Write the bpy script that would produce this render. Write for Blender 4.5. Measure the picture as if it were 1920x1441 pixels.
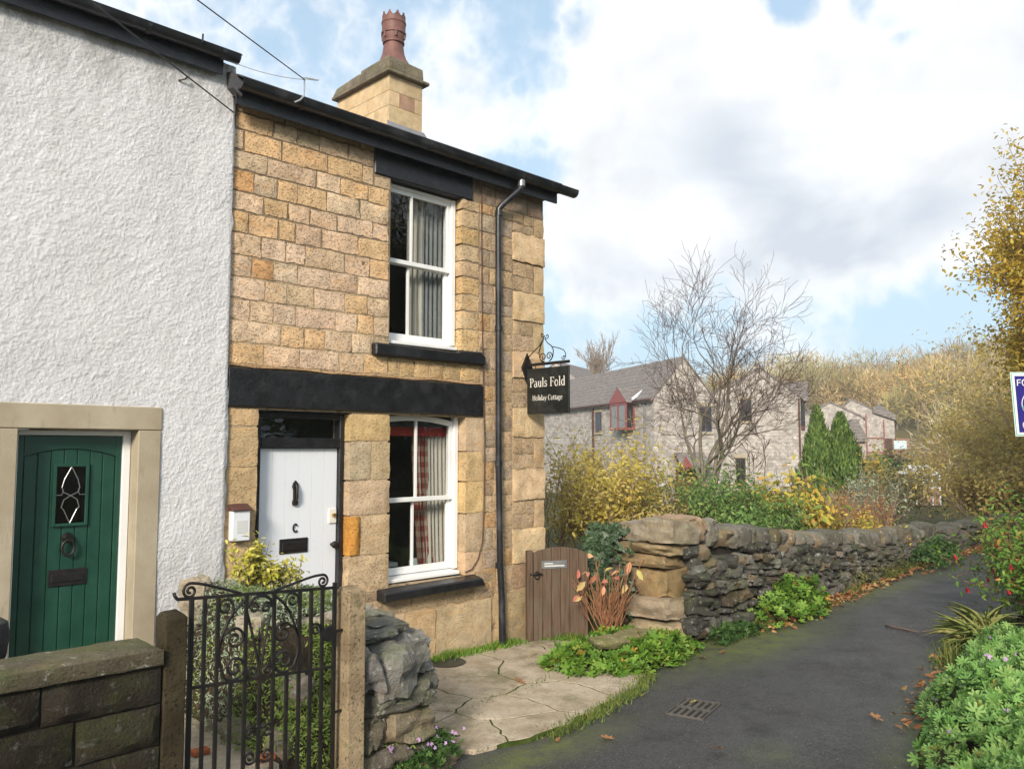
import bpy, math, random
import numpy as np
from math import sin, cos, pi, radians

for o in list(bpy.data.objects):
    bpy.data.objects.remove(o)
S = bpy.context.scene
COL = S.collection
V3 = lambda *a: np.array(a, dtype=float)

# ------------------------------------------------------------------ camera
cam_data = bpy.data.cameras.new("camera")
cam = bpy.data.objects.new("camera", cam_data)
COL.objects.link(cam)
cam.location = (0.0, -6.5, 2.1)
cam.rotation_euler = (radians(90 + 4.515), 0, radians(45.2 - 90))
cam_data.sensor_width = 36.0
cam_data.lens = 1545.0 / 1920.0 * 36.0
cam_data.clip_start = 0.05
cam_data.clip_end = 3000
S.camera = cam

# ------------------------------------------------------------------ sun and sky
SUN_AZ, SUN_EL = radians(213), radians(26)          # direction towards the sun, measured from +X
to_sun = V3(cos(SUN_AZ) * cos(SUN_EL), sin(SUN_AZ) * cos(SUN_EL), sin(SUN_EL))
sun_data = bpy.data.lights.new("sun", 'SUN')
sun_data.energy = 2.4
sun_data.angle = radians(13)
sun_data.color = (1.0, 0.91, 0.78)
sun = bpy.data.objects.new("sun", sun_data)
COL.objects.link(sun)
sun.location = (-20, -15, 20)
sun.rotation_euler = (radians(90) - SUN_EL, 0, SUN_AZ + radians(90))


def node(nt, typ, ins=None, **props):
    n = nt.nodes.new(typ)
    for k, v in props.items():
        setattr(n, k, v)
    for k, v in (ins or {}).items():
        s = n.inputs[k]
        if hasattr(v, 'is_output') or isinstance(v, bpy.types.NodeSocket):
            nt.links.new(v, s)
        else:
            s.default_value = v
    return n


def math_(nt, op, a, b=None, c=None, clamp=False):
    n = nt.nodes.new('ShaderNodeMath')
    n.operation = op
    n.use_clamp = clamp
    for i, v in enumerate((a, b, c)):
        if v is None:
            continue
        if isinstance(v, bpy.types.NodeSocket):
            nt.links.new(v, n.inputs[i])
        else:
            n.inputs[i].default_value = v
    return n.outputs[0]


def vmath(nt, op, a, b=None):
    n = nt.nodes.new('ShaderNodeVectorMath')
    n.operation = op
    for i, v in enumerate((a, b)):
        if v is None:
            continue
        if isinstance(v, bpy.types.NodeSocket):
            nt.links.new(v, n.inputs[i])
        else:
            n.inputs[i].default_value = v
    return n.outputs['Value'] if op in ('LENGTH', 'DISTANCE', 'DOT_PRODUCT') else n.outputs[0]


def maprange(nt, v, a, b, c=0.0, d=1.0, smooth=False):
    n = node(nt, 'ShaderNodeMapRange', {'Value': v, 'From Min': a, 'From Max': b, 'To Min': c, 'To Max': d})
    if smooth:
        n.interpolation_type = 'SMOOTHSTEP'
    return n.outputs[0]


def mixc(nt, f, a, b, mode='MIX'):
    n = nt.nodes.new('ShaderNodeMix')
    n.data_type = 'RGBA'
    n.blend_type = mode
    n.clamp_factor = True
    for s, v in ((n.inputs[0], f), (n.inputs[6], a), (n.inputs[7], b)):
        if isinstance(v, bpy.types.NodeSocket):
            nt.links.new(v, s)
        else:
            s.default_value = (tuple(v) + (1,))[:4] if isinstance(v, (tuple, list)) else v
    return n.outputs[2]


def noise(nt, vec, scale, detail=4.0, rough=0.55, dist=0.0):
    n = node(nt, 'ShaderNodeTexNoise', {'Scale': scale, 'Detail': detail, 'Roughness': rough, 'Distortion': dist})
    if vec is not None:
        nt.links.new(vec, n.inputs['Vector'])
    return n.outputs['Fac']


world = bpy.data.worlds.new("World")
S.world = world
world.use_nodes = True
wt = world.node_tree
wt.nodes.clear()
sky = node(wt, 'ShaderNodeTexSky', sky_type='NISHITA', sun_disc=False, sun_elevation=SUN_EL,
           sun_rotation=radians(90) - SUN_AZ, altitude=100, air_density=1.0, dust_density=1.2, ozone_density=1.0)
gen = node(wt, 'ShaderNodeTexCoord').outputs['Generated']
dirn = vmath(wt, 'NORMALIZE', gen)
sep = node(wt, 'ShaderNodeSeparateXYZ', {0: dirn})
zc = math_(wt, 'MAXIMUM', sep.outputs[2], 0.0)
den = math_(wt, 'ADD', zc, 0.22)
flat = node(wt, 'ShaderNodeCombineXYZ', {0: math_(wt, 'DIVIDE', sep.outputs[0], den),
                                         1: math_(wt, 'DIVIDE', sep.outputs[1], den), 2: zc}).outputs[0]
sky_b = vmath(wt, 'MULTIPLY', sky.outputs[0], (0.125, 0.13, 0.118))          # the sky at about 0.12
# thin high haze, paler towards the horizon
hazef = maprange(wt, sep.outputs[2], 0.02, 0.60, 0.90, 0.62)
sky_h = mixc(wt, hazef, sky_b, (0.295, 0.385, 0.475))
# broken cumulus: large masses with billowing edges, everywhere in the sky
big = noise(wt, vmath(wt, 'ADD', flat, (1.6, 4.1, 0.0)), 0.62, 2.0, 0.5)
fine = noise(wt, vmath(wt, 'ADD', dirn, (3.3, 1.2, 5.0)), 7.0, 10.0, 0.60, 0.4)
billow = math_(wt, 'MULTIPLY', math_(wt, 'ABSOLUTE', math_(wt, 'SUBTRACT', noise(wt, vmath(wt, 'ADD', dirn, (0.3, 7.2, 2.0)), 11.0, 4.0, 0.55), 0.5)), 3.2)
field = math_(wt, 'MULTIPLY_ADD', math_(wt, 'SUBTRACT', big, 0.5), 0.55, 0.475)
field = math_(wt, 'ADD', field, math_(wt, 'MULTIPLY', math_(wt, 'SUBTRACT', fine, 0.5), 0.50))
field = math_(wt, 'ADD', field, math_(wt, 'MULTIPLY', math_(wt, 'SUBTRACT', 0.42, billow), 0.22))


def pix_dir(x, y):
    f = V3(cos(radians(45.2)) * cos(radians(4.515)), sin(radians(45.2)) * cos(radians(4.515)), sin(radians(4.515)))
    r = V3(sin(radians(45.2)), -cos(radians(45.2)), 0)
    u = np.cross(r, f)
    d = f + r * (x - 960) / 1545 + u * (720.5 - y) / 1545
    return d / np.linalg.norm(d)


# cloud heads as round masses in the sky dome, added to the drifting field
for (px, py, rad, amt) in ((1290, 150, .17, .30), (1230, 280, .13, .16), (1560, 220, .17, .26), (1850, 200, .22, .34),
                           (1180, 430, .16, .30), (1420, 420, .20, .30), (1700, 400, .18, .30), (1080, 500, .08, .10), (860, 150, .09, .10),
                           (1610, 45, .06, -.22), (1470, 10, .06, -.25), (1705, 75, .045, -.30), (1180, 265, .05, -.16),
                           (1560, 590, .12, -.14), (1800, 560, .12, -.20), (560, 60, .30, -.14),
                           (1000, 90, .10, -.16), (1000, 330, .08, -.08), (1520, 620, .10, .12), (1150, 600, .1, .08)):
    dd = vmath(wt, 'DISTANCE', dirn, tuple(pix_dir(px, py)))
    field = math_(wt, 'ADD', field, maprange(wt, dd, rad, 0.0, 0.0, amt, True))
mask = maprange(wt, field, 0.44, 0.68, 0.0, 1.0, True)
shade = noise(wt, vmath(wt, 'ADD', vmath(wt, 'MULTIPLY', dirn, (1, 1, 2.2)), (0.3, 1.2, 5.4)), 3.4, 5.0, 0.5, 0.2)
under = math_(wt, 'MULTIPLY', maprange(wt, shade, 0.34, 0.62, 0.1, 1.0, True), maprange(wt, field, 0.54, 0.80, 0.15, 1.0, True))
low = maprange(wt, sep.outputs[2], 0.42, 0.22, 0.35, 0.9, True)
for (px, py, rad, amt) in ((1650, 430, .16, .5), (1420, 460, .14, .35), (1380, 260, .09, .45), (1090, 570, .10, .5)):      # grey cloud bases
    low = math_(wt, 'ADD', low, maprange(wt, vmath(wt, 'DISTANCE', dirn, tuple(pix_dir(px, py))), rad, 0.0, 0.0, amt, True))
puff = maprange(wt, math_(wt, 'ADD', math_(wt, 'MULTIPLY', fine, .7), math_(wt, 'MULTIPLY', billow, .5)), .35, .75, 1.05, .86)
lit = vmath(wt, 'MULTIPLY', node(wt, 'ShaderNodeCombineXYZ', {0: puff, 1: puff, 2: puff}).outputs[0], (0.575, 0.58, 0.585))
cloud = mixc(wt, math_(wt, 'MULTIPLY', under, low), lit, (0.36, 0.395, 0.44))
final = mixc(wt, mask, sky_h, cloud)
bg = node(wt, 'ShaderNodeBackground', {'Color': final, 'Strength': 1.0})
world.cycles.sampling_method = 'MANUAL'
world.cycles.sample_map_resolution = 512
wo = node(wt, 'ShaderNodeOutputWorld', {'Surface': bg.outputs[0]})

S.view_settings.view_transform = 'Standard'
S.view_settings.look = 'None'
S.view_settings.exposure = 1.0
S.view_settings.gamma = 1.0
S.view_settings.use_curve_mapping = False
S.render.resolution_x, S.render.resolution_y = 1024, 768
S.cycles.max_bounces = 6
S.cycles.diffuse_bounces = 3
S.cycles.transparent_max_bounces = 12
S.cycles.use_denoising = True

# ------------------------------------------------------------------ helpers
ORG = {}


def origin_of(o):
    return ORG.get(o.name, V3(0, 0, 0)) if o is not None else V3(0, 0, 0)


def place(o, origin, parent):
    COL.objects.link(o)
    ORG[o.name] = np.array(origin, float)
    if parent is not None:
        o.parent = parent
        o.location = ORG[o.name] - origin_of(parent)
    else:
        o.location = ORG[o.name]
    return o


def tag(o, label=None, cat=None, group=None, kind=None):
    for k, v in (('label', label), ('category', cat), ('group', group), ('kind', kind)):
        if v:
            o[k] = v
    return o


def thing(name, label, cat, loc, group=None):
    o = bpy.data.objects.new(name, None)
    o.empty_display_size = 0.1
    place(o, loc, None)
    return tag(o, label, cat, group)


def npmesh(name, V, F, mat=None, smooth=False, sharp=None):
    """V (n,3); F an (m,k) array or a list of polygons"""
    me = bpy.data.meshes.new(name)
    V = np.asarray(V, dtype=np.float32)
    if isinstance(F, np.ndarray):
        m, k = F.shape
        me.vertices.add(len(V))
        me.vertices.foreach_set('co', V.ravel())
        me.loops.add(m * k)
        me.loops.foreach_set('vertex_index', F.astype(np.int32).ravel())
        me.polygons.add(m)
        me.polygons.foreach_set('loop_start', np.arange(0, m * k, k, dtype=np.int32))
        me.update(calc_edges=True)
    else:
        me.from_pydata(V.tolist(), [], F)
        me.update()
    if smooth:
        me.polygons.foreach_set('use_smooth', [True] * len(me.polygons))
        if sharp:
            me.set_sharp_from_angle(angle=radians(sharp))
    if mat:
        me.materials.append(mat)
    return me


def mk(name, V, F, mat, parent=None, smooth=False, origin=None, sharp=None, bevel=0, color=None, seg=1):
    V = np.asarray(V, float)
    if origin is None:
        origin = (V.min(0) + V.max(0)) / 2
        origin[2] = V[:, 2].min()
    me = npmesh(name, V - origin, F, mat, smooth, sharp)
    o = bpy.data.objects.new(name, me)
    place(o, origin, parent)
    if bevel:
        b = o.modifiers.new('bevel', 'BEVEL')
        b.width = bevel
        b.segments = seg
        b.limit_method = 'ANGLE'
        b.angle_limit = radians(40)
    if color is not None:
        o.color = (color[0], color[1], color[2], 1)
    return o


class MB:
    """collects simple solids, then links them as one mesh object"""

    def __init__(s):
        s.V, s.F = [], []

    def add(s, V, F):
        b = len(s.V)
        s.V += [tuple(map(float, v)) for v in V]
        s.F += [tuple(int(i) + b for i in f) for f in F]
        return s

    def box(s, x0, y0, z0, x1, y1, z1):
        return s.hexa([(x0, y0, z0), (x1, y0, z0), (x1, y1, z0), (x0, y1, z0),
                       (x0, y0, z1), (x1, y0, z1), (x1, y1, z1), (x0, y1, z1)])

    def hexa(s, P):
        return s.add(P, [(0, 3, 2, 1), (4, 5, 6, 7), (0, 1, 5, 4), (1, 2, 6, 5), (2, 3, 7, 6), (3, 0, 4, 7)])

    def prism(s, poly, axis, a, b):
        """polygon in the two other axes, extruded along axis from a to b"""
        n = len(poly)
        def p(q, t):
            return {'x': (t, q[0], q[1]), 'y': (q[0], t, q[1]), 'z': (q[0], q[1], t)}[axis]
        V = [p(q, a) for q in poly] + [p(q, b) for q in poly]
        F = [tuple(range(n)), tuple(range(2 * n - 1, n - 1, -1))]
        F += [(i, i + n, (i + 1) % n + n, (i + 1) % n) for i in range(n)]
        return s.add(V, F)

    def tube(s, P, R, n=6, cap=True, flat=None):
        P = np.asarray(P, float)
        R = np.full(len(P), R, float) if np.isscalar(R) else np.asarray(R, float)
        T = np.gradient(P, axis=0)
        T /= np.linalg.norm(T, axis=1)[:, None] + 1e-12
        ref = V3(0, 0, 1) if abs(T[0][2]) < .9 else V3(1, 0, 0)
        if flat is not None:
            ref = np.array(flat, float)
        V = []
        for i in range(len(P)):
            a = np.cross(T[i], ref)
            a /= np.linalg.norm(a) + 1e-12
            b = np.cross(T[i], a)
            if flat is None:
                ref = -b if np.dot(-b, ref) > 0 else b
            for k in range(n):
                w = 2 * pi * k / n + pi / n
                V.append(P[i] + R[i] * (cos(w) * a + sin(w) * b))
        F = []
        for i in range(len(P) - 1):
            for k in range(n):
                F.append((i * n + k, i * n + (k + 1) % n, (i + 1) * n + (k + 1) % n, (i + 1) * n + k))
        if cap:
            F.append(tuple(range(n - 1, -1, -1)))
            F.append(tuple((len(P) - 1) * n + k for k in range(n)))
        return s.add(V, F)

    def lathe(s, c, prof, n=16, sq=None):
        """profile of (radius, z) about a vertical axis; sq gives squareness 0..1 per ring"""
        V, F = [], []
        for i, (r, z) in enumerate(prof):
            for k in range(n):
                w = 2 * pi * (k + .5) / n
                q = (sq[i] if sq else 0)
                m = 1 + q * (1 / max(abs(cos(w)), abs(sin(w))) - 1)
                V.append((c[0] + r * m * cos(w), c[1] + r * m * sin(w), c[2] + z))
        for i in range(len(prof) - 1):
            for k in range(n):
                F.append((i * n + k, i * n + (k + 1) % n, (i + 1) * n + (k + 1) % n, (i + 1) * n + k))
        F.append(tuple(range(n - 1, -1, -1)))
        F.append(tuple((len(prof) - 1) * n + k for k in range(n)))
        return s.add(V, F)

    def build(s, name, mat, parent=None, **kw):
        return mk(name, s.V, s.F, mat, parent, **kw)


# value noise on numpy arrays
def _hash(ix, iy, iz, seed):
    h = (ix.astype(np.int64) * 374761393 + iy.astype(np.int64) * 668265263 + iz.astype(np.int64) * 2147483647 + seed * 974634777) & 0xFFFFFFFF
    h = ((h ^ (h >> 13)) * 1274126177) & 0xFFFFFFFF
    h = h ^ (h >> 16)
    return (h & 0xFFFF) / 32767.5 - 1.0


def vnoise(P, seed=0):
    P = np.asarray(P, float)
    I = np.floor(P).astype(np.int64)
    f = P - I
    f = f * f * (3 - 2 * f)
    r = 0
    for dx in (0, 1):
        wx = f[:, 0] if dx else 1 - f[:, 0]
        for dy in (0, 1):
            wy = f[:, 1] if dy else 1 - f[:, 1]
            for dz in (0, 1):
                wz = f[:, 2] if dz else 1 - f[:, 2]
                r = r + wx * wy * wz * _hash(I[:, 0] + dx, I[:, 1] + dy, I[:, 2] + dz, seed)
    return r


def fbm(P, octv=3, seed=0):
    r, a = 0, 1.0
    P = np.asarray(P, float)
    for k in range(octv):
        r = r + a * vnoise(P, seed + k)
        P, a = P * 2.03, a * .5
    return r


def unit(v):
    v = np.asarray(v, float)
    return v / (np.linalg.norm(v, axis=-1, keepdims=True) + 1e-12)


def frames(axis, nrm):
    """rotation matrices whose columns are side, axis, normal"""
    a = unit(axis)
    s = unit(np.cross(a, nrm))
    n = np.cross(s, a)
    return np.stack([s, a, n], axis=2)


def scatter(tV, tF, pos, R, sc):
    """copies of a small template; tV (k,3), tF (m,j)"""
    tV, tF = np.asarray(tV, float), np.asarray(tF, int)
    sc = np.asarray(sc, float)
    if sc.ndim == 1:
        sc = sc[:, None]
    loc = tV[None] * (sc[:, None, :] if sc.shape[1] == 3 else sc[:, :, None])
    V = np.einsum('nij,nkj->nki', R, loc) + np.asarray(pos)[:, None, :]
    F = tF[None] + (np.arange(len(pos)) * len(tV))[:, None, None]
    return V.reshape(-1, 3), F.reshape(-1, tF.shape[1])


# leaf templates, base at the origin, growing along +y, normal +z
def tpl_ovate(w=.5, fold=.12, bend=.1):
    V = [(0, 0, 0), (-w * .42, .32, fold), (-w * .36, .68, fold * .7 - bend * .4), (0, 1, -bend), (w * .36, .68, fold * .7 - bend * .4), (w * .42, .32, fold), (0, .5, 0)]
    F = [(0, 1, 6), (1, 2, 6), (2, 3, 6), (3, 4, 6), (4, 5, 6), (5, 0, 6)]
    return np.array(V, float), np.array(F)


def tpl_palm(lobes=5, depth=.5, cup=.12):
    V, a0 = [(0, .42, -cup)], radians(250)
    ring = []
    m = lobes * 4
    for i in range(m + 1):
        t = i / m
        ang = pi / 2 + (t - .5) * radians(290)
        ph = (t * lobes) % 1.0
        k = 1 - abs(ph - .5) * 2
        r = .56 * (1 - depth + depth * min(1, k * 1.5)) * (1 - .12 * abs(t - .5))
        ring.append((cos(ang) * r, .42 + sin(ang) * r, .05 * sin(i * 2.4) + cup * (k - .5)))
    V += ring
    F = [(0, i + 1, i + 2) for i in range(m)]
    return np.array(V, float), np.array(F)


def tpl_sliver():
    return np.array([(-.5, 0, 0), (.5, 0, 0), (0, 1, 0)], float), np.array([(0, 1, 2)])


def tpl_strap(k=6, droop=.9):
    V, F = [], []
    for i in range(k + 1):
        t = i / k
        w = .5 * (1 - t ** 2.2) * (.55 + .9 * t * (1 - t) * 2) + .004
        y = t * (1 - .25 * droop * t)
        z = -droop * .55 * t ** 2.4
        V += [(-w, y, z + .25 * w), (0, y, z), (w, y, z + .25 * w)]
        if i:
            b = 3 * i
            F += [(b - 3, b - 2, b + 1, b), (b - 2, b - 1, b + 2, b + 1)]
    return np.array(V, float), np.array(F)


def rdirs(rng, n):
    return unit(rng.normal(size=(n, 3)))
# ------------------------------------------------------------------ materials
MATS = {}


def material(name):
    m = bpy.data.materials.new(name)
    m.use_nodes = True
    nt = m.node_tree
    nt.nodes.clear()
    out = nt.nodes.new('ShaderNodeOutputMaterial')
    b = nt.nodes.new('ShaderNodeBsdfPrincipled')
    nt.links.new(b.outputs[0], out.inputs[0])
    MATS[name] = m
    return m, nt, b, out


def setc(nt, b, c=None, rough=None, normal=None, **kw):
    for k, v in (('Base Color', c), ('Roughness', rough), ('Normal', normal)):
        if v is None:
            continue
        if isinstance(v, bpy.types.NodeSocket):
            nt.links.new(v, b.inputs[k])
        else:
            b.inputs[k].default_value = tuple(v) + (1,) if isinstance(v, (tuple, list)) else v
    for k, v in kw.items():
        b.inputs[k.replace('_', ' ')].default_value = v


def bump(nt, h, dist=.01, strength=1.0, prev=None):
    n = node(nt, 'ShaderNodeBump', {'Height': h, 'Distance': dist, 'Strength': strength})
    if prev is not None:
        nt.links.new(prev, n.inputs['Normal'])
    return n.outputs[0]


def pos(nt):
    return node(nt, 'ShaderNodeNewGeometry').outputs['Position']


def simple(name, c, rough=.6, var=.12, scale=8, bump_d=0, bump_s=40, spec=.4, metal=0, dirt=None, dirt_amt=.5, dirt_scale=3):
    m, nt, b, out = material(name)
    P = pos(nt)
    f = noise(nt, P, scale, 5, .6)
    k = maprange(nt, f, .3, .7, 1 - var, 1 + var)
    cc = mixc(nt, 1.0, c, node(nt, 'ShaderNodeCombineColor', {0: k, 1: k, 2: k}).outputs[0], 'MULTIPLY')
    if dirt:
        d = maprange(nt, noise(nt, P, dirt_scale, 6, .65), .5, .68, 0, dirt_amt)
        cc = mixc(nt, d, cc, dirt)
    nrm = bump(nt, noise(nt, P, bump_s, 4, .6), bump_d) if bump_d else None
    setc(nt, b, cc, maprange(nt, f, .3, .7, max(rough - .08, .05), min(rough + .08, 1)), nrm, Specular_IOR_Level=spec, Metallic=metal)
    return m


def stone_mat(name, pits=1.0, lichen=0.0, moss=0.0, soot=0.0, bump_amt=1.0, grain=1.0):
    """dressed stone; the tone of each stone comes from its own object colour"""
    m, nt, b, out = material(name)
    P = pos(nt)
    oi = node(nt, 'ShaderNodeObjectInfo')
    off = vmath(nt, 'ADD', P, node(nt, 'ShaderNodeCombineXYZ', {0: oi.outputs['Random'], 1: oi.outputs['Random'], 2: 0.0}).outputs[0])
    base = oi.outputs['Color']
    n1 = noise(nt, off, 5, 6, .62)
    k = maprange(nt, n1, .3, .7, .74, 1.24)
    c = mixc(nt, 1.0, base, node(nt, 'ShaderNodeCombineColor', {0: k, 1: k, 2: k}).outputs[0], 'MULTIPLY')
    # iron-stained bands
    n2 = noise(nt, vmath(nt, 'MULTIPLY', off, (2, 2, 5)), 2.4, 4, .6, .6)
    c = mixc(nt, maprange(nt, n2, .52, .72, 0, .5), c, mixc(nt, 1.0, c, (1.08, .84, .56), 'MULTIPLY'))
    # pecked tooling: short dark pits
    n3 = noise(nt, vmath(nt, 'MULTIPLY', off, (36, 36, 62)), 1.0, 3, .55, .5)
    pit = maprange(nt, n3, .57, .68, 0, pits)
    c = mixc(nt, math_(nt, 'MULTIPLY', pit, .34), c, (.16, .11, .07))
    # damp and rain streaks running across the stones
    ns2 = noise(nt, vmath(nt, 'MULTIPLY', P, (1, 1, .28)), 3.4, 6, .68)
    c = mixc(nt, maprange(nt, ns2, .50, .72, 0, .38), c, mixc(nt, 1.0, c, (.62, .58, .55), 'MULTIPLY'))
    if soot:
        ns = noise(nt, P, 3.1, 6, .7)
        c = mixc(nt, maprange(nt, ns, .52, .72, 0, soot), c, (.035, .032, .03))
    if lichen:
        nl = noise(nt, off, 17, 5, .7)
        c = mixc(nt, maprange(nt, nl, .58, .68, 0, lichen), c, (.52, .52, .47))
    if moss:
        nm = noise(nt, P, 3.6, 5, .65)
        up = node(nt, 'ShaderNodeSeparateXYZ', {0: node(nt, 'ShaderNodeNewGeometry').outputs['Normal']}).outputs[2]
        mm = math_(nt, 'MULTIPLY', maprange(nt, nm, .46, .62, 0, moss), maprange(nt, up, -.3, .7, .3, 1))
        c = mixc(nt, mm, c, (.075, .10, .022))
    n4 = noise(nt, off, 55 * grain, 5, .65)
    h = math_(nt, 'ADD', math_(nt, 'MULTIPLY', n4, .5 * bump_amt), math_(nt, 'MULTIPLY', pit, -.9))
    h = math_(nt, 'ADD', h, math_(nt, 'MULTIPLY', n1, .8 * bump_amt))
    setc(nt, b, c, .92, bump(nt, h, .016, 1.0), Specular_IOR_Level=.2)
    return m


def leaf_mat(name, cols, rough=.55, trans=.25, spec=.3):
    """colour differs from leaf to leaf; cols is a list of (position, colour)"""
    m, nt, b, out = material(name)
    rnd = node(nt, 'ShaderNodeNewGeometry').outputs['Random Per Island']
    ramp = nt.nodes.new('ShaderNodeValToRGB')
    el = ramp.color_ramp.elements
    while len(el) < len(cols):
        el.new(.5)
    for e, (p, c) in zip(el, cols):
        e.position = p
        e.color = tuple(c) + (1,)
    nt.links.new(rnd, ramp.inputs[0])
    c = ramp.outputs[0]
    n1 = noise(nt, pos(nt), 2.2, 3, .5)
    k = maprange(nt, n1, .3, .7, .8, 1.2)
    c = mixc(nt, 1.0, c, node(nt, 'ShaderNodeCombineColor', {0: k, 1: k, 2: k}).outputs[0], 'MULTIPLY')
    setc(nt, b, c, rough, Specular_IOR_Level=spec)
    tr = node(nt, 'ShaderNodeBsdfTranslucent', {'Color': c})
    mx = node(nt, 'ShaderNodeMixShader', {0: trans, 1: b.outputs[0], 2: tr.outputs[0]})
    nt.links.new(mx.outputs[0], out.inputs[0])
    return m


M = {}
M['facade'] = stone_mat('facade_stone', .68, bump_amt=1.3, soot=.07)
M['ashlar'] = stone_mat('ashlar_stone', .35, bump_amt=1.1, soot=.12)
M['stack'] = stone_mat('stack_stone', .1, bump_amt=.5, soot=.25)
M['weathered'] = stone_mat('weathered_stone', .35, lichen=.4, soot=.5, moss=.45, bump_amt=1.2)
M['drystone'] = stone_mat('dry_stone', .25, lichen=.6, moss=.42, soot=.5, bump_amt=1.6)
M['quoin'] = stone_mat('quoin_stone', .25, lichen=.35, moss=.35, bump_amt=1.4)
M['gritwall'] = stone_mat('grit_stone', .3, lichen=.12, moss=.35, soot=.85, bump_amt=2.0)
M['rock'] = stone_mat('rockery_stone', .3, lichen=.6, moss=.5, soot=.3, bump_amt=1.8)
m, nt, b, out = material('mortar')
P = pos(nt)
zm = node(nt, 'ShaderNodeSeparateXYZ', {0: P}).outputs[2]
f = math_(nt, 'ADD', zm, math_(nt, 'MULTIPLY', noise(nt, P, 2.2, 5, .6), 1.4))
c = mixc(nt, maprange(nt, f, 4.1, 4.6), (.50, .375, .235), (.27, .20, .13))          # repointed in pale sand below, old dark joints above
c = mixc(nt, maprange(nt, noise(nt, P, 7, 5, .7), .5, .64, 0, .8), c, (.13, .10, .07))
setc(nt, b, c, .95, bump(nt, noise(nt, P, 70, 4, .6), .012), Specular_IOR_Level=.1)
M['mortar'] = m
M['darkcore'] = simple('wall_core', (.035, .03, .025), .95, .3, 9, .01, 40, .1)
M['black'] = simple('black_paint', (.011, .011, .013), .38, .3, 6, .004, 30, .5, dirt=(.05, .05, .052), dirt_amt=.35, dirt_scale=7)
M['gutter'] = simple('black_plastic', (.016, .017, .021), .35, .25, 5, .001, 30, .5, dirt=(.075, .075, .08), dirt_amt=.5, dirt_scale=5)
M['iron'] = simple('black_iron', (.009, .0085, .008), .5, .3, 20, .002, 120, .4, dirt=(.05, .025, .014), dirt_amt=.35, dirt_scale=9)
M['whitepaint'] = simple('white_paint', (.80, .80, .79), .38, .04, 3, .0008, 60, .5, dirt=(.60, .59, .56), dirt_amt=.25, dirt_scale=4)
M['doorwhite'] = simple('door_white', (.74, .76, .80), .32, .03, 2, .0006, 30, .5, dirt=(.6, .6, .6), dirt_amt=.2, dirt_scale=2)
M['green'] = simple('green_paint', (.010, .060, .037), .36, .18, 5, .0012, 45, .5, dirt=(.022, .075, .05), dirt_amt=.6, dirt_scale=9)
M['wood'] = None
M['slate'] = simple('roof_slate', (.075, .072, .078), .7, .25, 6, .006, 25, .3)
M['terracotta'] = simple('terracotta', (.175, .078, .062), .55, .22, 9, .003, 60, .4, dirt=(.10, .07, .06), dirt_amt=.5, dirt_scale=6)
M['castiron'] = simple('cast_iron', (.075, .068, .06), .6, .3, 20, .003, 90, .4, dirt=(.10, .08, .05), dirt_amt=.5, dirt_scale=8)
M['lead'] = simple('lead', (.20, .20, .22), .6, .15, 9, .002, 60, .4)
M['brass'] = simple('brass', (.55, .38, .13), .3, .1, 9, 0, 1, .5, metal=.9)
M['grey_metal'] = simple('grey_metal', (.30, .30, .30), .4, .1, 9, 0, 1, .5, metal=.7)
M['wire'] = simple('wire', (.03, .03, .03), .6, .1, 5)
M['palewire'] = simple('pale_wire', (.35, .36, .38), .5, .1, 5)
M['room'] = simple('room_wall', (.22, .20, .17), .9, .1, 2)
M['cloth_red'] = None
M['cloth_cream'] = simple('cream_cloth', (.46, .43, .38), .9, .08, 6, .003, 80, .1)
M['net'] = simple('grey_cloth', (.20, .21, .215), .9, .12, 6, .003, 80, .1)
M['red_cloth'] = simple('red_cloth', (.36, .05, .04), .9, .1, 9, .003, 80, .1)
M['wicker'] = simple('wicker', (.24, .15, .075), .8, .25, 40, .004, 120, .2)
M['paleblue'] = simple('pale_plastic', (.55, .66, .70), .4, .04, 3)
M['paper'] = simple('paper', (.60, .60, .58), .8, .05, 9)
M['bark'] = simple('bark', (.20, .17, .13), .9, .3, 14, .012, 50, .15, dirt=(.13, .15, .06), dirt_amt=.6, dirt_scale=6)
M['twig'] = simple('twig_bark', (.125, .088, .066), .85, .3, 6, 0, 1, .2)
M['paletwig'] = simple('pale_twig_bark', (.34, .26, .19), .85, .25, 5, 0, 1, .2)
M['redtwig'] = simple('red_twig_bark', (.30, .14, .07), .75, .3, 12, 0, 1, .3)
M['soil'] = simple('soil', (.055, .042, .028), .95, .4, 9, .03, 30, .1)
M['red_paint'] = simple('red_paint', (.27, .075, .065), .5, .15, 5, .001, 60, .4)
M['brown_paint'] = simple('brown_paint', (.10, .045, .035), .6, .2, 5, .001, 60, .4)
M['glazing_white'] = simple('greenhouse_white', (.72, .74, .75), .5, .05, 4)
M['farbrick'] = simple('far_brick', (.26, .15, .11), .9, .2, 5)
M['brickbit'] = simple('orange_brick', (.40, .12, .05), .9, .2, 20, .004, 90, .1)
M['blue_print'] = simple('blue_print', (.028, .022, .19), .35, .03, 3)
M['green_print'] = simple('green_print', (.03, .42, .24), .35, .03, 3)
M['letter_white'] = simple('white_letter', (.80, .80, .80), .5, .03, 3)
M['letter_cream'] = simple('cream_letter', (.74, .70, .63), .6, .06, 9)
M['letter_red'] = simple('red_letter', (.70, .62, .60), .5, .03, 3)
M['sign_board'] = simple('sign_board', (.013, .015, .014), .4, .3, 5, .002, 40, .4, dirt=(.06, .065, .06), dirt_amt=.4, dirt_scale=5)

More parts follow.
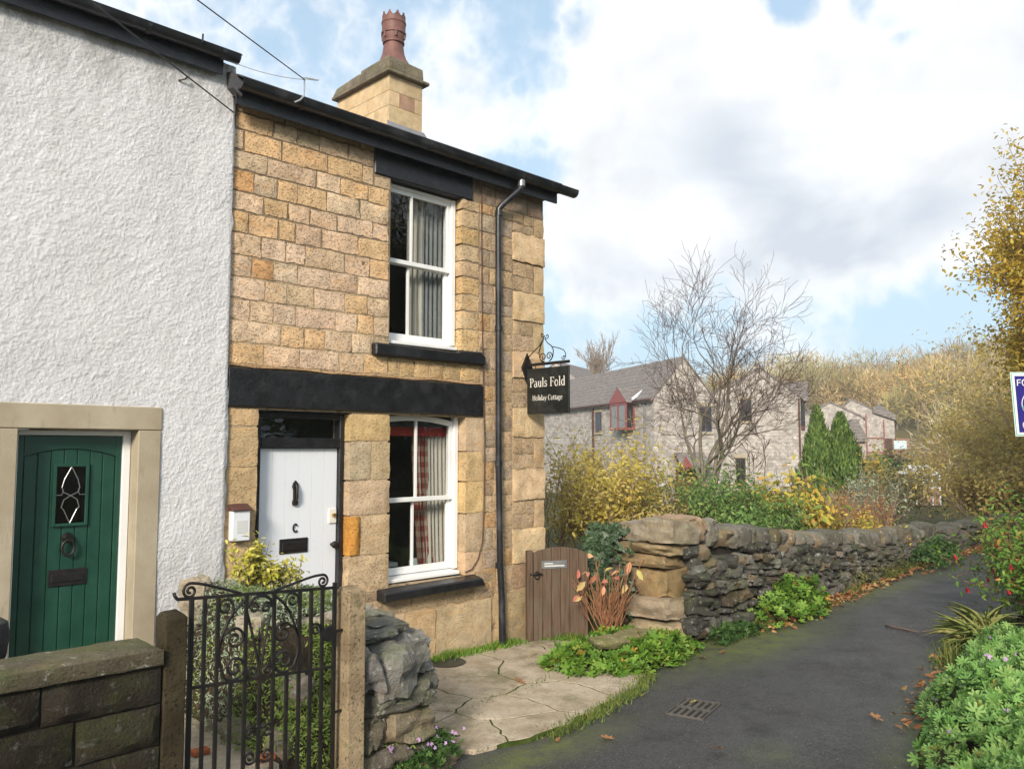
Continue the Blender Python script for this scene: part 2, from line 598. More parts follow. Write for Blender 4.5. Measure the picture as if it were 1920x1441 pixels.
# concrete gate posts: tan with dark pock marks and lichen
m, nt, b, out = material('post_concrete')
P = pos(nt)
c = mixc(nt, maprange(nt, noise(nt, P, 4, 5, .6), .35, .65), (.20, .15, .095), (.36, .28, .185))
c = mixc(nt, maprange(nt, noise(nt, P, 55, 4, .6), .56, .66, 0, .8), c, (.05, .045, .035))
c = mixc(nt, maprange(nt, noise(nt, vmath(nt, 'ADD', P, (3, 1, 2)), 9, 5, .7), .58, .68, 0, .7), c, (.10, .105, .05))
c = mixc(nt, 1.0, c, node(nt, 'ShaderNodeObjectInfo').outputs['Color'], 'MULTIPLY')
setc(nt, b, c, .95, bump(nt, noise(nt, P, 60, 5, .65), .008), Specular_IOR_Level=.15)
M['post'] = m

# smooth tan stone of the door surround
m, nt, b, out = material('surround_stone')
P = pos(nt)
c = mixc(nt, maprange(nt, noise(nt, P, 2.5, 5, .6), .3, .7), (.34, .28, .195), (.46, .395, .29))
c = mixc(nt, maprange(nt, noise(nt, vmath(nt, 'MULTIPLY', P, (5, 5, 1)), 3, 4, .6), .58, .75, 0, .5), c, (.20, .165, .12))
setc(nt, b, c, .9, bump(nt, noise(nt, P, 130, 4, .6), .003), Specular_IOR_Level=.2)
M['surround'] = m

# white roughcast; grime below the eaves has its own shape
m, nt, b, out = material('white_roughcast')
P = pos(nt)
c = mixc(nt, maprange(nt, noise(nt, P, 1.7, 6, .65), .3, .7), (.645, .63, .64), (.75, .74, .755))
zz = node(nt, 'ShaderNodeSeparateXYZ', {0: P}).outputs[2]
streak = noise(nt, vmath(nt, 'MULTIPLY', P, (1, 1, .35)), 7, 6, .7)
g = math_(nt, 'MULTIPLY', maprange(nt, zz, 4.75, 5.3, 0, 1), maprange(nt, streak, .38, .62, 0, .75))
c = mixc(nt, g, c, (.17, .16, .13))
run = noise(nt, vmath(nt, 'MULTIPLY', P, (4.0, 4.0, .30)), 2.0, 6, .7)
c = mixc(nt, maprange(nt, run, .54, .74, 0, .30), c, (.40, .385, .35))                 # faint grey runs
spl = math_(nt, 'MULTIPLY', maprange(nt, zz, 1.9, .6, 0, 1), maprange(nt, streak, .40, .62, 0, .45))
c = mixc(nt, spl, c, (.30, .30, .22))                                                 # splash dirt low down
speck = noise(nt, P, 60, 3, .6)
c = mixc(nt, math_(nt, 'MULTIPLY', maprange(nt, speck, .64, .72, 0, .45), maprange(nt, noise(nt, P, 2.2, 4, .6), .42, .6)), c, (.30, .28, .25))
setc(nt, b, c, .9, bump(nt, noise(nt, P, 125, 4, .75), .008), Specular_IOR_Level=.2)
M['roughcast'] = m

# glass: mostly clear, mirror at grazing angles
def glass(name, tint=(.97, .98, .975), wav=.0006):
    m, nt, b, out = material(name)
    nt.nodes.remove(b)
    nb = bump(nt, noise(nt, pos(nt), 3.0, 2, .5), wav * 10)
    fc = node(nt, 'ShaderNodeLayerWeight', {'Blend': .5, 'Normal': nb}).outputs['Facing']
    fr = math_(nt, 'MULTIPLY_ADD', math_(nt, 'POWER', fc, 5.0), .96, .04)
    t = node(nt, 'ShaderNodeBsdfTransparent', {'Color': tint + (1,)})
    g = node(nt, 'ShaderNodeBsdfGlossy', {'Roughness': .01, 'Normal': nb})
    mx = node(nt, 'ShaderNodeMixShader', {0: math_(nt, 'MULTIPLY', fr, 1.0, clamp=True), 1: t.outputs[0], 2: g.outputs[0]})
    nt.links.new(mx.outputs[0], out.inputs[0])
    return m
M['glass'] = glass('window_glass')
M['darkglass'] = glass('dark_glass', (.35, .36, .35))

# gate planks: brown weathered wood, grain up and down
m, nt, b, out = material('gate_wood')
P = pos(nt)
gr = noise(nt, vmath(nt, 'MULTIPLY', P, (38, 38, 2.2)), 1.0, 6, .65)
c = mixc(nt, maprange(nt, gr, .3, .7), (.065, .042, .028), (.165, .112, .075))
c = mixc(nt, maprange(nt, noise(nt, P, 3, 4, .6), .5, .7, 0, .4), c, (.13, .12, .08))
setc(nt, b, c, .8, bump(nt, gr, .004), Specular_IOR_Level=.2)
M['wood'] = m

# checked curtain
m, nt, b, out = material('checked_cloth')
tc = node(nt, 'ShaderNodeTexCoord').outputs['Object']
sp = node(nt, 'ShaderNodeSeparateXYZ', {0: tc})
w1 = math_(nt, 'GREATER_THAN', math_(nt, 'FRACT', math_(nt, 'MULTIPLY', sp.outputs[2], 9)), .5)
w2 = math_(nt, 'GREATER_THAN', math_(nt, 'FRACT', math_(nt, 'MULTIPLY', sp.outputs[0], 14)), .5)
c = mixc(nt, math_(nt, 'MULTIPLY', math_(nt, 'ADD', w1, w2), .5), (.32, .24, .19), (.20, .045, .035))
setc(nt, b, c, .9, Specular_IOR_Level=.1)
M['cloth_red'] = m

# asphalt: aggregate, worn paler wheel lines, green film along the edges (vertex mask 'moss')
m, nt, b, out = material('asphalt')
P = pos(nt)
ag = noise(nt, P, 62, 5, .72)
vo = node(nt, 'ShaderNodeTexVoronoi', {'Vector': P, 'Scale': 58.0})
c = mixc(nt, maprange(nt, ag, .34, .66), (.010, .0095, .010), (.085, .081, .080))
c = mixc(nt, maprange(nt, noise(nt, vmath(nt, 'MULTIPLY', P, (.35, 1.0, 1)), 1.2, 6, .65), .38, .62, 0, .5), c, (.075, .072, .070))
c = mixc(nt, maprange(nt, noise(nt, vmath(nt, 'ADD', P, (5, 2, 0)), 2.1, 7, .72), .50, .64, 0, .6), c, (.016, .015, .015))
chip = maprange(nt, vo.outputs['Distance'], .42, .22, 0, 1)
rc = node(nt, 'ShaderNodeSeparateColor', {0: vo.outputs['Color']}).outputs[0]
c = mixc(nt, math_(nt, 'MULTIPLY', chip, maprange(nt, rc, .45, 1.0, 0, .62)), c, (.20, .193, .185))
ms = node(nt, 'ShaderNodeAttribute', attribute_name='moss').outputs['Fac']
mf = math_(nt, 'MULTIPLY', ms, maprange(nt, noise(nt, P, 5, 6, .7), .28, .58))
c = mixc(nt, mf, c, (.135, .16, .035))
h = math_(nt, 'ADD', ag, math_(nt, 'MULTIPLY', vo.outputs['Distance'], -1.2))
setc(nt, b, c, maprange(nt, noise(nt, P, 1.5, 4, .6), .3, .7, .48, .8), bump(nt, h, .008), Specular_IOR_Level=.45)
M['asphalt'] = m

# patio concrete
m, nt, b, out = material('patio_concrete')
P = pos(nt)
c = mixc(nt, maprange(nt, noise(nt, P, 2.6, 8, .72), .34, .66), (.32, .25, .165), (.58, .49, .37))
c = mixc(nt, maprange(nt, noise(nt, P, 45, 4, .6), .55, .7, 0, .5), c, (.16, .13, .10))
c = mixc(nt, maprange(nt, noise(nt, vmath(nt, 'ADD', P, (2, 5, 0)), 1.6, 7, .72), .52, .66, 0, .65), c, (.15, .14, .07))
ve = node(nt, 'ShaderNodeTexVoronoi', {'Vector': vmath(nt, 'ADD', P, node(nt, 'ShaderNodeTexNoise', {'Vector': P, 'Scale': 6.0, 'Detail': 4.0}).outputs['Color']), 'Scale': 3.0}, feature='DISTANCE_TO_EDGE')
cr = maprange(nt, ve.outputs['Distance'], .012, .0, 0, 1)
cr = math_(nt, 'MULTIPLY', cr, maprange(nt, noise(nt, P, 1.3, 3, .5), .48, .6))
c = mixc(nt, math_(nt, 'MULTIPLY', cr, .8), c, (.05, .045, .03))
h = math_(nt, 'SUBTRACT', noise(nt, P, 60, 5, .65), math_(nt, 'MULTIPLY', cr, .8))
setc(nt, b, c, .92, bump(nt, h, .01), Specular_IOR_Level=.2)
M['patio'] = m

# far stone walling: courses of pale rubble, too far away to pick apart
def far_stone(name, a, bcol, mort, ha, hb, sc=1.0):
    m, nt, b, out = material(name)
    tc = node(nt, 'ShaderNodeTexCoord').outputs['Object']
    dv = (cos(radians(ha)) + cos(radians(hb)), sin(radians(ha)) + sin(radians(hb)), 0)      # runs along the gable and along the side walls
    z = node(nt, 'ShaderNodeSeparateXYZ', {0: tc}).outputs[2]
    u = vmath(nt, 'DOT_PRODUCT', tc, dv)
    vec = node(nt, 'ShaderNodeCombineXYZ', {0: u, 1: z, 2: 0.0}).outputs[0]
    wob = vmath(nt, 'MULTIPLY', node(nt, 'ShaderNodeTexNoise', {'Vector': vec, 'Scale': 2.2, 'Detail': 4.0}).outputs['Color'], (.30, .20, 0))
    vec = vmath(nt, 'ADD', vec, wob)
    br = node(nt, 'ShaderNodeTexBrick', {'Vector': vec, 'Color1': a + (1,), 'Color2': bcol + (1,), 'Mortar': mort + (1,), 'Scale': 1.0 * sc,
                                         'Mortar Size': .022, 'Bias': 0.0, 'Brick Width': .40, 'Row Height': .20, 'Mortar Smooth': .5}, offset=.43, squash=.6, squash_frequency=3)
    vo = node(nt, 'ShaderNodeTexVoronoi', {'Vector': vmath(nt, 'MULTIPLY', vec, (2.6, 5.0, 1)), 'Scale': 1.0})
    kv = node(nt, 'ShaderNodeSeparateColor', {0: vo.outputs['Color']}).outputs[0]
    k = maprange(nt, math_(nt, 'ADD', math_(nt, 'MULTIPLY', noise(nt, vec, 2.0, 6, .7), .5), math_(nt, 'MULTIPLY', kv, .5)), .2, .8, .70, 1.28)
    c = mixc(nt, 1.0, br.outputs[0], node(nt, 'ShaderNodeCombineColor', {0: k, 1: k, 2: k}).outputs[0], 'MULTIPLY')
    setc(nt, b, c, .95, bump(nt, math_(nt, 'ADD', br.outputs['Fac'], noise(nt, vec, 6, 4, .6)), -.02), Specular_IOR_Level=.1)
    return m


# far roof: courses of stone slates
def far_roof(name, c1, c2, row=.24):
    m, nt, b, out = material(name)
    tc = node(nt, 'ShaderNodeTexCoord').outputs['Object']
    sp = node(nt, 'ShaderNodeSeparateXYZ', {0: tc})
    fr = math_(nt, 'FRACT', math_(nt, 'MULTIPLY', sp.outputs[2], 1 / row))
    k = noise(nt, vmath(nt, 'MULTIPLY', tc, (2, 2, 4)), 1.6, 5, .65)
    c = mixc(nt, maprange(nt, k, .35, .65), c1, c2)
    c = mixc(nt, maprange(nt, fr, .16, .04, 0, .55), c, tuple(q * .45 for q in c1))
    setc(nt, b, c, .9, bump(nt, math_(nt, 'ADD', math_(nt, 'MULTIPLY', fr, -1.0), math_(nt, 'MULTIPLY', k, .6)), .06), Specular_IOR_Level=.15)
    return m
M['farroof'] = far_roof('far_roof_slates', (.15, .13, .12), (.25, .22, .20))

# open ground: grass, earth and leaf litter in patches
m, nt, b, out = material('ground_cover')
P = pos(nt)
c = mixc(nt, maprange(nt, noise(nt, P, .35, 6, .65), .35, .65), (.055, .075, .022), (.115, .095, .045))
c = mixc(nt, maprange(nt, noise(nt, P, 6, 5, .7), .45, .7, 0, .6), c, (.05, .04, .025))
setc(nt, b, c, .95, bump(nt, noise(nt, P, 14, 6, .7), .05), Specular_IOR_Level=.1)
M['ground'] = m
m, nt, b, out = material('hill_ground')
P = pos(nt)
c = mixc(nt, maprange(nt, noise(nt, P, .06, 6, .65), .35, .65), (.17, .135, .07), (.12, .12, .055))
setc(nt, b, c, .95, None, Specular_IOR_Level=.1)
M['hill'] = m
m, nt, b, out = material('moss')
P = pos(nt)
c = mixc(nt, maprange(nt, noise(nt, P, 12, 5, .65), .35, .65), (.035, .05, .010), (.085, .115, .022))
setc(nt, b, c, .95, bump(nt, noise(nt, P, 90, 4, .6), .012), Specular_IOR_Level=.1)
M['moss'] = m

M['lf_geran'] = leaf_mat('geranium_leaf', [(0, (.11, .24, .055)), (.55, (.20, .37, .095)), (.96, (.33, .48, .15)), (.99, (.42, .34, .08))], .5, .3)
M['lf_bright'] = leaf_mat('bright_leaf', [(0, (.075, .16, .02)), (.6, (.15, .28, .035)), (.94, (.24, .36, .06)), (.98, (.45, .25, .05))], .5)
M['lf_green'] = leaf_mat('green_leaf', [(0, (.03, .075, .015)), (.6, (.065, .13, .03)), (1, (.11, .19, .05))], .5)
M['lf_shrub'] = leaf_mat('shrub_leaf', [(0, (.08, .165, .04)), (.6, (.175, .30, .075)), (1, (.30, .41, .12))], .55, .35)
M['lf_yellow'] = leaf_mat('yellow_leaf', [(0, (.46, .38, .07)), (.5, (.66, .54, .12)), (.8, (.74, .63, .22)), (1, (.50, .30, .08))], .55, .45)
M['lf_gold'] = leaf_mat('gold_leaf', [(0, (.40, .27, .03)), (.5, (.60, .42, .06)), (.8, (.68, .50, .09)), (1, (.44, .40, .08))], .55, .4)
M['lf_hydr'] = leaf_mat('turning_leaf', [(0, (.48, .42, .07)), (.4, (.68, .54, .09)), (.7, (.64, .36, .09)), (.86, (.30, .38, .08)), (1, (.18, .29, .07))], .5, .4)
M['lf_gbrown'] = leaf_mat('golden_brown_leaf', [(0, (.40, .30, .09)), (.45, (.60, .45, .14)), (.8, (.68, .54, .18)), (1, (.44, .41, .13))], .6, .45)
M['lf_olive'] = leaf_mat('olive_leaf', [(0, (.08, .10, .03)), (.6, (.16, .17, .05)), (1, (.26, .22, .07))], .6, .3)
M['lf_conif'] = leaf_mat('conifer_leaf', [(0, (.045, .095, .018)), (.6, (.11, .185, .035)), (1, (.22, .29, .07))], .6, .15)
M['lf_euon'] = leaf_mat('variegated_leaf', [(0, (.30, .28, .03)), (.6, (.58, .52, .08)), (.85, (.66, .60, .16)), (1, (.16, .22, .04))], .45, .25)
M['lf_grey'] = leaf_mat('grey_green_leaf', [(0, (.16, .21, .13)), (.6, (.30, .36, .24)), (1, (.44, .47, .34))], .7, .15)
M['lf_trail'] = leaf_mat('trailing_leaf', [(0, (.11, .18, .03)), (.6, (.22, .31, .06)), (1, (.36, .42, .11))], .6, .2)
M['lf_ivy'] = leaf_mat('ivy_leaf', [(0, (.025, .05, .022)), (.7, (.05, .09, .04)), (1, (.09, .14, .07))], .4, .1)
M['lf_litter'] = leaf_mat('litter_leaf', [(0, (.20, .085, .035)), (.5, (.33, .15, .06)), (.85, (.42, .24, .10)), (1, (.48, .36, .16))], .7, .15)
M['lf_rust'] = leaf_mat('rust_leaf', [(0, (.30, .12, .04)), (.5, (.45, .20, .06)), (1, (.42, .33, .08))], .7, .15)
M['lf_red'] = leaf_mat('red_petal', [(0, (.45, .015, .03)), (.6, (.62, .03, .06)), (1, (.55, .05, .16))], .5, .3)
M['lf_pink'] = leaf_mat('pink_leaf', [(0, (.60, .20, .14)), (.5, (.66, .36, .20)), (1, (.55, .50, .16))], .55, .3)
M['lf_mauve'] = leaf_mat('mauve_petal', [(0, (.36, .24, .58)), (.5, (.52, .32, .60)), (1, (.72, .45, .58))], .55, .3)
M['lf_strap'] = leaf_mat('strap_leaf', [(0, (.20, .26, .06)), (.6, (.34, .38, .12)), (1, (.50, .44, .18))], .5, .25)
M['lf_grass'] = leaf_mat('grass_blade', [(0, (.06, .11, .02)), (.6, (.13, .18, .035)), (1, (.24, .23, .06))], .6, .2)
# far woodland: colour varies by tree through a colour attribute
m, nt, b, out = material('woodland')
at = node(nt, 'ShaderNodeAttribute', attribute_name='Col').outputs['Color']
k = maprange(nt, node(nt, 'ShaderNodeNewGeometry').outputs['Random Per Island'], 0, 1, .55, 1.35)
c = mixc(nt, 1.0, at, node(nt, 'ShaderNodeCombineColor', {0: k, 1: k, 2: k}).outputs[0], 'MULTIPLY')
setc(nt, b, c, .9, Specular_IOR_Level=.1)
M['woodland'] = m
# ------------------------------------------------------------------ ground, road, hill
def smooth(a, b, x):
    t = np.clip((np.asarray(x, float) - a) / (b - a), 0, 1)
    return t * t * (3 - 2 * t)


YL_X = [-14, 7.62, 8.75, 10.6, 12.5, 15, 17.3, 20.7, 26, 34, 44]
YL_Y = [-2.3, -1.43, -1.46, -1.32, -1.18, -.97, -.84, -.92, -1.45, -3.2, -7]
YR_X = [-14, 0, 5.8, 7.05, 9, 13.5, 20, 26, 34, 44]
YR_Y = [-10, -6.9, -4.38, -4.05, -3.65, -3.42, -3.35, -3.9, -5.8, -10]


def yl(x):
    return np.interp(x, YL_X, YL_Y)


def yr(x):
    return np.interp(x, YR_X, YR_Y)


def gz(x, y):
    x, y = np.asarray(x, float), np.asarray(y, float)
    base = -.06 + 0 * x
    gard = smooth(.25, .75, y - yl(x)) * smooth(7.1, 7.7, x)
    dist = np.hypot(x - 8, y)
    base = base + gard * (.30 - 1.25 * smooth(3, 34, dist))
    bank = smooth(.05, .7, yr(x) - y)
    base = base + bank * (.16 + .5 * smooth(.5, 6, yr(x) - y) * smooth(4, 12, x))
    return base + .03 * vnoise(np.stack([x * .9, y * .9, 0 * x], -1).reshape(-1, 3), 3).reshape(x.shape)


def axis_steps(lo, hi, a, b, fine, coarse):
    return np.unique(np.concatenate([np.arange(lo, a, coarse), np.arange(a, b, fine), np.arange(b, hi + 1, coarse), [hi]]))


gxs, gys = axis_steps(-150, 400, -6, 42, .5, 12), axis_steps(-220, 330, -12, 30, .4, 12)
GX, GY = np.meshgrid(gxs, gys)
V = np.stack([GX, GY, gz(GX, GY)], 2).reshape(-1, 3)
idx = np.arange(GX.size).reshape(GX.shape)
F = np.stack([idx[:-1, :-1], idx[:-1, 1:], idx[1:, 1:], idx[1:, :-1]], 2).reshape(-1, 4)
tag(mk('ground', V, F, M['ground'], None, smooth=True, origin=V3(0, 0, 0)), 'open ground of grass and earth around the lane', None, None, 'structure')

rx = np.concatenate([np.arange(-14, 4, .5), np.arange(4, 20, .12), np.arange(20, 44.1, .5)])
ns = 34
RX, RS = np.meshgrid(rx, np.linspace(0, 1, ns))
wob = .05 * vnoise(np.stack([RX.ravel() * 1.7, RS.ravel() * 0, 0 * RX.ravel()], 1), 12).reshape(RX.shape)
yl_road = np.where(RX < 7.5, np.minimum(yl(RX), -1.0), yl(RX)) + .12
RY = yl_road + (yr(RX) + wob - yl_road) * RS
RZ = .012 * np.sin(RS * pi) + .004 * vnoise(np.stack([RX.ravel() * 1.1, RY.ravel() * 1.1, 0 * RX.ravel()], 1), 5).reshape(RX.shape)
V = np.stack([RX, RY, RZ], 2).reshape(-1, 3)
idx = np.arange(RX.size).reshape(RX.shape)
F = np.stack([idx[1:, :-1], idx[1:, 1:], idx[:-1, 1:], idx[:-1, :-1]], 2).reshape(-1, 4)
road = mk('road', V, F, M['asphalt'], None, smooth=True, origin=V3(0, 0, 0))
tag(road, 'narrow dark asphalt lane running along the dry stone wall', None, None, 'structure')
dl, dr = yl_road - RY, RY - yr(RX)
moss = 1.0 * np.exp(-np.abs(dl - .1) / .22) * smooth(6.5, 8, RX)
moss += .75 * np.exp(-((RX - 8.2) / 1.5) ** 2 - ((RY + 1.95) / .36) ** 2)
moss += .7 * np.exp(-np.abs(dr) / .14) + .8 * np.exp(-((RX - 4.2) / .9) ** 2 - ((RY + 2.45) / .2) ** 2)
moss += .45 * np.exp(-((RX - 13) / 3.5) ** 2 - ((RY + 1.55) / .25) ** 2) + .35 * np.exp(-((RX - 5.4) / .25) ** 2 - ((RY + 3.6) / .2) ** 2)
at = road.data.attributes.new('moss', 'FLOAT', 'POINT')
at.data.foreach_set('value', np.clip(moss, 0, 1).ravel().astype(np.float32))

# wooded hill behind the houses: height rises with distance, lower to the left
CAMXY = V3(0, -6.5)
def hill_h(x, y):
    d = np.hypot(x, y + 6.5)
    az = np.degrees(np.arctan2(y + 6.5, x))               # 45 is the picture's centre, smaller is further right
    side = smooth(38, 27, az)
    right = 1 + .12 * smooth(24, 12, az)
    top = 1.5 + 6.6 * side * right
    return -1.2 + (top + 1.2) * smooth(62, 118, d) + .6 * np.sin(x * .11) * smooth(70, 110, d) - 30 * smooth(150, 330, d)
ang = np.radians(np.linspace(-25, 75, 90))
dd = np.linspace(58, 330, 60)
A_, D_ = np.meshgrid(ang, dd)
HX, HY = D_ * np.cos(A_), -6.5 + D_ * np.sin(A_)
V = np.stack([HX, HY, hill_h(HX, HY)], 2).reshape(-1, 3)
idx = np.arange(HX.size).reshape(HX.shape)
F = np.stack([idx[:-1, :-1], idx[1:, :-1], idx[1:, 1:], idx[:-1, 1:]], 2).reshape(-1, 4)
tag(mk('hillside', V, F, M['hill'], None, smooth=True, origin=V3(0, 0, 0)), 'rounded hillside rising behind the houses', None, None, 'structure')
# ------------------------------------------------------------------ stone pieces
rng = np.random.default_rng(7)


def block(name, mat, parent, o, u, v, n, w, h, depth, color, rough=.009, pillow=.003, jit=.013, cell=.038, seed=None):
    """one dressed stone: front face w x h spanned by u, v from corner o, facing n, reaching back by depth"""
    o, u, v, n = (np.array(a, float) for a in (o, u, v, n))
    nx, ny = max(2, min(12, int(round(w / cell)))), max(2, min(8, int(round(h / cell))))
    seed = int(rng.integers(1 << 20)) if seed is None else seed
    gx, gy = np.meshgrid(np.linspace(0, 1, nx + 1), np.linspace(0, 1, ny + 1))
    gx, gy = gx.ravel(), gy.ravel()
    x, y = gx * w, gy * h
    edge = np.minimum(np.minimum(x, w - x), np.minimum(y, h - y))
    q = np.stack([x * 9 + seed % 97, y * 9, np.full_like(x, seed % 1013)], 1)
    bord = edge < 1e-6
    x = x + np.where((gx > 1e-6) & (gx < 1 - 1e-6) & ~bord, vnoise(q * 2, 3) * .012, (vnoise(q * 1.1, 5) + .7 * vnoise(q * 3.1, 15)) * jit * .7)
    y = y + np.where((gy > 1e-6) & (gy < 1 - 1e-6) & ~bord, vnoise(q * 2, 4) * .012, (vnoise(q * 1.1, 6) + .7 * vnoise(q * 3.1, 16)) * jit * .7)
    d = np.where(bord, -.0015, pillow + (vnoise(q * .7, 7) + .6 * vnoise(q * 1.9, 8)) * rough)
    Vf = o + x[:, None] * u + y[:, None] * v + d[:, None] * n
    idx = np.arange((nx + 1) * (ny + 1)).reshape(ny + 1, nx + 1)
    F = [(idx[j, i], idx[j, i + 1], idx[j + 1, i + 1], idx[j + 1, i]) for j in range(ny) for i in range(nx)]
    ring = list(idx[0, :]) + list(idx[1:, nx]) + list(idx[ny, :-1][::-1]) + list(idx[1:-1, 0][::-1])
    b = len(Vf)
    Vb = Vf[ring] * 1.0
    Vb = Vb - (((Vb - o) @ n) + depth)[:, None] * n
    k = len(ring)
    F += [(ring[(i + 1) % k], ring[i], b + i, b + (i + 1) % k) for i in range(k)]
    if np.dot(np.cross(u, v), n) < 0:
        F = [f[::-1] for f in F]
    V = np.vstack([Vf, Vb])
    return mk(name, V, [tuple(int(i) for i in f) for f in F], mat, parent, smooth=True, sharp=38, color=color, origin=o + u * w / 2 + v * h / 2)


def tone(base, dv=.10, dh=.013):
    k = 1 + rng.normal() * dv
    return tuple(max(.01, c * k * (1 + rng.normal() * dh)) for c in base)


X_, Y_, Z_ = V3(1, 0, 0), V3(0, 1, 0), V3(0, 0, 1)
BUFF = (.66, .475, .315)
PALE = (.70, .515, .355)
ORANGE = (.50, .25, .075)
GREYB = (.50, .37, .24)

cottage = thing('stone_cottage', 'two storey cottage of buff sandstone with black lintels and white sash windows', 'cottage', (5.0, 0, 0))


def fblock(x0, x1, z0, z1, col, depth=.085, mat='facade', proud=0.0, gap=.0085, **kw):
    return block('stone', M[mat], cottage, (x0 + gap, -proud, z0 + gap), X_, Z_, -Y_, x1 - x0 - 2 * gap, z1 - z0 - 2 * gap, depth + proud, col, **kw)


# mortar wall behind the stones, with the openings left free
wall = MB()
for (x0, x1, z0, z1) in ((3.10, 3.40, -.3, 5.12), (3.40, 4.36, 2.44, 5.12), (4.36, 4.77, -.3, 5.12), (4.77, 5.73, 4.785, 5.12),
                         (4.77, 5.73, 2.44, 3.10), (4.77, 5.80, -.3, .80), (5.80, 6.975, -.3, 2.44), (5.73, 6.975, 2.44, 5.12)):
    wall.box(x0, .0065, z0, x1, .10, z1)
wall.box(6.965, .10, -.3, 6.975, 5.8, 5.12)                    # right gable wall, plain from here
wall.add([(6.97, 0.01, 5.12), (6.97, 5.8, 5.12), (6.97, 2.9, 6.42), (6.955, 0.01, 5.12), (6.955, 5.8, 5.12), (6.955, 2.9, 6.42)], [(0, 1, 2), (5, 4, 3)])
wall.box(3.1, 5.7, -.3, 6.965, 5.8, 5.12)
wall.build('wall', M['mortar'], cottage)

# upper wall left of the window, course by course
zc_ = [2.815, 3.0, 3.19, 3.372, 3.56, 3.742, 3.935, 4.125, 4.29, 4.482, 4.65, 4.832, 4.985]
courses = [
    [3.13, 3.45, 3.80, 4.21, 4.48, 4.76], [3.12, 3.61, 3.84, 4.05, 4.34, 4.555], [3.12, 3.31, 3.53, 3.75, 4.16, 4.40, 4.58, 4.765],
    [3.11, 3.45, 3.66, 3.93, 4.26, 4.51, 4.76], [3.10, 3.32, 3.52, 3.76, 4.09, 4.39, 4.76], [3.11, 3.40, 3.64, 3.83, 4.25, 4.53, 4.76],
    [3.11, 3.28, 3.56, 3.73, 4.00, 4.40, 4.755], [3.11, 3.42, 3.65, 3.87, 4.16, 4.56, 4.755], [3.10, 3.32, 3.54, 3.74, 4.04, 4.41, 4.75],
    [3.12, 3.44, 3.93, 4.19, 4.50, 4.75], [3.11, 3.22, 3.58, 4.05, 4.43, 4.565], [3.13, 3.49, 3.73, 3.96, 4.27, 4.565]]
very_orange = {(4, 1), (8, 0)}
warm = {(0, 0), (0, 4), (1, 1), (1, 2), (2, 5), (5, 5), (6, 0), (6, 1), (6, 2), (6, 5), (7, 1), (8, 2), (8, 3), (9, 3), (10, 1), (10, 2), (10, 3), (11, 0), (3, 4), (9, 4)}
for j, xs in enumerate(courses):
    for i in range(len(xs) - 1):
        if (j, i) in very_orange:
            c = tone((.64, .375, .17), .04)
        elif (j, i) in warm:
            c = tone((.68, .455, .25), .04)
        elif j == 11 and i > 0:
            c = tone(GREYB, .08)
        else:
            c = tone(PALE if rng.random() < .62 else BUFF, .045)
        fblock(xs[i], xs[i + 1], zc_[j], zc_[j + 1], c)
for x0, x1 in ((3.13, 3.60), (3.60, 3.95), (3.95, 4.40), (4.40, 4.565)):
    fblock(x0, x1, 4.985, 5.11, tone(GREYB, .08))
# under the upper sill, right of the window
xs = [4.76, 4.90, 5.08, 5.27, 5.46, 5.69, 5.98]
for i in range(6):
    fblock(xs[i], xs[i + 1], 2.815, 3.0, tone((.57, .40, .21), .08))
for x0, x1, z0, z1 in ((5.86, 5.98, 3.135, 3.20),):
    fblock(x0, x1, z0, z1, tone(BUFF))
# stone strip above the black lintel
fblock(3.125, 6.0, 2.785, 2.815, (.44, .27, .14), proud=.022, cell=.2)
# right jamb of the upper window, reveal on its left side
zj = [3.142, 3.375, 3.571, 3.749, 3.937, 4.106, 4.286, 4.475, 4.665, 4.78]
for i in range(len(zj) - 1):
    fblock(5.70, 5.955, zj[i], zj[i + 1], tone((.60, .44, .265) if i % 3 else (.60, .415, .21), .05), depth=.16, mat='facade', rough=.004)
for i, (x0, x1) in enumerate(((5.955, 6.20), (6.20, 6.45), (6.45, 6.70), (6.70, 6.985))):
    fblock(x0, x1, 4.79 if i else 4.78, 4.985, tone((.33, .245, .175), .1))
    fblock(x0, x1, 4.985, 5.11, tone((.30, .225, .165), .1))
fblock(4.565, 4.765, 4.65, 4.765, tone(GREYB))
# irregular walling between the jamb and the quoins
zr = [4.79, 4.674, 4.476, 4.279, 4.092, 3.896, 3.691, 3.574, 3.38, 3.186, 2.96, 2.79, 2.62, 2.47, 2.30, 2.12, 1.97, 1.77, 1.61, 1.43, 1.26, 1.03, .84, .57]
for j in range(len(zr) - 1):
    z1, z0 = zr[j], zr[j + 1]
    left = 5.955 if z0 > 3.1 else (5.985 if z0 > 2.79 else (6.015 if z0 > 2.44 else 6.03))
    xs = [left, left + .13 + .12 * rng.random()]
    while xs[-1] < 6.30:
        xs.append(xs[-1] + .12 + .17 * rng.random())
    xs[-1] = 6.462
    if len(xs) > 2 and xs[-1] - xs[-2] < .07:
        xs.pop(-2)
    for i in range(len(xs) - 1):
        r = rng.random()
        c = tone((.50, .36, .22) if r < .5 else ((.42, .32, .23) if r < .8 else (.54, .345, .175)), .1)
        fblock(xs[i], xs[i + 1], z0, z1, c, rough=.010, jit=.008)
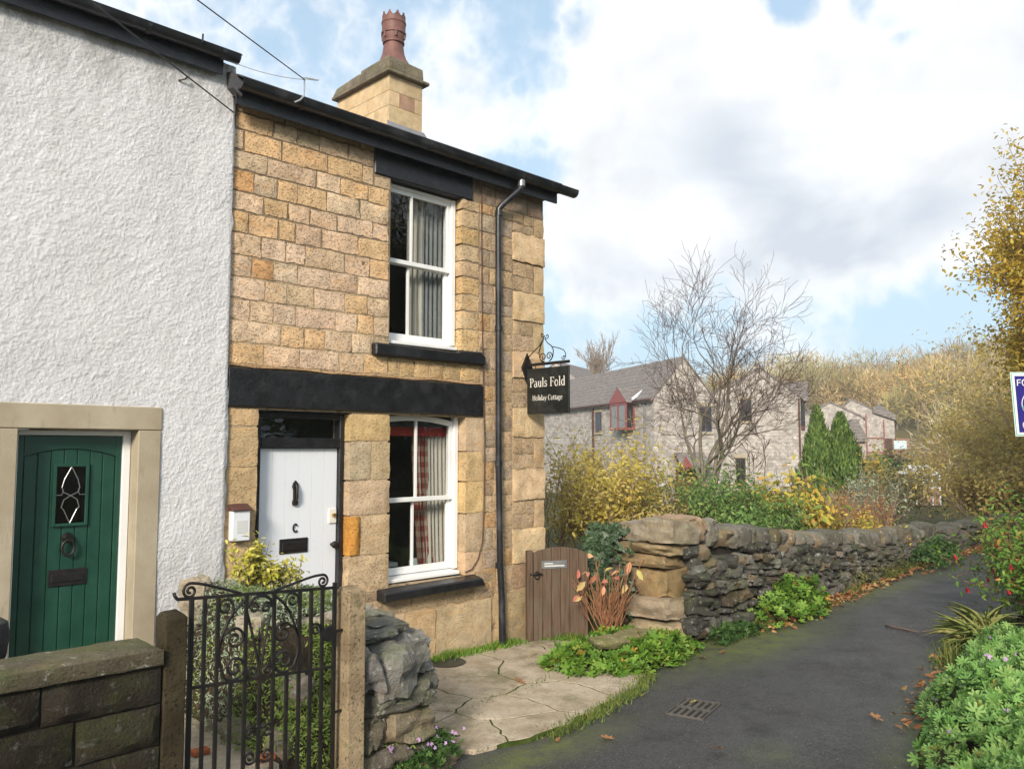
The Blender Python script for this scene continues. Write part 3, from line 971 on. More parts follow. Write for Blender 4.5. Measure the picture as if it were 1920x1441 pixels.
# quoins: long proud blocks with short ones between
quoin = [(4.227, 4.567), (3.549, 3.891), (2.90, 3.21), (2.233, 2.575), (1.532, 1.885), (.839, 1.225)]
qtop = 4.79
for k, (z0, z1) in enumerate(quoin):
    c = tone((.64, .465, .285), .04)
    fblock(6.462, 6.985, z0, z1, c, depth=.10, mat='ashlar', proud=.012 if k % 2 else .018, rough=.012, pillow=.004)
    below = quoin[k - 1][0] if k else qtop
    h = below - z1
    fblock(6.81, 6.985, z1, below, tone((.53, .385, .225), .06), mat='ashlar', depth=.09)
    zm = z1 + h * (.42 + .16 * rng.random())
    xm = 6.462 + .35 * (.35 + .3 * rng.random())
    fblock(6.462, 6.81, z1, zm, tone((.46, .335, .215), .08), rough=.010)
    fblock(6.462, xm, zm, below, tone((.50, .36, .22), .08), rough=.010)
    fblock(xm, 6.81, zm, below, tone((.44, .32, .20), .08), rough=.010)
fblock(6.69, 6.985, .02, .839, tone((.42, .29, .17)), mat='ashlar')
fblock(6.462, 6.69, .57, .839, tone((.40, .28, .17)))
fblock(6.20, 6.69, .02, .565, (.40, .30, .17), mat='ashlar', proud=.05, rough=.006)
# pillars of the ground floor
zp = [0.25, .66, 1.069, 1.337, 1.957, 2.293, 2.46]
for i in range(len(zp) - 1):
    fblock(3.125, 3.418, zp[i], zp[i + 1], tone((.55, .385, .215), .05), mat='ashlar', depth=.17, rough=.007)
zp = [.768, 1.117, 1.489, 1.812, 2.178, 2.44]
for i in range(len(zp) - 1):
    z0, z1 = zp[i], zp[i + 1]
    cols = [(.56, .42, .26), (.60, .43, .265), (.58, .425, .285), (.56, .43, .27), (.61, .425, .215)]
    if i == 1:
        fblock(4.335, 4.455, z0, z1, (.56, .27, .06), mat='ashlar', depth=.18, proud=.012, pillow=.02)
        fblock(4.455, 4.80, z0, z1, tone(cols[i], .04), mat='ashlar', depth=.16)
    elif i == 3:
        fblock(4.335, 4.58, z0, z1, tone((.47, .37, .25), .03), mat='ashlar', depth=.18)
        fblock(4.58, 4.80, z0, z1, tone((.53, .405, .245), .03), mat='ashlar', depth=.16)
    else:
        fblock(4.335, 4.80, z0, z1, tone(cols[i], .04), mat='facade' if i == 0 else 'ashlar', depth=.18, rough=.009)
zp = [.80, 1.035, 1.433, 1.766, 2.082, 2.44]
for i in range(len(zp) - 1):
    fblock(5.765, 6.03, zp[i], zp[i + 1], tone([(.59, .405, .25), (.57, .42, .275), (.61, .42, .21), (.61, .43, .225), (.58, .435, .28)][i], .04), mat='ashlar', depth=.19)
# plinth
fblock(4.335, 4.98, .02, .53, (.54, .41, .265), mat='ashlar', proud=.02)
fblock(4.98, 5.372, .02, .53, (.57, .40, .225), mat='ashlar', proud=.02)
fblock(5.372, 6.135, .02, .53, (.55, .42, .26), mat='ashlar', proud=.02, rough=.01)
for x0, x1 in ((4.335, 4.62), (4.62, 5.05), (5.05, 5.5), (5.5, 5.9), (5.9, 6.19)):
    fblock(x0, x1, .53, .668 if x0 < 5.8 else .80, tone((.40, .30, .19), .08), rough=.012)
fblock(4.335, 4.70, .668, .768, tone((.40, .30, .19)), rough=.012)

# black painted lintels and sills
MB().box(3.118, -.028, 2.455, 6.005, .09, 2.783).build('lintel', M['black'], cottage, bevel=.012)
MB().box(4.568, -.012, 4.78, 5.855, .09, 5.10).build('lintel', M['black'], cottage, bevel=.01)
sl = MB()
sl.prism([(4.565, 3.0), (5.99, 3.0), (5.995, 3.085), (5.93, 3.135), (5.66, 3.128), (5.60, 3.105), (4.565, 3.118)], 'y', -.075, .10)
sl.build('sill', M['black'], cottage, bevel=.012)
sl = MB()
sl.hexa([(4.66, -.13, .675), (5.95, -.13, .69), (5.99, .10, .69), (4.66, .10, .675), (4.66, -.13, .76), (5.90, -.13, .775), (5.93, .14, .82), (4.66, .14, .81)])
sl.build('sill', M['black'], cottage, bevel=.012)
MB().box(3.425, .02, 2.43, 4.33, .10, 2.456).build('lintel', M['black'], cottage)


# sash windows
def sash(win, name, x0, x1, z0, z1, y, bars, w=.045, wb=None, arch=0.0, dep=.035):
    """one sash: frame, upright bar, panes; arch lowers the top corners"""
    fr = MB()
    wb = wb or w
    fr.box(x0, y, z0, x0 + w, y + dep, z1 - arch).box(x1 - w, y, z0, x1, y + dep, z1 - arch)
    fr.box(x0 + w, y + .001, z0, x1 - w, y + dep - .001, z0 + wb)
    if arch:
        n = 12
        P = [(x0, z1 + .03), (x1, z1 + .03)]
        for i in range(n + 1):
            t = i / n
            P.append((x1 - (x1 - x0) * t, z1 - w - arch * (2 * t - 1) ** 2))
        P = P[2:]
        P = P + [(q[0], q[1] + w * 1.25) for q in P[::-1]]
        fr.prism(P[::-1], 'y', y + .001, y + dep - .001)
    else:
        fr.box(x0 + w, y + .001, z1 - w, x1 - w, y + dep - .001, z1)
    so = fr.build(name, M['whitepaint'], win, bevel=.003)
    xs_ = [x0 + w] + bars + [x1 - w]
    for bx in bars:
        MB().box(bx - .011, y + .004, z0 + wb, bx + .011, y + dep - .004, z1 - (w if not arch else w * .9)).build('glazing_bar', M['whitepaint'], so)
    for a, b_ in zip(xs_[:-1], xs_[1:]):
        MB().box(a, y + dep * .45, z0 + wb - .004, b_, y + dep * .45 + .004, z1 - w + .02).build('pane', M['glass'], so)
    return so


def window(x0, x1, z0, z1, zmid, bar, y, arch=0.0):
    win = mk('window', *(lambda m_: (m_.V, m_.F))(MB().box(x0, y - .01, z0, x0 + .05, y + .13, z1).box(x1 - .055, y - .01, z0, x1, y + .13, z1)
             .box(x0 + .05, y - .008 + (.08 if arch else 0), z1 - (.03 if not arch else .012), x1 - .055, y + .13, z1)), M['whitepaint'], cottage, bevel=.004)
    MB().hexa([(x0, y - .06, z0 - .055), (x1 - .01, y - .06, z0 - .055), (x1 - .01, y + .12, z0 - .055), (x0, y + .12, z0 - .055),
               (x0, y - .06, z0 - .02), (x1 - .01, y - .06, z0 - .02), (x1 - .01, y + .12, z0 - .001), (x0, y + .12, z0 - .001)]).build('bottom_board', M['whitepaint'], win, bevel=.006)
    sash(win, 'sash', x0 + .05, x1 - .055, zmid - .02, z1 - (.03 if not arch else .015), y + .012, [bar], .045, .045, arch)
    sash(win, 'sash', x0 + .05, x1 - .055, z0, zmid + .022, y + .052, [bar - .006], .048, .07)
    return win


window(4.55, 5.695, 3.195, 4.765, 3.99, 5.125, .105)
window(4.62, 5.765, .865, 2.452, 1.60, 5.225, .125, arch=.055)
MB().box(4.63, .168, 2.33, 5.70, .176, 2.455).build('lintel_shade', M['black'], cottage)  # black infill above the arched sash, the lintel's shade put in as colour

# door, frame and fanlight
MB().box(3.43, .09, .25, 3.49, .19, 2.43).box(4.285, .09, .25, 4.335, .19, 2.43).box(3.49, .092, 2.375, 4.285, .19, 2.43).box(3.49, .085, 2.115, 4.285, .19, 2.205).build('door_frame', M['black'], cottage, bevel=.006)
MB().box(3.49, .14, 2.205, 4.285, .146, 2.375).build('fanlight', M['glass'], cottage)
door = MB().box(3.493, .1345, .272, 4.283, .17, 2.11).build('door', M['doorwhite'], cottage, bevel=.003)
for i in range(6):
    MB().box(3.493 + .1317 * i + .0012, .1305, .272, 3.493 + .1317 * (i + 1) - .0012, .1342, 2.11).build('plank', M['doorwhite'], door, bevel=.0012)
kn = MB()
kn.prism([(3.826, 1.605), (3.866, 1.605), (3.872, 1.63), (3.862, 1.66), (3.862, 1.74), (3.872, 1.77), (3.866, 1.80), (3.846, 1.825), (3.826, 1.80), (3.820, 1.77), (3.830, 1.74), (3.830, 1.66), (3.820, 1.63)], 'y', .105, .131)
kn.tube([(3.846, .10, 1.79), (3.846, .085, 1.76), (3.846, .083, 1.68), (3.846, .095, 1.64)], .011, 8)
kn.build('door_knocker', M['iron'], door, smooth=True, sharp=40)
lp = MB().box(3.705, .118, 1.185, 3.985, .131, 1.315).build('letter_plate', M['iron'], door, bevel=.004)
MB().box(3.725, .108, 1.215, 3.965, .120, 1.285).build('letter_flap', M['iron'], door, bevel=.004)
MB().box(4.20, .115, 1.425, 4.275, .131, 1.555).build('lock_plate', M['letter_cream'], door, bevel=.002)
MB().tube([(4.24, .118, 1.50), (4.24, .085, 1.50)], .017, 12).build('lock_cylinder', M['brass'], door)
MB().tube([(4.235, .131, 1.232), (4.235, .10, 1.232), (4.235, .09, 1.232), (4.235, .07, 1.232), (4.235, .055, 1.232)], [.014, .014, .028, .034, .02], 14).build('door_knob', M['iron'], door, smooth=True)
# number plate letter: a small black C
cc = MB()
pts = [(3.858 + .022 * cos(a), .124, 1.405 + .034 * sin(a)) for a in np.linspace(.7, 2 * pi - .7, 12)]
cc.tube(pts, .008, 6).build('door_letter', M['iron'], door)
# stone step under the door
MB().box(3.42, -.12, .12, 4.34, .19, .265).build('door_step', M['surround'], cottage, bevel=.015)

# eaves: fascia, soffit, gutter with brackets, roof
MB().box(3.075, -.13, 4.985, 7.075, -.108, 5.165).build('fascia', M['black'], cottage)
MB().box(3.075, -.108, 5.06, 7.07, .10, 5.085).build('soffit', M['gutter'], cottage)
gt = MB()
prof = [(.068 * cos(a), .068 * sin(a)) for a in np.linspace(pi, 2 * pi, 9)] + [(.074, .012), (.062, .010)] + [(.058 * cos(a), .058 * sin(a)) for a in np.linspace(2 * pi, pi, 9)] + [(-.074, .012)]
gt.prism([(-.205 + p[0], 5.15 + p[1]) for p in prof], 'x', 3.07, 7.30)
gutter = gt.build('gutter', M['gutter'], cottage, smooth=True, sharp=40)
for gx in (3.62, 4.35, 5.05, 5.72, 6.38, 7.0):
    MB().prism([(-.205 + 1.06 * .07 * cos(a), 5.15 + 1.06 * .07 * sin(a)) for a in np.linspace(pi, 2 * pi, 9)] + [(-.205 + .07 * .98 * cos(a), 5.15 + .07 * .98 * sin(a)) for a in np.linspace(2 * pi, pi, 9)], 'x', gx, gx + .035).build('gutter_bracket', M['gutter'], gutter)
MB().prism([(-.205 + .066 * cos(a), 5.15 + .066 * sin(a)) for a in np.linspace(pi, 2 * pi, 9)], 'x', 7.295, 7.305).build('end_cap', M['gutter'], gutter)
roof = MB()
for i in range(12):                                   # slate courses, each lapping the one below
    y0, z0 = -.19 + i * .258, 5.20 + i * .258 * .445
    roof.hexa([(3.06, y0, z0), (7.10, y0, z0), (7.10, y0 + .30, z0 + .30 * .445 - .012), (3.06, y0 + .30, z0 + .30 * .445 - .012),
               (3.06, y0, z0 + .014), (7.10, y0, z0 + .014), (7.10, y0 + .30, z0 + .30 * .445 + .002), (3.06, y0 + .30, z0 + .30 * .445 + .002)])
roof.add([(3.06, 2.9, 6.585), (7.10, 2.9, 6.585), (7.10, 6.0, 5.2), (3.06, 6.0, 5.2), (3.06, 2.9, 6.565), (7.10, 2.9, 6.565), (7.10, 6.0, 5.18), (3.06, 6.0, 5.18)],
         [(0, 1, 2, 3), (7, 6, 5, 4), (1, 5, 6, 2), (0, 3, 7, 4)])
roof.build('roof', M['slate'], cottage)
# downpipe with swan neck
dp = MB()
dp.tube([(6.40, -.205, 5.085), (6.40, -.205, 5.02), (6.37, -.19, 4.97), (6.22, -.09, 4.80), (6.185, -.065, 4.75), (6.18, -.062, 4.68)], .034, 12)
dp.tube([(6.18, -.062, 4.70), (6.185, -.062, 3.45), (6.19, -.062, 2.0), (6.20, -.075, .9), (6.205, -.095, .55), (6.205, -.11, .04)], [.034, .034, .034, .034, .034, .04], 12)
pipe = dp.build('downpipe', M['gutter'], cottage, smooth=True, sharp=50)
for z in (4.70, 3.42, 1.95, .87):
    p = MB()
    p.tube([(6.187, -.064 if z > 1 else -.076, z - .03), (6.187, -.064 if z > 1 else -.076, z + .03)], .043, 12)
    p.build('pipe_collar', M['gutter'], pipe, smooth=True, sharp=50)
MB().tube([(6.40, -.205, 5.09), (6.40, -.205, 5.02)], .042, 12).build('pipe_collar', M['grey_metal'], pipe, smooth=True, sharp=50)
# thin cable down the jamb
cab = MB()
cab.tube([(5.965, -.02, 4.95), (5.97, -.02, 4.2), (5.985, -.02, 3.3), (6.02, -.022, 2.2), (6.015, -.022, 1.5), (5.99, -.02, 1.12), (5.93, -.02, .95), (5.85, -.018, .86), (5.76, -.01, .835)], .0055, 5)
cab.build('wall_cable', M['brown_paint'], cottage, smooth=True)

# chimney: stack of ashlar, weathered cap, crowned pot
cx0, cx1, cy0, cy1 = 6.335, 6.895, 2.20, 3.45
chim = MB().box(cx0 + .03, cy0 + .03, 5.6, cx1 - .03, cy1 - .03, 7.12).build('chimney', M['mortar'], cottage)
def cblock(o, u, n, w, z0, z1, c, **kw):
    block('stone', M['stack'], chim, V3(o[0], o[1], z0 + .003), u, Z_, n, w, z1 - z0 - .006, .03, c, rough=.002, pillow=.002, jit=.002, cell=.12, **kw)
zs = [5.9, 6.2, 6.43, 6.68, 6.88, 7.10]
STK = (.56, .42, .25)
for i in range(5):
    xs = [cx0, cx1] if i in (0, 2, 4) else [cx0, cx0 + .17, cx0 + .43, cx1]
    for a, b_ in zip(xs[:-1], xs[1:]):
        cblock((a + .002, cy0), X_, -Y_, b_ - a - .004, zs[i], zs[i + 1], tone(STK if not (i == 3 and a > cx0 and b_ < cx1) else (.40, .25, .17), .05))
    ys = [cy1, cy1 - (.5 if i % 2 else .78), cy0 + (.22 if i % 2 else .34), cy0]
    for a, b_ in zip(ys[:-1], ys[1:]):
        cblock((cx0, a - .002), -Y_, -X_, a - b_ - .004, zs[i], zs[i + 1], tone((.60, .45, .27), .06))
cap = MB()
cap.box(cx0 - .075, cy0 - .075, 7.10, cx1 + .075, cy1 + .05, 7.15)
cap.hexa([(cx0 - .06, cy0 - .06, 7.15), (cx1 - .02, cy0 - .06, 7.15), (cx1 - .02, cy0 + .62, 7.15), (cx0 - .06, cy0 + .62, 7.15),
          (cx0 - .05, cy0 - .05, 7.33), (cx1 - .03, cy0 - .05, 7.31), (cx1 - .04, cy0 + .60, 7.30), (cx0 - .05, cy0 + .60, 7.32)])
cap.hexa([(cx0 - .065, cy0 + .62, 7.15), (cx1 + .02, cy0 + .62, 7.15), (cx1 + .02, cy1 + .04, 7.15), (cx0 - .065, cy1 + .04, 7.15),
          (cx0 - .055, cy0 + .62, 7.29), (cx1, cy0 + .62, 7.29), (cx1, cy1, 7.27), (cx0 - .02, cy1, 7.28)])
cap.build('chimney_cap', M['weathered'], chim, bevel=.018, seg=2, color=(.21, .175, .125))
MB().hexa([(cx0 - .03, cy0 - .05, 6.30), (cx1 + .06, cy0 - .05, 6.30), (cx1 + .06, cy0, 6.42), (cx0 - .03, cy0, 6.42), (cx0 - .03, cy0 - .06, 6.34), (cx1 + .06, cy0 - .06, 6.34), (cx1 + .04, cy0 + .005, 6.45), (cx0 - .03, cy0 + .005, 6.46)]).build('flashing', M['lead'], chim)
pc = ((cx0 + cx1) / 2 - .005, cy0 + .29, 7.31)
pot = MB()
HS = 1.13                                             # the pot is tall for its width
pot.lathe(pc, [(r_, z_ * HS) for r_, z_ in [(.235, 0), (.235, .02), (.20, .07), (.165, .14), (.142, .22), (.13, .32), (.128, .345)]], 16, [1, 1, .9, .6, .4, .3, .2])
pot.lathe(pc, [(r_, z_ * HS) for r_, z_ in [(.128, .34), (.150, .345), (.152, .362), (.140, .37), (.158, .43), (.158, .455), (.135, .46)]], 24)
pot.lathe(pc, [(r_, z_ * HS) for r_, z_ in [(.15, .455), (.172, .46), (.174, .485), (.162, .50), (.164, .57), (.166, .59), (.174, .60), (.170, .62), (.160, .625), (.162, .67), (.150, .67), (.14, .5)]], 24)
pot.build('chimney_pot', M['terracotta'], chim, smooth=True, sharp=35)
for k in range(9):                                    # crown of points
    a = 2 * pi * (k + .3) / 9
    cr = MB()
    P = []
    for (da, z) in ((-.30, .665), (-.10, .70), (-.06, .722), (.06, .722), (.10, .70), (.30, .665)):
        P.append((a + da, z))
    V = [(pc[0] + r * cos(q), pc[1] + r * sin(q), pc[2] + z * HS) for r in (.163, .145) for q, z in P]
    cr.add(V, [(0, 1, 2, 3, 4, 5), (11, 10, 9, 8, 7, 6)] + [(i, i + 6, (i + 1) % 6 + 6, (i + 1) % 6) for i in range(6)])
    cr.build('pot_point', M['terracotta'], chim)
for k in range(6):                                    # vent slots below the crown
    a = 2 * pi * (k + .1) / 6
    MB().tube([(pc[0] + .155 * cos(a), pc[1] + .155 * sin(a), pc[2] + .40 * HS), (pc[0] + .166 * cos(a), pc[1] + .166 * sin(a), pc[2] + .47 * HS)], .017, 6).build('pot_rib', M['terracotta'], chim)

# rooms behind the windows
for z0, z1 in ((.1, 2.6), (2.75, 4.95)):
    m_ = MB()
    m_.add([(3.15, .27, z0), (6.9, .27, z0), (6.9, 3.2, z0), (3.15, 3.2, z0), (3.15, .27, z1), (6.9, .27, z1), (6.9, 3.2, z1), (3.15, 3.2, z1)],
           [(0, 1, 2, 3), (4, 7, 6, 5), (1, 5, 6, 2), (2, 6, 7, 3), (0, 3, 7, 4)])
    m_.build('room', M['room'], cottage)
    if z0 > 1:
        MB().box(3.15, .24, z0, 4.55, .27, z1).box(5.70, .24, z0, 6.9, .27, z1).box(4.55, .24, 4.78, 5.70, .27, z1).box(4.55, .24, z0, 5.70, .27, 3.14).build('inner_wall', M['room'], cottage)
    else:
        MB().box(4.335, .26, z0, 4.6, .29, z1).box(5.78, .26, z0, 6.9, .29, z1).box(4.6, .26, 2.46, 5.78, .29, z1).box(4.6, .26, z0, 5.78, .29, .81).box(3.15, .26, z0, 3.43, .29, z1).build('inner_wall', M['room'], cottage)


def curtain(name, x0, x1, y, z0, z1, mat, label, folds=7, amp=.03, taper=0.0, shift=0.0):
    n, k = folds * 6, 14
    V, F = [], []
    for j in range(k + 1):
        t = j / k
        for i in range(n + 1):
            s = i / n
            xx = x0 + (x1 - x0) * s
            xx = xx + shift * t ** 1.5 - taper * t ** 1.5 * (s - .0)
            V.append((xx, y + amp * sin(s * folds * 2 * pi + .6 * sin(3 * t)) + amp * .4 * sin(s * 5), z1 + (z0 - z1) * t))
    for j in range(k):
        for i in range(n):
            F.append((j * (n + 1) + i, j * (n + 1) + i + 1, (j + 1) * (n + 1) + i + 1, (j + 1) * (n + 1) + i))
    o = mk(name, V, F, mat, None, smooth=True)
    sm = o.modifiers.new('thick', 'SOLIDIFY')
    sm.thickness = .004
    return tag(o, label, 'curtain')


curtain('curtain', 5.36, 5.70, .285, 3.10, 4.85, M['net'], 'grey curtain behind the upper sash window', 6)
curtain('curtain', 5.22, 5.40, .31, 3.10, 4.85, M['cloth_cream'], 'narrow cream drape beside the grey curtain upstairs', 3)
curtain('curtain', 5.50, 5.74, .33, .75, 2.45, M['cloth_cream'], 'cream lining curtain behind the lower window', 5, shift=.04)
curtain('curtain', 5.34, 5.52, .36, .75, 2.40, M['cloth_red'], 'red checked curtain gathered behind the lower window', 4, shift=.12)
tag(MB().box(4.66, .275, 2.24, 5.74, .30, 2.45).build('pelmet', M['red_cloth'], None, bevel=.004), 'red pelmet across the top of the lower window', 'pelmet')
# table behind the window carrying books and a lamp shade
tb = thing('table', 'brown table just inside the lower window', 'table', (5.5, .75, .1))
MB().box(4.75, .48, .72, 6.6, 1.1, .76).build('tabletop', M['wicker'], tb)
for (a, b_) in ((4.8, .52), (6.5, .52), (4.8, 1.04), (6.5, 1.04)):
    MB().box(a, b_, .1, a + .06, b_ + .04, .72).build('leg', M['wicker'], tb)
bk = thing('book_pile', 'small pile of pale books inside the lower window', 'books', (5.2, .66, .76))
for i in range(4):
    MB().box(5.08 + .01 * i, .56, .76 + .042 * i, 5.34 - .02 * (i % 2), .74, .798 + .042 * i).build('book', M['paper'] if i % 2 else M['slate'], bk)
ch = thing('chair', 'pale blue rounded chair back inside the lower window', 'chair', (5.50, .42, .1))
n = 6
P = [(5.36, .86), (5.36, .98)] + [(5.385 - .025 * cos(a), .98 + .03 * sin(a)) for a in np.linspace(0, pi / 2, n)] + [(5.64 + .025 * sin(a), .98 + .03 * cos(a)) for a in np.linspace(0, pi / 2, n)] + [(5.665, .86)]
P = [(x, z - .04) for x, z in P]
MB().prism(P, 'y', .40, .42).build('backrest', M['paleblue'], ch)
MB().box(5.36, .42, .45, 5.665, .47, .49).build('seat', M['paleblue'], ch)
for a in (5.37, 5.64):
    MB().box(a, .42, .1, a + .025, .445, .82).build('leg', M['grey_metal'], ch)
tag(MB().lathe((5.98, .62, .76), [(.12, 0), (.125, .02), (.12, .28), (.13, .29), (.13, .31), (.11, .32)], 20).build('basket', M['wicker'], None, smooth=True, sharp=40), 'round brown wicker basket on the table behind the lower window', 'basket')

# leaflet box and key safe on the left pillar
lb = thing('leaflet_box', 'white leaflet box with a dark pitched lid on the left pillar', 'box', (3.25, -.03, 1.36))
MB().box(3.165, -.085, 1.355, 3.315, -.009, 1.60).build('body', M['doorwhite'], lb, bevel=.004)
MB().hexa([(3.155, -.105, 1.60), (3.325, -.105, 1.60), (3.325, -.009, 1.60), (3.155, -.009, 1.60), (3.155, -.105, 1.615), (3.325, -.105, 1.615), (3.325, -.009, 1.655), (3.155, -.009, 1.655)]).build('lid', M['brown_paint'], lb, bevel=.003)
MB().box(3.20, -.0875, 1.42, 3.29, -.086, 1.52).build('leaflet', M['paper'], lb)
ks = thing('key_safe', 'small black key safe on the edge of the door opening', 'key safe', (3.428, .03, 1.48))
MB().box(3.419, .006, 1.475, 3.445, .075, 1.60).build('case', M['iron'], ks, bevel=.006)
MB().box(3.443, .02, 1.50, 3.449, .06, 1.56).build('dial_panel', M['gutter'], ks)

# hanging sign with scrolled bracket, out from the wall near the corner
sg = thing('hanging_sign', 'black hanging sign with cream lettering on a scrolled iron bracket', 'sign', (6.67, -.05, 2.5))
SX = 6.67
MB().prism([(0, 2.88), (-.045, 3.03), (0, 3.18), (.045, 3.03)], 'y', -.012, -.0).V
bp = MB()
bp.add([(SX + a, y, z) for y in (-.034, -.012) for a, z in ((0, 2.85), (.085, 3.02), (0, 3.19), (-.085, 3.02))],
       [(0, 1, 2, 3), (7, 6, 5, 4), (0, 4, 5, 1), (1, 5, 6, 2), (2, 6, 7, 3), (3, 7, 4, 0)])
bp.build('back_plate', M['iron'], sg)
MB().box(SX - .012, -.66, 3.035, SX + .012, -.03, 3.065).build('arm', M['iron'], sg)
def spiral(c, r, a0, turns, n=26, plane='yz', x=SX, k=.85, dirn_=1):
    P = []
    for i in range(n + 1):
        t = i / n
        rr = r * (1 - k * t)
        a = a0 + dirn_ * 2 * pi * turns * t
        P.append((x, c[0] + rr * cos(a), c[1] + rr * sin(a)) if plane == 'yz' else (c[0] + rr * cos(a), x, c[1] + rr * sin(a)))
    return P
sc = MB()
sc.tube([(SX, -.035, 3.13), (SX, -.12, 3.19), (SX, -.21, 3.25), (SX, -.27, 3.31), (SX, -.285, 3.35)], .006, 6)
sc.tube(spiral((-.265, 3.375), .03, pi * 1.1, 1.1), .005, 5)
sc.tube(spiral((-.335, 3.355), .035, pi * .05, 1.1, dirn_=-1), .005, 5)
sc.tube([(SX, -.30, 3.33), (SX, -.34, 3.28), (SX, -.40, 3.24), (SX, -.43, 3.19), (SX, -.42, 3.12), (SX, -.38, 3.08)], .006, 6)
sc.tube([(SX, -.285, 3.33), (SX, -.24, 3.26), (SX, -.21, 3.18), (SX, -.23, 3.10), (SX, -.29, 3.07)], .006, 6)
sc.tube(spiral((-.275, 3.125), .055, -pi / 2, 1.5), .006, 6)
sc.tube(spiral((-.365, 3.13), .055, -pi / 2, 1.5, dirn_=-1), .006, 6)
sc.tube([(SX, -.41, 3.23), (SX, -.50, 3.21), (SX, -.58, 3.18), (SX, -.61, 3.14), (SX, -.605, 3.10)], .005, 6)
sc.tube(spiral((-.58, 3.10), .03, 0, 1.2, dirn_=-1), .005, 5)
sc.tube(spiral((-.075, 3.09), .025, pi, 1.2), .004, 5)
sc.build('scrollwork', M['iron'], sg, smooth=True)
BY0, BY1, BZ0, BZ1 = -.66, -.035, 2.495, 3.005
brd = MB().box(SX - .012, BY0, BZ0, SX + .012, BY1, BZ1).build('board', M['sign_board'], sg, bevel=.004)
for y in (-.16, -.54):
    MB().tube([(SX, y, 3.0), (SX, y, 3.04)], .005, 6).build('hanger', M['iron'], sg)

# serif letters drawn as broad strokes; each glyph is (advance, [polylines of (x, y, half width)])
def arc(cx, cy, rx, ry, a0, a1, w0, w1=None, n=10):
    w1 = w0 if w1 is None else w1
    return [(cx + rx * cos(radians(a0 + (a1 - a0) * i / n)), cy + ry * sin(radians(a0 + (a1 - a0) * i / n)),
             w0 + (w1 - w0) * .5 * (1 - cos(2 * pi * i / n))) for i in range(n + 1)]
T, t = .055, .022
def stem(x, y0, y1, w=T):
    return [(x, y0, w), (x, y1, w)]
def serif(x, y, h=.12):
    return [(x - h, y + (.02 if y < .1 else -.02), .02), (x + h, y + (.02 if y < .1 else -.02), .02)]
GL = {
    'P': (.62, [stem(.16, 0, .98), serif(.16, 0, .14), [(.03, .98, .02), (.3, .98, .02)], [(.16, .98, .022), (.34, .98, .022)] , arc(.32, .73, .20, .25, 90, -90, .022, .06), [(.32, .48, .022), (.16, .48, .022)]]),
    'F': (.62, [stem(.16, 0, .98), serif(.16, 0, .14), [(.03, .97, .024), (.58, .97, .024)], [(.57, .98, .018), (.57, .78, .018)], [(.16, .52, .022), (.46, .52, .022)], [(.46, .60, .018), (.46, .42, .018)]]),
    'H': (.82, [stem(.16, 0, .98), stem(.64, 0, .98), serif(.16, 0), serif(.64, 0), serif(.16, .98), serif(.64, .98), [(.16, .5, .022), (.64, .5, .022)]]),
    'C': (.72, [arc(.40, .49, .31, .49, 55, 305, .024, .06, 18), [(.60, .98, .018), (.60, .76, .018)]]),
    'a': (.52, [arc(.22, .47, .16, .18, 150, 0, .022, .03, 8), stem(.38, .02, .48), [(.38, .03, .03), (.50, .04, .02)], arc(.22, .18, .15, .18, 60, 330, .024, .045, 12), [(.30, .36, .022), (.38, .37, .022)]]),
    'u': (.60, [stem(.15, .18, .64), arc(.30, .18, .15, .17, 180, 340, .05, .03, 8), stem(.45, 0, .64), [(.04, .63, .02), (.15, .63, .02)], [(.34, .63, .02), (.45, .63, .02)], [(.45, .02, .02), (.56, .02, .02)]]),
    'l': (.32, [stem(.15, 0, 1.04), serif(.15, 0, .12), [(.03, 1.02, .02), (.15, 1.02, .02)]]),
    's': (.46, [arc(.22, .48, .14, .16, 30, 200, .022, .04, 8) + arc(.22, .17, .15, .16, 100, -160, .05, .035, 10), [(.36, .64, .016), (.36, .48, .016)], [(.07, .16, .016), (.07, 0, .016)]]),
    'o': (.58, [arc(.28, .32, .20, .32, 0, 360, .03, .052, 22)]),
    'd': (.60, [stem(.44, 0, 1.04), [(.32, 1.02, .02), (.44, 1.02, .02)], arc(.28, .32, .19, .32, 30, 330, .026, .052, 18), [(.44, .02, .02), (.55, .02, .02)]]),
    'i': (.30, [stem(.15, 0, .64), serif(.15, 0, .11), [(.04, .63, .02), (.15, .63, .02)], [(.15, .84, .055), (.15, .94, .055)]]),
    'y': (.56, [[(.08, .64, .05), (.30, .02, .045)], [(.48, .64, .022), (.28, -.04, .024), (.18, -.22, .028), (.06, -.24, .03)], serif(.09, .64, .09), serif(.47, .64, .09)]),
    't': (.38, [stem(.16, .12, .82), arc(.25, .12, .09, .11, 180, 320, .045, .03, 8), [(.03, .62, .022), (.34, .62, .022)]]),
    'g': (.56, [arc(.24, .42, .15, .21, 0, 360, .026, .045, 18), [(.36, .58, .02), (.52, .62, .03)], [(.14, .22, .03), (.12, .10, .03), (.36, .05, .04)], arc(.26, -.10, .20, .13, 60, -240, .03, .035, 16)]),
    'e': (.52, [arc(.26, .32, .19, .32, 5, 320, .026, .05, 18), [(.08, .35, .022), (.45, .35, .022)]]),
    ' ': (.34, []),
}


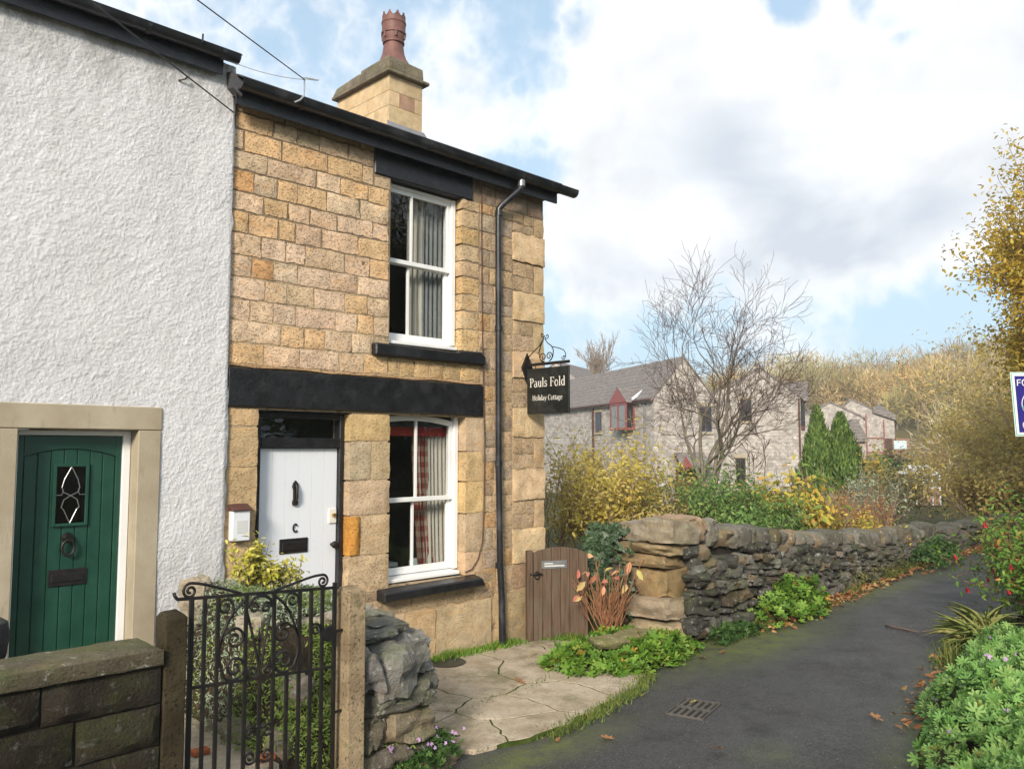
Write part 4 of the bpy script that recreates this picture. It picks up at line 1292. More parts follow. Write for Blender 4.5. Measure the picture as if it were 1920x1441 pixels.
def letters(text, size, origin, u, v, n, width, mat, parent, cname='letter'):
    """each letter a shallow solid of its own, laid out from the middle of the line"""
    adv = sum(GL[c][0] for c in text)
    k = width / adv
    x = -width / 2
    u, v, n, origin = (np.array(a, float) for a in (u, v, n, origin))
    for c in text:
        a, polys = GL[c]
        mb = MB()
        for pi_, pl in enumerate(polys):
            off = n * (.0002 * pi_)
            P = np.array([(q[0], q[1]) for q in pl]) * (k, size)
            W = np.array([q[2] for q in pl]) * (k + size) / 2
            Tn = np.gradient(P, axis=0)
            Tn /= np.linalg.norm(Tn, axis=1)[:, None] + 1e-9
            Nn = np.stack([-Tn[:, 1], Tn[:, 0]], 1)
            L, R_ = P + Nn * W[:, None], P - Nn * W[:, None]
            m = len(P)
            base = lambda q, h: origin + u * (x + q[0]) + v * q[1] + n * h + off
            V = [base(q, .002) for q in L] + [base(q, .002) for q in R_] + [base(q, 0) for q in L] + [base(q, 0) for q in R_]
            F = []
            for i in range(m - 1):
                F += [(i, i + m, i + m + 1, i + 1), (i, i + 1, i + 1 + 2 * m, i + 2 * m), (i + m + 1, i + m, i + 3 * m, i + 1 + 3 * m)]
            F += [(0, 2 * m, 3 * m, m), (m - 1, 2 * m - 1, 4 * m - 1, 3 * m - 1)]
            mb.add(V, F)
        if mb.V:
            mb.build(cname, mat, parent)
        x += a * k


# the lettering faces the camera's side of the board (towards -X), read from the wall outwards
letters('Pauls Fold', .100, (SX - .0125, -.347, 2.795), (0, -1, 0), (0, 0, 1), (-1, 0, 0), .535, M['letter_cream'], brd)
letters('Holiday Cottage', .058, (SX - .0125, -.347, 2.645), (0, -1, 0), (0, 0, 1), (-1, 0, 0), .45, M['letter_cream'], brd)
# ------------------------------------------------------------------ white rendered house on the left
wh = thing('white_house', 'white roughcast house with green plank door and tan stone surround', 'house', (1.0, 0, 0))
WY = -.045
# visible stretch of roughcast with real lumps, door opening left free
def roughcast(x0, x1, z0, z1, step, hole):
    nx, nz = int((x1 - x0) / step), int((z1 - z0) / step)
    gx, gz = np.meshgrid(np.linspace(x0, x1, nx + 1), np.linspace(z0, z1, nz + 1))
    x, z = gx.ravel(), gz.ravel()
    P = np.stack([x, np.zeros_like(x), z], 1)
    a = vnoise(P * 62, 1)
    b_ = vnoise(P * 98 + 7, 2)
    lump = np.clip(a * .7 + b_ * .7, -.6, 1.2)
    d = .0032 * lump + .0025 * vnoise(P * 21 + 3, 5) + .010 * vnoise(P * 2.2, 9)
    edge = np.clip((x1 - x) / .03, 0, 1)
    xj = x + np.where(x > x1 - 1e-6, .010 * vnoise(P * 9, 4) + .012 * vnoise(P * 2.5, 6), 0)
    y = WY - d * np.sqrt(edge) + (1 - np.sqrt(edge)) * .02
    V = np.stack([xj, y, z], 1)
    idx = np.arange((nx + 1) * (nz + 1)).reshape(nz + 1, nx + 1)
    F = np.stack([idx[:-1, :-1], idx[:-1, 1:], idx[1:, 1:], idx[1:, :-1]], 2).reshape(-1, 4)
    c = V[F].mean(1)
    keep = ~((c[:, 0] > hole[0]) & (c[:, 0] < hole[1]) & (c[:, 2] < hole[2]))
    return V, F[keep]
V, F = roughcast(1.0, 3.118, .2, 5.34, .0058, (1.44, 2.57, 2.40))
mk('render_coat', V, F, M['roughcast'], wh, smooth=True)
w = MB()
w.box(-4.0, WY, -.3, .998, .25, 5.34).box(1.002, WY + .02, 2.45, 3.112, .25, 5.34).box(2.56, WY + .02, -.3, 3.112, .25, 2.448).box(1.002, WY + .02, -.3, 1.44, .25, 2.448)
w.box(-4, 5.5, -.3, 3.09, 5.8, 5.34)
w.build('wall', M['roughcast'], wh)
w = MB()
w.add([(3.10, -.02, 5.0), (3.10, 2.9, 6.7), (3.10, 5.8, 5.0), (3.085, -.02, 5.0), (3.085, 2.9, 6.7), (3.085, 5.8, 5.0)], [(0, 2, 1), (3, 4, 5), (0, 1, 4, 3), (1, 2, 5, 4)])
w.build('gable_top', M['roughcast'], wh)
# stone surround
JY0, JY1 = -.058, .10
MB().box(2.405, JY0, -.1, 2.575, JY1, 2.245).build('jamb', M['surround'], wh, bevel=.006)
MB().box(1.41, JY0, -.1, 1.595, JY1, 2.245).build('jamb', M['surround'], wh, bevel=.006)
MB().box(1.40, JY0 - .002, 2.248, 2.578, JY1, 2.425).build('lintel', M['surround'], wh, bevel=.006)
MB().box(1.45, -.12, .2, 2.55, .2, .36).build('door_step', M['surround'], wh, bevel=.01)
# white frame and green plank door
MB().box(1.60, .085, .36, 1.635, .16, 2.24).box(2.345, .085, .36, 2.402, .16, 2.24).box(1.635, .087, 2.205, 2.345, .16, 2.24).build('door_frame', M['whitepaint'], wh, bevel=.004)
gd = MB().box(1.636, .125, .36, 2.344, .155, 2.204).build('door', M['green'], wh)
nb = 7
bw = (2.30 - 1.68) / nb
pz0, pz1, px0, px1 = 1.565, 1.975, 1.895, 2.092
for i in range(nb):
    a, b_ = 1.68 + i * bw + .003, 1.68 + (i + 1) * bw - .003
    def top(x):
        return 2.10 - .055 * ((x - 1.99) / .31) ** 2
    segs = [(.42, top(a), top(b_))]
    m_ = MB()
    m_.prism([(a, .42), (b_, .42), (b_, top(b_)), ((a + b_) / 2, top((a + b_) / 2)), (a, top(a))], 'y', .112, .124)
    m_.build('plank', M['green'], gd, bevel=.003)
# rails around the planks
m_ = MB()
m_.box(1.637, .105, .365, 1.677, .1245, 2.20).box(2.303, .105, .365, 2.343, .1245, 2.20)
n = 14
P = [(1.677, 2.20)] + [(1.677 + (2.303 - 1.677) * i / n, top(1.677 + (2.303 - 1.677) * i / n) + .006) for i in range(n + 1)] + [(2.303, 2.20)]
m_.prism(P, 'y', .105, .1245)
m_.build('door_rail', M['green'], gd, bevel=.003)
m_ = MB()
f = .022
m_.box(px0 - f, .09, pz0 - f, px0, .1115, pz1 + f).box(px1, .09, pz0 - f, px1 + f, .1115, pz1 + f).box(px0, .0905, pz0 - f, px1, .1115, pz0).box(px0, .0905, pz1, px1, .1115, pz1 + f)
lite = m_.build('small_window', M['green'], gd, bevel=.003)
MB().box(px0, .1025, pz0, px1, .106, pz1).build('pane', M['darkglass'], lite)
MB().box(px0, .108, pz0, px1, .1105, pz1).build('pane_back', M['slate'], lite)
ld = MB()
cx_, cz_ = (px0 + px1) / 2, (pz0 + pz1) / 2
for s in (-1, 1):
    ld.tube([(cx_ + s * x, .101, z) for x, z in ((0, pz1), (.045, pz1 - .09), (.06, pz1 - .15), (.05, cz_ + .02), (0, cz_ - .005), (-.045, cz_ - .035), (-.06, cz_ - .09), (-.045, pz0 + .10), (0, pz0))], .0035, 5)
    ld.tube([(cx_ + s * .098, .101, cz_), (cx_ + s * .06, .101, cz_), (cx_ + s * .045, .101, cz_ + .05), (cx_ + s * .06, .101, cz_)], .003, 5)
ld.build('leading', M['grey_metal'], lite)
kx, kz = 1.985, 1.40
k_ = MB()
k_.tube([(kx, .112, kz + .06), (kx, .075, kz + .055)], [.04, .028], 12)
k_.tube([(kx + .042 * sin(a), .078, kz - .012 + .055 * cos(a)) for a in np.linspace(0, 2 * pi, 20)], .010, 8, cap=False)
k_.build('door_knocker', M['iron'], gd, smooth=True, sharp=40)
MB().box(1.865, .100, 1.115, 2.125, .1115, 1.235).build('letter_plate', M['iron'], gd, bevel=.004)
MB().box(1.885, .092, 1.145, 2.105, .101, 1.205).build('letter_flap', M['iron'], gd, bevel=.004)
# eaves and gutter
MB().box(-4, -.12, 5.20, 2.96, -.095, 5.36).build('fascia', M['black'], wh)
MB().box(-4, -.095, 5.25, 2.96, 0, 5.275).build('soffit', M['gutter'], wh)
gt = MB()
gt.prism([(-.185 + p[0] * .85, 5.355 + p[1] * .85) for p in prof], 'x', -4, 3.05)
g2 = gt.build('gutter', M['gutter'], wh, smooth=True, sharp=40)
MB().prism([(-.185 + .060 * cos(a), 5.355 + .060 * sin(a)) for a in np.linspace(pi, 2 * pi, 9)], 'x', 3.045, 3.056).build('end_cap', M['gutter'], g2)
for gx in (1.6, 2.3, 2.9):
    MB().prism([(-.185 + .066 * cos(a), 5.355 + .066 * sin(a)) for a in np.linspace(pi, 2 * pi, 9)] + [(-.185 + .058 * cos(a), 5.355 + .058 * sin(a)) for a in np.linspace(2 * pi, pi, 9)], 'x', gx, gx + .03).build('gutter_bracket', M['gutter'], g2)
MB().tube([(2.72, -.25, 5.34), (2.72, -.255, 5.41)], .008, 6).build('gutter_clip', M['gutter'], g2)
r_ = MB()
for i in range(12):
    y0, z0 = -.17 + i * .258, 5.39 + i * .258 * .50
    r_.hexa([(-4, y0, z0), (3.10, y0, z0), (3.10, y0 + .30, z0 + .138), (-4, y0 + .30, z0 + .138), (-4, y0, z0 + .014), (3.10, y0, z0 + .014), (3.10, y0 + .30, z0 + .152), (-4, y0 + .30, z0 + .152)])
r_.add([(-4, 2.9, 6.93), (3.1, 2.9, 6.93), (3.1, 6.0, 5.39), (-4, 6.0, 5.39)], [(0, 1, 2, 3)])
r_.build('roof', M['slate'], wh)
# broken slate end between the two roofs
MB().hexa([(3.03, -.16, 5.10), (3.10, -.17, 5.04), (3.12, -.05, 5.04), (3.03, -.05, 5.12), (3.02, -.15, 5.24), (3.14, -.16, 5.20), (3.14, -.05, 5.23), (3.02, -.05, 5.26)]).build('verge_slate', M['slate'], wh)
MB().tube([(2.62, -.05, 5.06), (2.66, -.085, 5.075), (2.68, -.085, 5.10)], .008, 6).build('wall_hook', M['iron'], wh)

# overhead wires
def wire(P0, P1, sag, r, mat, label, n=16):
    P0, P1 = np.array(P0, float), np.array(P1, float)
    pts = [P0 + (P1 - P0) * i / n - V3(0, 0, sag * 4 * (i / n) * (1 - i / n)) for i in range(n + 1)]
    o = MB().tube(pts, r, 5).build('overhead_wire', mat, None, smooth=True, origin=P0)
    return tag(o, label, 'wire', 'overhead wires')
A = V3(3.09, -.06, 4.93); Bq = V3(1.355, -2.0, 4.449)
far = cam.location
d1 = V3(1.625, -1.1, 4.92)                              # a point on the sight line, held in front of the wall
wire(A, A + (d1 - A) * 6.0, 0.02, .006, M['wire'], 'dark wire slanting across the white wall to the cottage corner')
hk = V3(3.64, -.25, 5.335)
d2 = V3(2.30, -1.15, 5.165)
wire(hk, hk + (d2 - hk) * 6.0, 0.02, .005, M['wire'], 'wire from the pale hook on the cottage gutter up into the sky')
wire((2.96, -.19, 5.30), (3.64, -.25, 5.335), .03, .003, M['palewire'], 'short slack wire between the gutter end and the pale hook')
hkk = thing('wire_hook', 'pale looped wire hook on the cottage gutter', 'hook', (3.56, -.26, 5.10))
h_ = MB()
h_.tube([(3.535, -.275, 5.09), (3.58, -.285, 5.12), (3.62, -.28, 5.17), (3.635, -.26, 5.25), (3.64, -.25, 5.335)], .008, 6)
h_.build('stem', M['palewire'], hkk, smooth=True)
h_ = MB()
h_.tube([(3.70 + .075 * cos(a), -.25 + .05 * sin(a), 5.36 + .03 * sin(a + .6)) for a in np.linspace(pi, 3 * pi, 24)], .005, 5)
h_.build('loop', M['palewire'], hkk, smooth=True)
# ------------------------------------------------------------------ stones for dry walling
def rock_template(k=3):
    t = np.linspace(-1, 1, k + 1)
    V, F, key = [], [], {}
    def vid(p):
        q = tuple(np.round(p, 5))
        if q not in key:
            key[q] = len(V)
            V.append(q)
        return key[q]
    for ax in range(3):
        for s in (-1, 1):
            for i in range(k):
                for j in range(k):
                    c = []
                    for (a, b_) in ((i, j), (i + 1, j), (i + 1, j + 1), (i, j + 1)):
                        p = [0, 0, 0]
                        p[ax], p[(ax + 1) % 3], p[(ax + 2) % 3] = s, t[a], t[b_]
                        c.append(vid(p))
                    F.append(tuple(c if s > 0 else c[::-1]))
    return np.array(V, float), F
RV, RF = rock_template(3)
RV4, RF4 = rock_template(5)
RV9, RF9 = rock_template(10)


def rock_verts(size, seed, rnd=.55, rough=.16, tilt=(0, 0, 0), tpl=None):
    B = RV if tpl is None else tpl
    s = B / np.linalg.norm(B, axis=1)[:, None]
    p = B * (1 - rnd) + s * rnd * 1.18
    p = p * (1 + rough * (vnoise(B * 1.1 + seed * 3.7, seed) + .5 * vnoise(B * 2.6 + seed, seed + 5)))[:, None]
    sh = vnoise(np.array([[seed * 1.3, .2, .7], [seed * 2.1, 1.2, .1]]), 77)
    p[:, 2] += .25 * sh[0] * p[:, 0]
    p[:, 0] += .2 * sh[1] * p[:, 2]
    p = p * np.array(size) / 2
    a, b_, c = tilt
    Rz = np.array([[cos(c), -sin(c), 0], [sin(c), cos(c), 0], [0, 0, 1]])
    Ry = np.array([[cos(b_), 0, sin(b_)], [0, 1, 0], [-sin(b_), 0, cos(b_)]])
    return p @ (Rz @ Ry).T


def rock(parent, c, size, seed, mat, col, name='stone', rugged=0.0, **kw):
    big = max(size) > .3
    T_, Fq = (RV9, RF9) if rugged else ((RV4, RF4) if big else (RV, RF))
    V = rock_verts(size, seed, tpl=T_, **kw)
    if rugged:                                              # craggy, layered limestone
        q = V * 7 + seed
        d = rugged * (np.abs(vnoise(q, seed)) * 1.3 + .6 * np.abs(vnoise(q * 2.3, seed + 1)) + .35 * vnoise(q * 5, seed + 2) - .6)
        lay = .10 * rugged * np.sin(V[:, 2] * 60 + 3 * vnoise(q * .6, seed + 4))
        V = V + unit(V) * (d + lay)[:, None]
    return mk(name, V + np.array(c), Fq, mat, parent, smooth=True, sharp=20, color=col, origin=np.array(c, float))


# ------------------------------------------------------------------ patio of cracked concrete
pat = thing('patio', None, None, (5.2, -1.2, 0))
tag(pat, 'cracked pale concrete patio in front of the cottage', None, None, 'structure')
OUT = [(3.70, .0), (3.70, -1.95), (3.95, -2.12), (4.39, -2.27), (5.1, -2.19), (5.88, -2.03), (6.35, -1.82), (6.6, -1.2), (7.25, -.72), (7.0, 0.0)]
MB().prism([(x, y) for x, y in OUT], 'z', -.05, .0305).build('patio_bed', M['moss'], pat)
prng = np.random.default_rng(31)
seeds = [(4.0, -.5), (4.6, -.35), (5.4, -.45), (6.2, -.4), (6.75, -.45), (4.0, -1.25), (4.45, -1.0), (5.0, -1.0), (5.75, -1.05), (6.35, -1.05), (4.15, -1.8), (4.75, -1.65), (5.35, -1.7), (5.95, -1.65), (4.6, -2.1)]
def clip(poly, p, q):
    """keep the side of poly nearer p than q"""
    mx, my, dx, dy = (p[0] + q[0]) / 2, (p[1] + q[1]) / 2, q[0] - p[0], q[1] - p[1]
    out = []
    for i in range(len(poly)):
        a, b_ = poly[i], poly[(i + 1) % len(poly)]
        fa, fb = (a[0] - mx) * dx + (a[1] - my) * dy, (b_[0] - mx) * dx + (b_[1] - my) * dy
        if fa <= 0:
            out.append(a)
        if fa * fb < 0:
            t = fa / (fa - fb)
            out.append((a[0] + (b_[0] - a[0]) * t, a[1] + (b_[1] - a[1]) * t))
    return out
for i, p in enumerate(seeds):
    poly = OUT
    for j, q in enumerate(seeds):
        if i != j and len(poly) > 2:
            poly = clip(poly, p, q)
    if len(poly) < 3:
        continue
    # ragged outline shared by neighbours, drawn in a little from the crack
    P = []
    for k in range(len(poly)):
        a, b_ = np.array(poly[k]), np.array(poly[(k + 1) % len(poly)])
        n_ = max(1, int(np.linalg.norm(b_ - a) / .09))
        for s in range(n_):
            P.append(a + (b_ - a) * s / n_)
    P = np.array(P)
    Q = np.stack([P[:, 0] * 5, P[:, 1] * 5, 0 * P[:, 0]], 1)
    P = P + .06 * np.stack([vnoise(Q, 1), vnoise(Q, 2)], 1) + .02 * np.stack([vnoise(Q * 3, 3), vnoise(Q * 3, 4)], 1)
    c = P.mean(0)
    d = P - c
    P = c + d * (1 - .009 / (np.linalg.norm(d, axis=1, keepdims=True) + .01))
    z = .034 + .0010 * prng.normal()
    m_ = MB().prism([tuple(q) for q in P], 'z', .0, z)
    m_.build('slab', M['patio'], pat, bevel=.004)
cov = MB().lathe((5.33, -.22, .03), [(.19, 0), (.195, .012), (.17, .016), (.15, .012), (.0, .014)], 24).build('inspection_cover', M['gutter'], None, smooth=True, sharp=30)
tag(cov, 'round dark inspection cover set in the patio by the cottage', 'cover')

# ------------------------------------------------------------------ low wall at the left with coping
fw = thing('garden_wall', 'low dark gritstone wall with flat coping in front of the white house', 'wall', (0.0, -2.1, 0))
MB().box(-4.0, -2.235, -.2, 1.74, -1.97, 1.03).build('core', M['darkcore'], fw)
wr = np.random.default_rng(5)
zz_ = [1.03, .835, .63, .42, .21, .0]
for j in range(5):
    x = 1.742
    k = 0
    while x > -1.2:
        w_ = .34 + .26 * wr.random() if (j, k) != (1, 0) else .40
        g_ = .011 + .011 * wr.random()
        block('stone', M['gritwall'], fw, (x - w_ + .006, -2.255, zz_[j + 1] + .007), X_, Z_, -Y_, w_ - .012, zz_[j] - zz_[j + 1] - .014, .035,
              (g_ * 1.45, g_ * 1.15, g_ * .8), rough=.022, pillow=.022, jit=.008, cell=.05)
        x -= w_
        k += 1
x = 1.735
while x > -1.2:
    w_ = .55 + .4 * wr.random()
    V = [(x - w_ + .008, -2.30, 1.035), (x, -2.30, 1.035), (x, -1.93, 1.035), (x - w_ + .008, -1.93, 1.035), (x - w_ + .008, -2.295, 1.12), (x, -2.295, 1.125), (x, -1.94, 1.145), (x - w_ + .008, -1.94, 1.14)]
    # finer faces so that the coping is not a flat board
    block('coping_stone', M['weathered'], fw, (x - w_ + .006, -2.285, 1.10), X_, unit(V3(0, 1, .03)), Z_, w_ - .010, .34, .07, (.125, .108, .07), rough=.005, pillow=.008, jit=.006, cell=.045)
    block('coping_edge', M['weathered'], fw, (x - w_ + .007, -2.292, 1.035), X_, Z_, -Y_, w_ - .012, .068, .02, (.09, .075, .05), rough=.006, pillow=.005, jit=.004, cell=.04)
    x -= w_

# gate posts
def gate_post(x0, x1, y0, y1, top, label, col):
    t = thing('gate_post', label, 'post', ((x0 + x1) / 2, (y0 + y1) / 2, 0), 'gate posts')
    m_ = MB()
    n = 10
    zs_ = np.linspace(-.1, top - .02, n)
    c = [(x0, y0), (x1, y0), (x1, y1), (x0, y1)]
    V = [(x + .003 * vnoise(np.array([[x * 9, y * 9, z * 6.]]), 2)[0], y + .003 * vnoise(np.array([[x * 9 + 4, y * 9, z * 6.]]), 3)[0], z) for z in zs_ for x, y in c]
    V += [(x0 + .018, y0 + .018, top), (x1 - .018, y0 + .018, top), (x1 - .018, y1 - .018, top + .012), (x0 + .018, y1 - .018, top + .008)]
    F = [(i * 4 + k, i * 4 + (k + 1) % 4, i * 4 + 4 + (k + 1) % 4, i * 4 + 4 + k) for i in range(n) for k in range(4)] + [(n * 4, n * 4 + 1, n * 4 + 2, n * 4 + 3)]
    m_.add(V, F)
    m_.build('shaft', M['post'], t, bevel=.008, seg=2, color=col)
    return t
gp = gate_post(2.84, 2.962, -2.262, -2.118, 1.262, 'pale concrete gate post beside the rough stones', (1.05, 1.02, .95))
MB().tube([(2.85, -2.19, 1.02), (2.775, -2.2, 1.02)], .009, 6).build('hinge_pin', M['iron'], gp)
MB().tube([(2.85, -2.19, .55), (2.775, -2.2, .55)], .009, 6).build('hinge_pin', M['iron'], gp)
gate_post(1.747, 1.862, -2.262, -2.13, 1.262, 'dark gate post at the end of the low wall', (.16, .165, .14))  # colour factor darkens this whole post

# iron gate
gt_ = thing('garden_gate', 'black wrought iron garden gate with scrolls between the posts', 'gate', (2.3, -2.2, .15))
GY_ = -2.2
def zt(x):
    return 1.327 + (x - 1.838) / (2.768 - 1.838) * (1.279 - 1.327)
def zm_(x):
    return .865 + (x - 1.912) / (2.772 - 1.912) * (.818 - .865)
def flatbar(P, w, name, nn=4):
    MB().tube([(x, GY_, z) for x, z in P], w, nn, flat=(0, 1, 0)).build(name, M['iron'], gt_)
flatbar([(1.828, zt(1.828)), (2.79, zt(2.79))], .0115, 'top_rail')
flatbar([(1.90, zm_(1.90)), (2.79, zm_(2.79))], .011, 'middle_rail')
flatbar([(1.90, .235), (2.79, .19)], .0085, 'bottom_rail')
for x in (1.905, 1.977, 2.05, 2.212, 2.381, 2.543, 2.618, 2.693):
    flatbar([(x, zt(x)), (x + .004, .22)], .0125 if x > 1.91 else .015, 'bar')
flatbar([(2.776, zt(2.776) + .03), (2.779, .12)], .014, 'hinge_stile')
for x in (2.131, 2.302, 2.468):
    flatbar([(x, zm_(x)), (x, .22)], .0125, 'bar')
def gscroll(P, name='scroll', r=.0078):
    P = np.array(P, float)
    # smooth the polyline by corner cutting
    for _ in range(2):
        Q = [P[0]]
        for a, b_ in zip(P[:-1], P[1:]):
            Q += [a * .75 + b_ * .25, a * .25 + b_ * .75]
        Q.append(P[-1])
        P = np.array(Q)
    MB().tube([(x, GY_, z) for x, z in P], r, 6).build(name, M['iron'], gt_, smooth=True)
def gspiral(cx, cz, r, a0, turns, dirn_=1, n=22, k=.82):
    return [(cx + r * (1 - k * i / n) * cos(radians(a0) + dirn_ * 2 * pi * turns * i / n), cz + r * (1 - k * i / n) * sin(radians(a0) + dirn_ * 2 * pi * turns * i / n)) for i in range(n + 1)]
gscroll([(2.18, 1.317), (2.058, 1.360), (1.96, 1.392)] + gspiral(1.895, 1.362, .042, 75, 1.6))
gscroll([(2.367, 1.305), (2.499, 1.333), (2.62, 1.360)] + gspiral(2.692, 1.325, .040, 105, 1.6, -1))
gscroll([(2.214, 1.285), (2.155, 1.235), (2.10, 1.16), (2.066, 1.08), (2.062, .97), (2.09, .90)] + gspiral(2.150, .925, .072, 215, 1.7))
gscroll([(2.375, 1.285), (2.44, 1.235), (2.49, 1.16), (2.534, 1.04), (2.538, .94), (2.51, .87)] + gspiral(2.446, .912, .072, -35, 1.7, -1))
gscroll([(2.066, 1.05), (2.075, 1.10)] + gspiral(2.150, 1.078, .062, 150, 1.6, -1))
gscroll([(2.535, 1.03), (2.515, 1.09)] + gspiral(2.437, 1.066, .062, 30, 1.6))
gscroll([(2.10, 1.17), (2.135, 1.21)] + gspiral(2.092, 1.255, .046, -10, 1.5))
gscroll([(2.49, 1.17), (2.455, 1.20)] + gspiral(2.496, 1.242, .046, 190, 1.5, -1))
gscroll(gspiral(2.258, 1.228, .032, 180, 1.5, -1))
gscroll(gspiral(2.333, 1.221, .032, 0, 1.5))
gscroll([(2.30, .86)] + gspiral(2.256, .884, .036, -60, 1.5, -1))
gscroll([(2.31, .86)] + gspiral(2.350, .880, .034, -120, 1.5))
gscroll([(2.618, 1.10)] + gspiral(2.652, 1.052, .034, 120, 1.5, -1))
for (cx_, cz_, a_, s_) in ((2.252, .555, 30, 1), (2.353, .549, 150, -1), (2.254, .427, -30, -1), (2.352, .42, 210, 1)):
    gscroll([(2.302, cz_ + (.04 if cz_ > .5 else -.04))] + gspiral(cx_, cz_, .038, a_ + 0, 1.5, s_))
gscroll([(2.212, 1.19)] + [(2.2965 + .084 * cos(a), 1.205 + .085 * sin(a)) for a in np.linspace(pi, 0, 10)] + [(2.381, 1.19)], 'arch', .009)
gscroll([(2.222, 1.20), (2.288, .95), (2.298, .85)], 'stay')
gscroll([(2.358, 1.18), (2.312, .95), (2.304, .85)], 'stay')
MB().tube([(2.297, GY_, .85), (2.295, GY_, 1.04), (2.294, GY_, 1.06), (2.293, GY_, 1.115)], [.008, .008, .013, .001], 6).build('spear', M['iron'], gt_)
MB().tube([(2.742, GY_ - .014, 1.015), (2.742, GY_ + .014, 1.015)], .046, 18).build('latch_disc', M['iron'], gt_)
MB().tube([(1.83, GY_, zt(1.83)), (1.815, GY_, 1.345), (1.815, GY_ + .01, 1.36)], .009, 6).build('latch_hook', M['iron'], gt_)

# ------------------------------------------------------------------ raised front garden and rockery
gardp = MB()
gardp.box(1.9, -2.08, -.1, 2.50, -.02, .30).build('garden_path', M['patio'], None)
tag(bpy.data.objects['garden_path'], 'pale concrete path inside the gate', None, None, 'structure')
rk = thing('rockery', 'planted rockery mound of pale stones behind the iron gate', 'rockery', (3.1, -1.3, 0))
def mound(x, y):
    x, y = np.asarray(x, float), np.asarray(y, float)
    e = smooth(2.40, 2.74, x) * smooth(3.78, 3.52, x)
    f_ = smooth(-2.13, -1.30, y) * smooth(-.30, -.55, y)
    top = 1.08 - .16 * smooth(2.6, 3.6, x) + .05 * vnoise(np.stack([x * 3, y * 3, 0 * x], -1).reshape(-1, 3), 8).reshape(x.shape)
    return .02 + (top - .02) * np.minimum(e, f_ * .75 + .25 * smooth(-2.14, -2.0, y))
mx, my = np.meshgrid(np.linspace(2.40, 3.80, 36), np.linspace(-2.15, -.28, 48))
V = np.stack([mx, my, mound(mx, my)], 2).reshape(-1, 3)
idx = np.arange(mx.size).reshape(mx.shape)
F = np.stack([idx[:-1, :-1], idx[:-1, 1:], idx[1:, 1:], idx[1:, :-1]], 2).reshape(-1, 4)
mk('soil', V, F, M['soil'], rk, smooth=True, origin=V3(3.1, -1.3, 0))
r5 = np.random.default_rng(12)
for (x, y, sx, sy, sz, dz, col) in (
        (2.66, -.62, .26, .24, .42, .10, (.42, .36, .27)), (2.44, -.72, .20, .22, .34, .0, (.45, .40, .32)), (2.90, -.70, .22, .18, .16, .05, (.55, .50, .45)),
        (2.52, -1.15, .20, .30, .26, -.05, (.40, .33, .25)), (2.55, -1.55, .22, .30, .22, -.06, (.38, .31, .23)), (2.78, -1.72, .40, .22, .20, .0, (.50, .40, .33)),
        (3.05, -1.80, .50, .20, .17, .02, (.55, .44, .36)), (2.72, -1.38, .30, .22, .14, .0, (.46, .40, .32)), (3.12, -1.42, .34, .20, .14, .02, (.40, .35, .29)),
        (3.38, -1.25, .26, .2, .14, .02, (.45, .40, .34)), (2.95, -1.15, .22, .2, .13, .03, (.56, .52, .46)), (2.60, -1.92, .24, .18, .20, .0, (.40, .33, .25)),
        (2.98, -2.02, .30, .16, .16, .0, (.36, .30, .23)), (3.30, -1.0, .22, .2, .14, .03, (.5, .46, .4)), (2.48, -1.36, .16, .2, .2, -.05, (.44, .32, .24)), (3.15, -.75, .2, .2, .15, .03, (.5, .45, .38))):
    rock(rk, (x, y, float(mound(x, y)) + dz - .05), (sx * .85, sy * .85, sz * .8), int(r5.integers(999)), M['rock'], tuple(q * .85 for q in col), rugged=.028, rnd=.5, rough=.2, tilt=(0, r5.normal() * .15, r5.random() * 3))
for (x, y) in ((2.24, -1.62), (2.47, -1.98)):
    tag(MB().box(x - .05, y - .035, .302, x + .05, y + .035, .335).build('brick_piece', M['brickbit'], None, bevel=.006),
        'orange brick fragment on the path, ' + ('nearer the low wall' if x < 2.3 else 'nearer the rockery'), 'brick', 'brick fragments on the path')

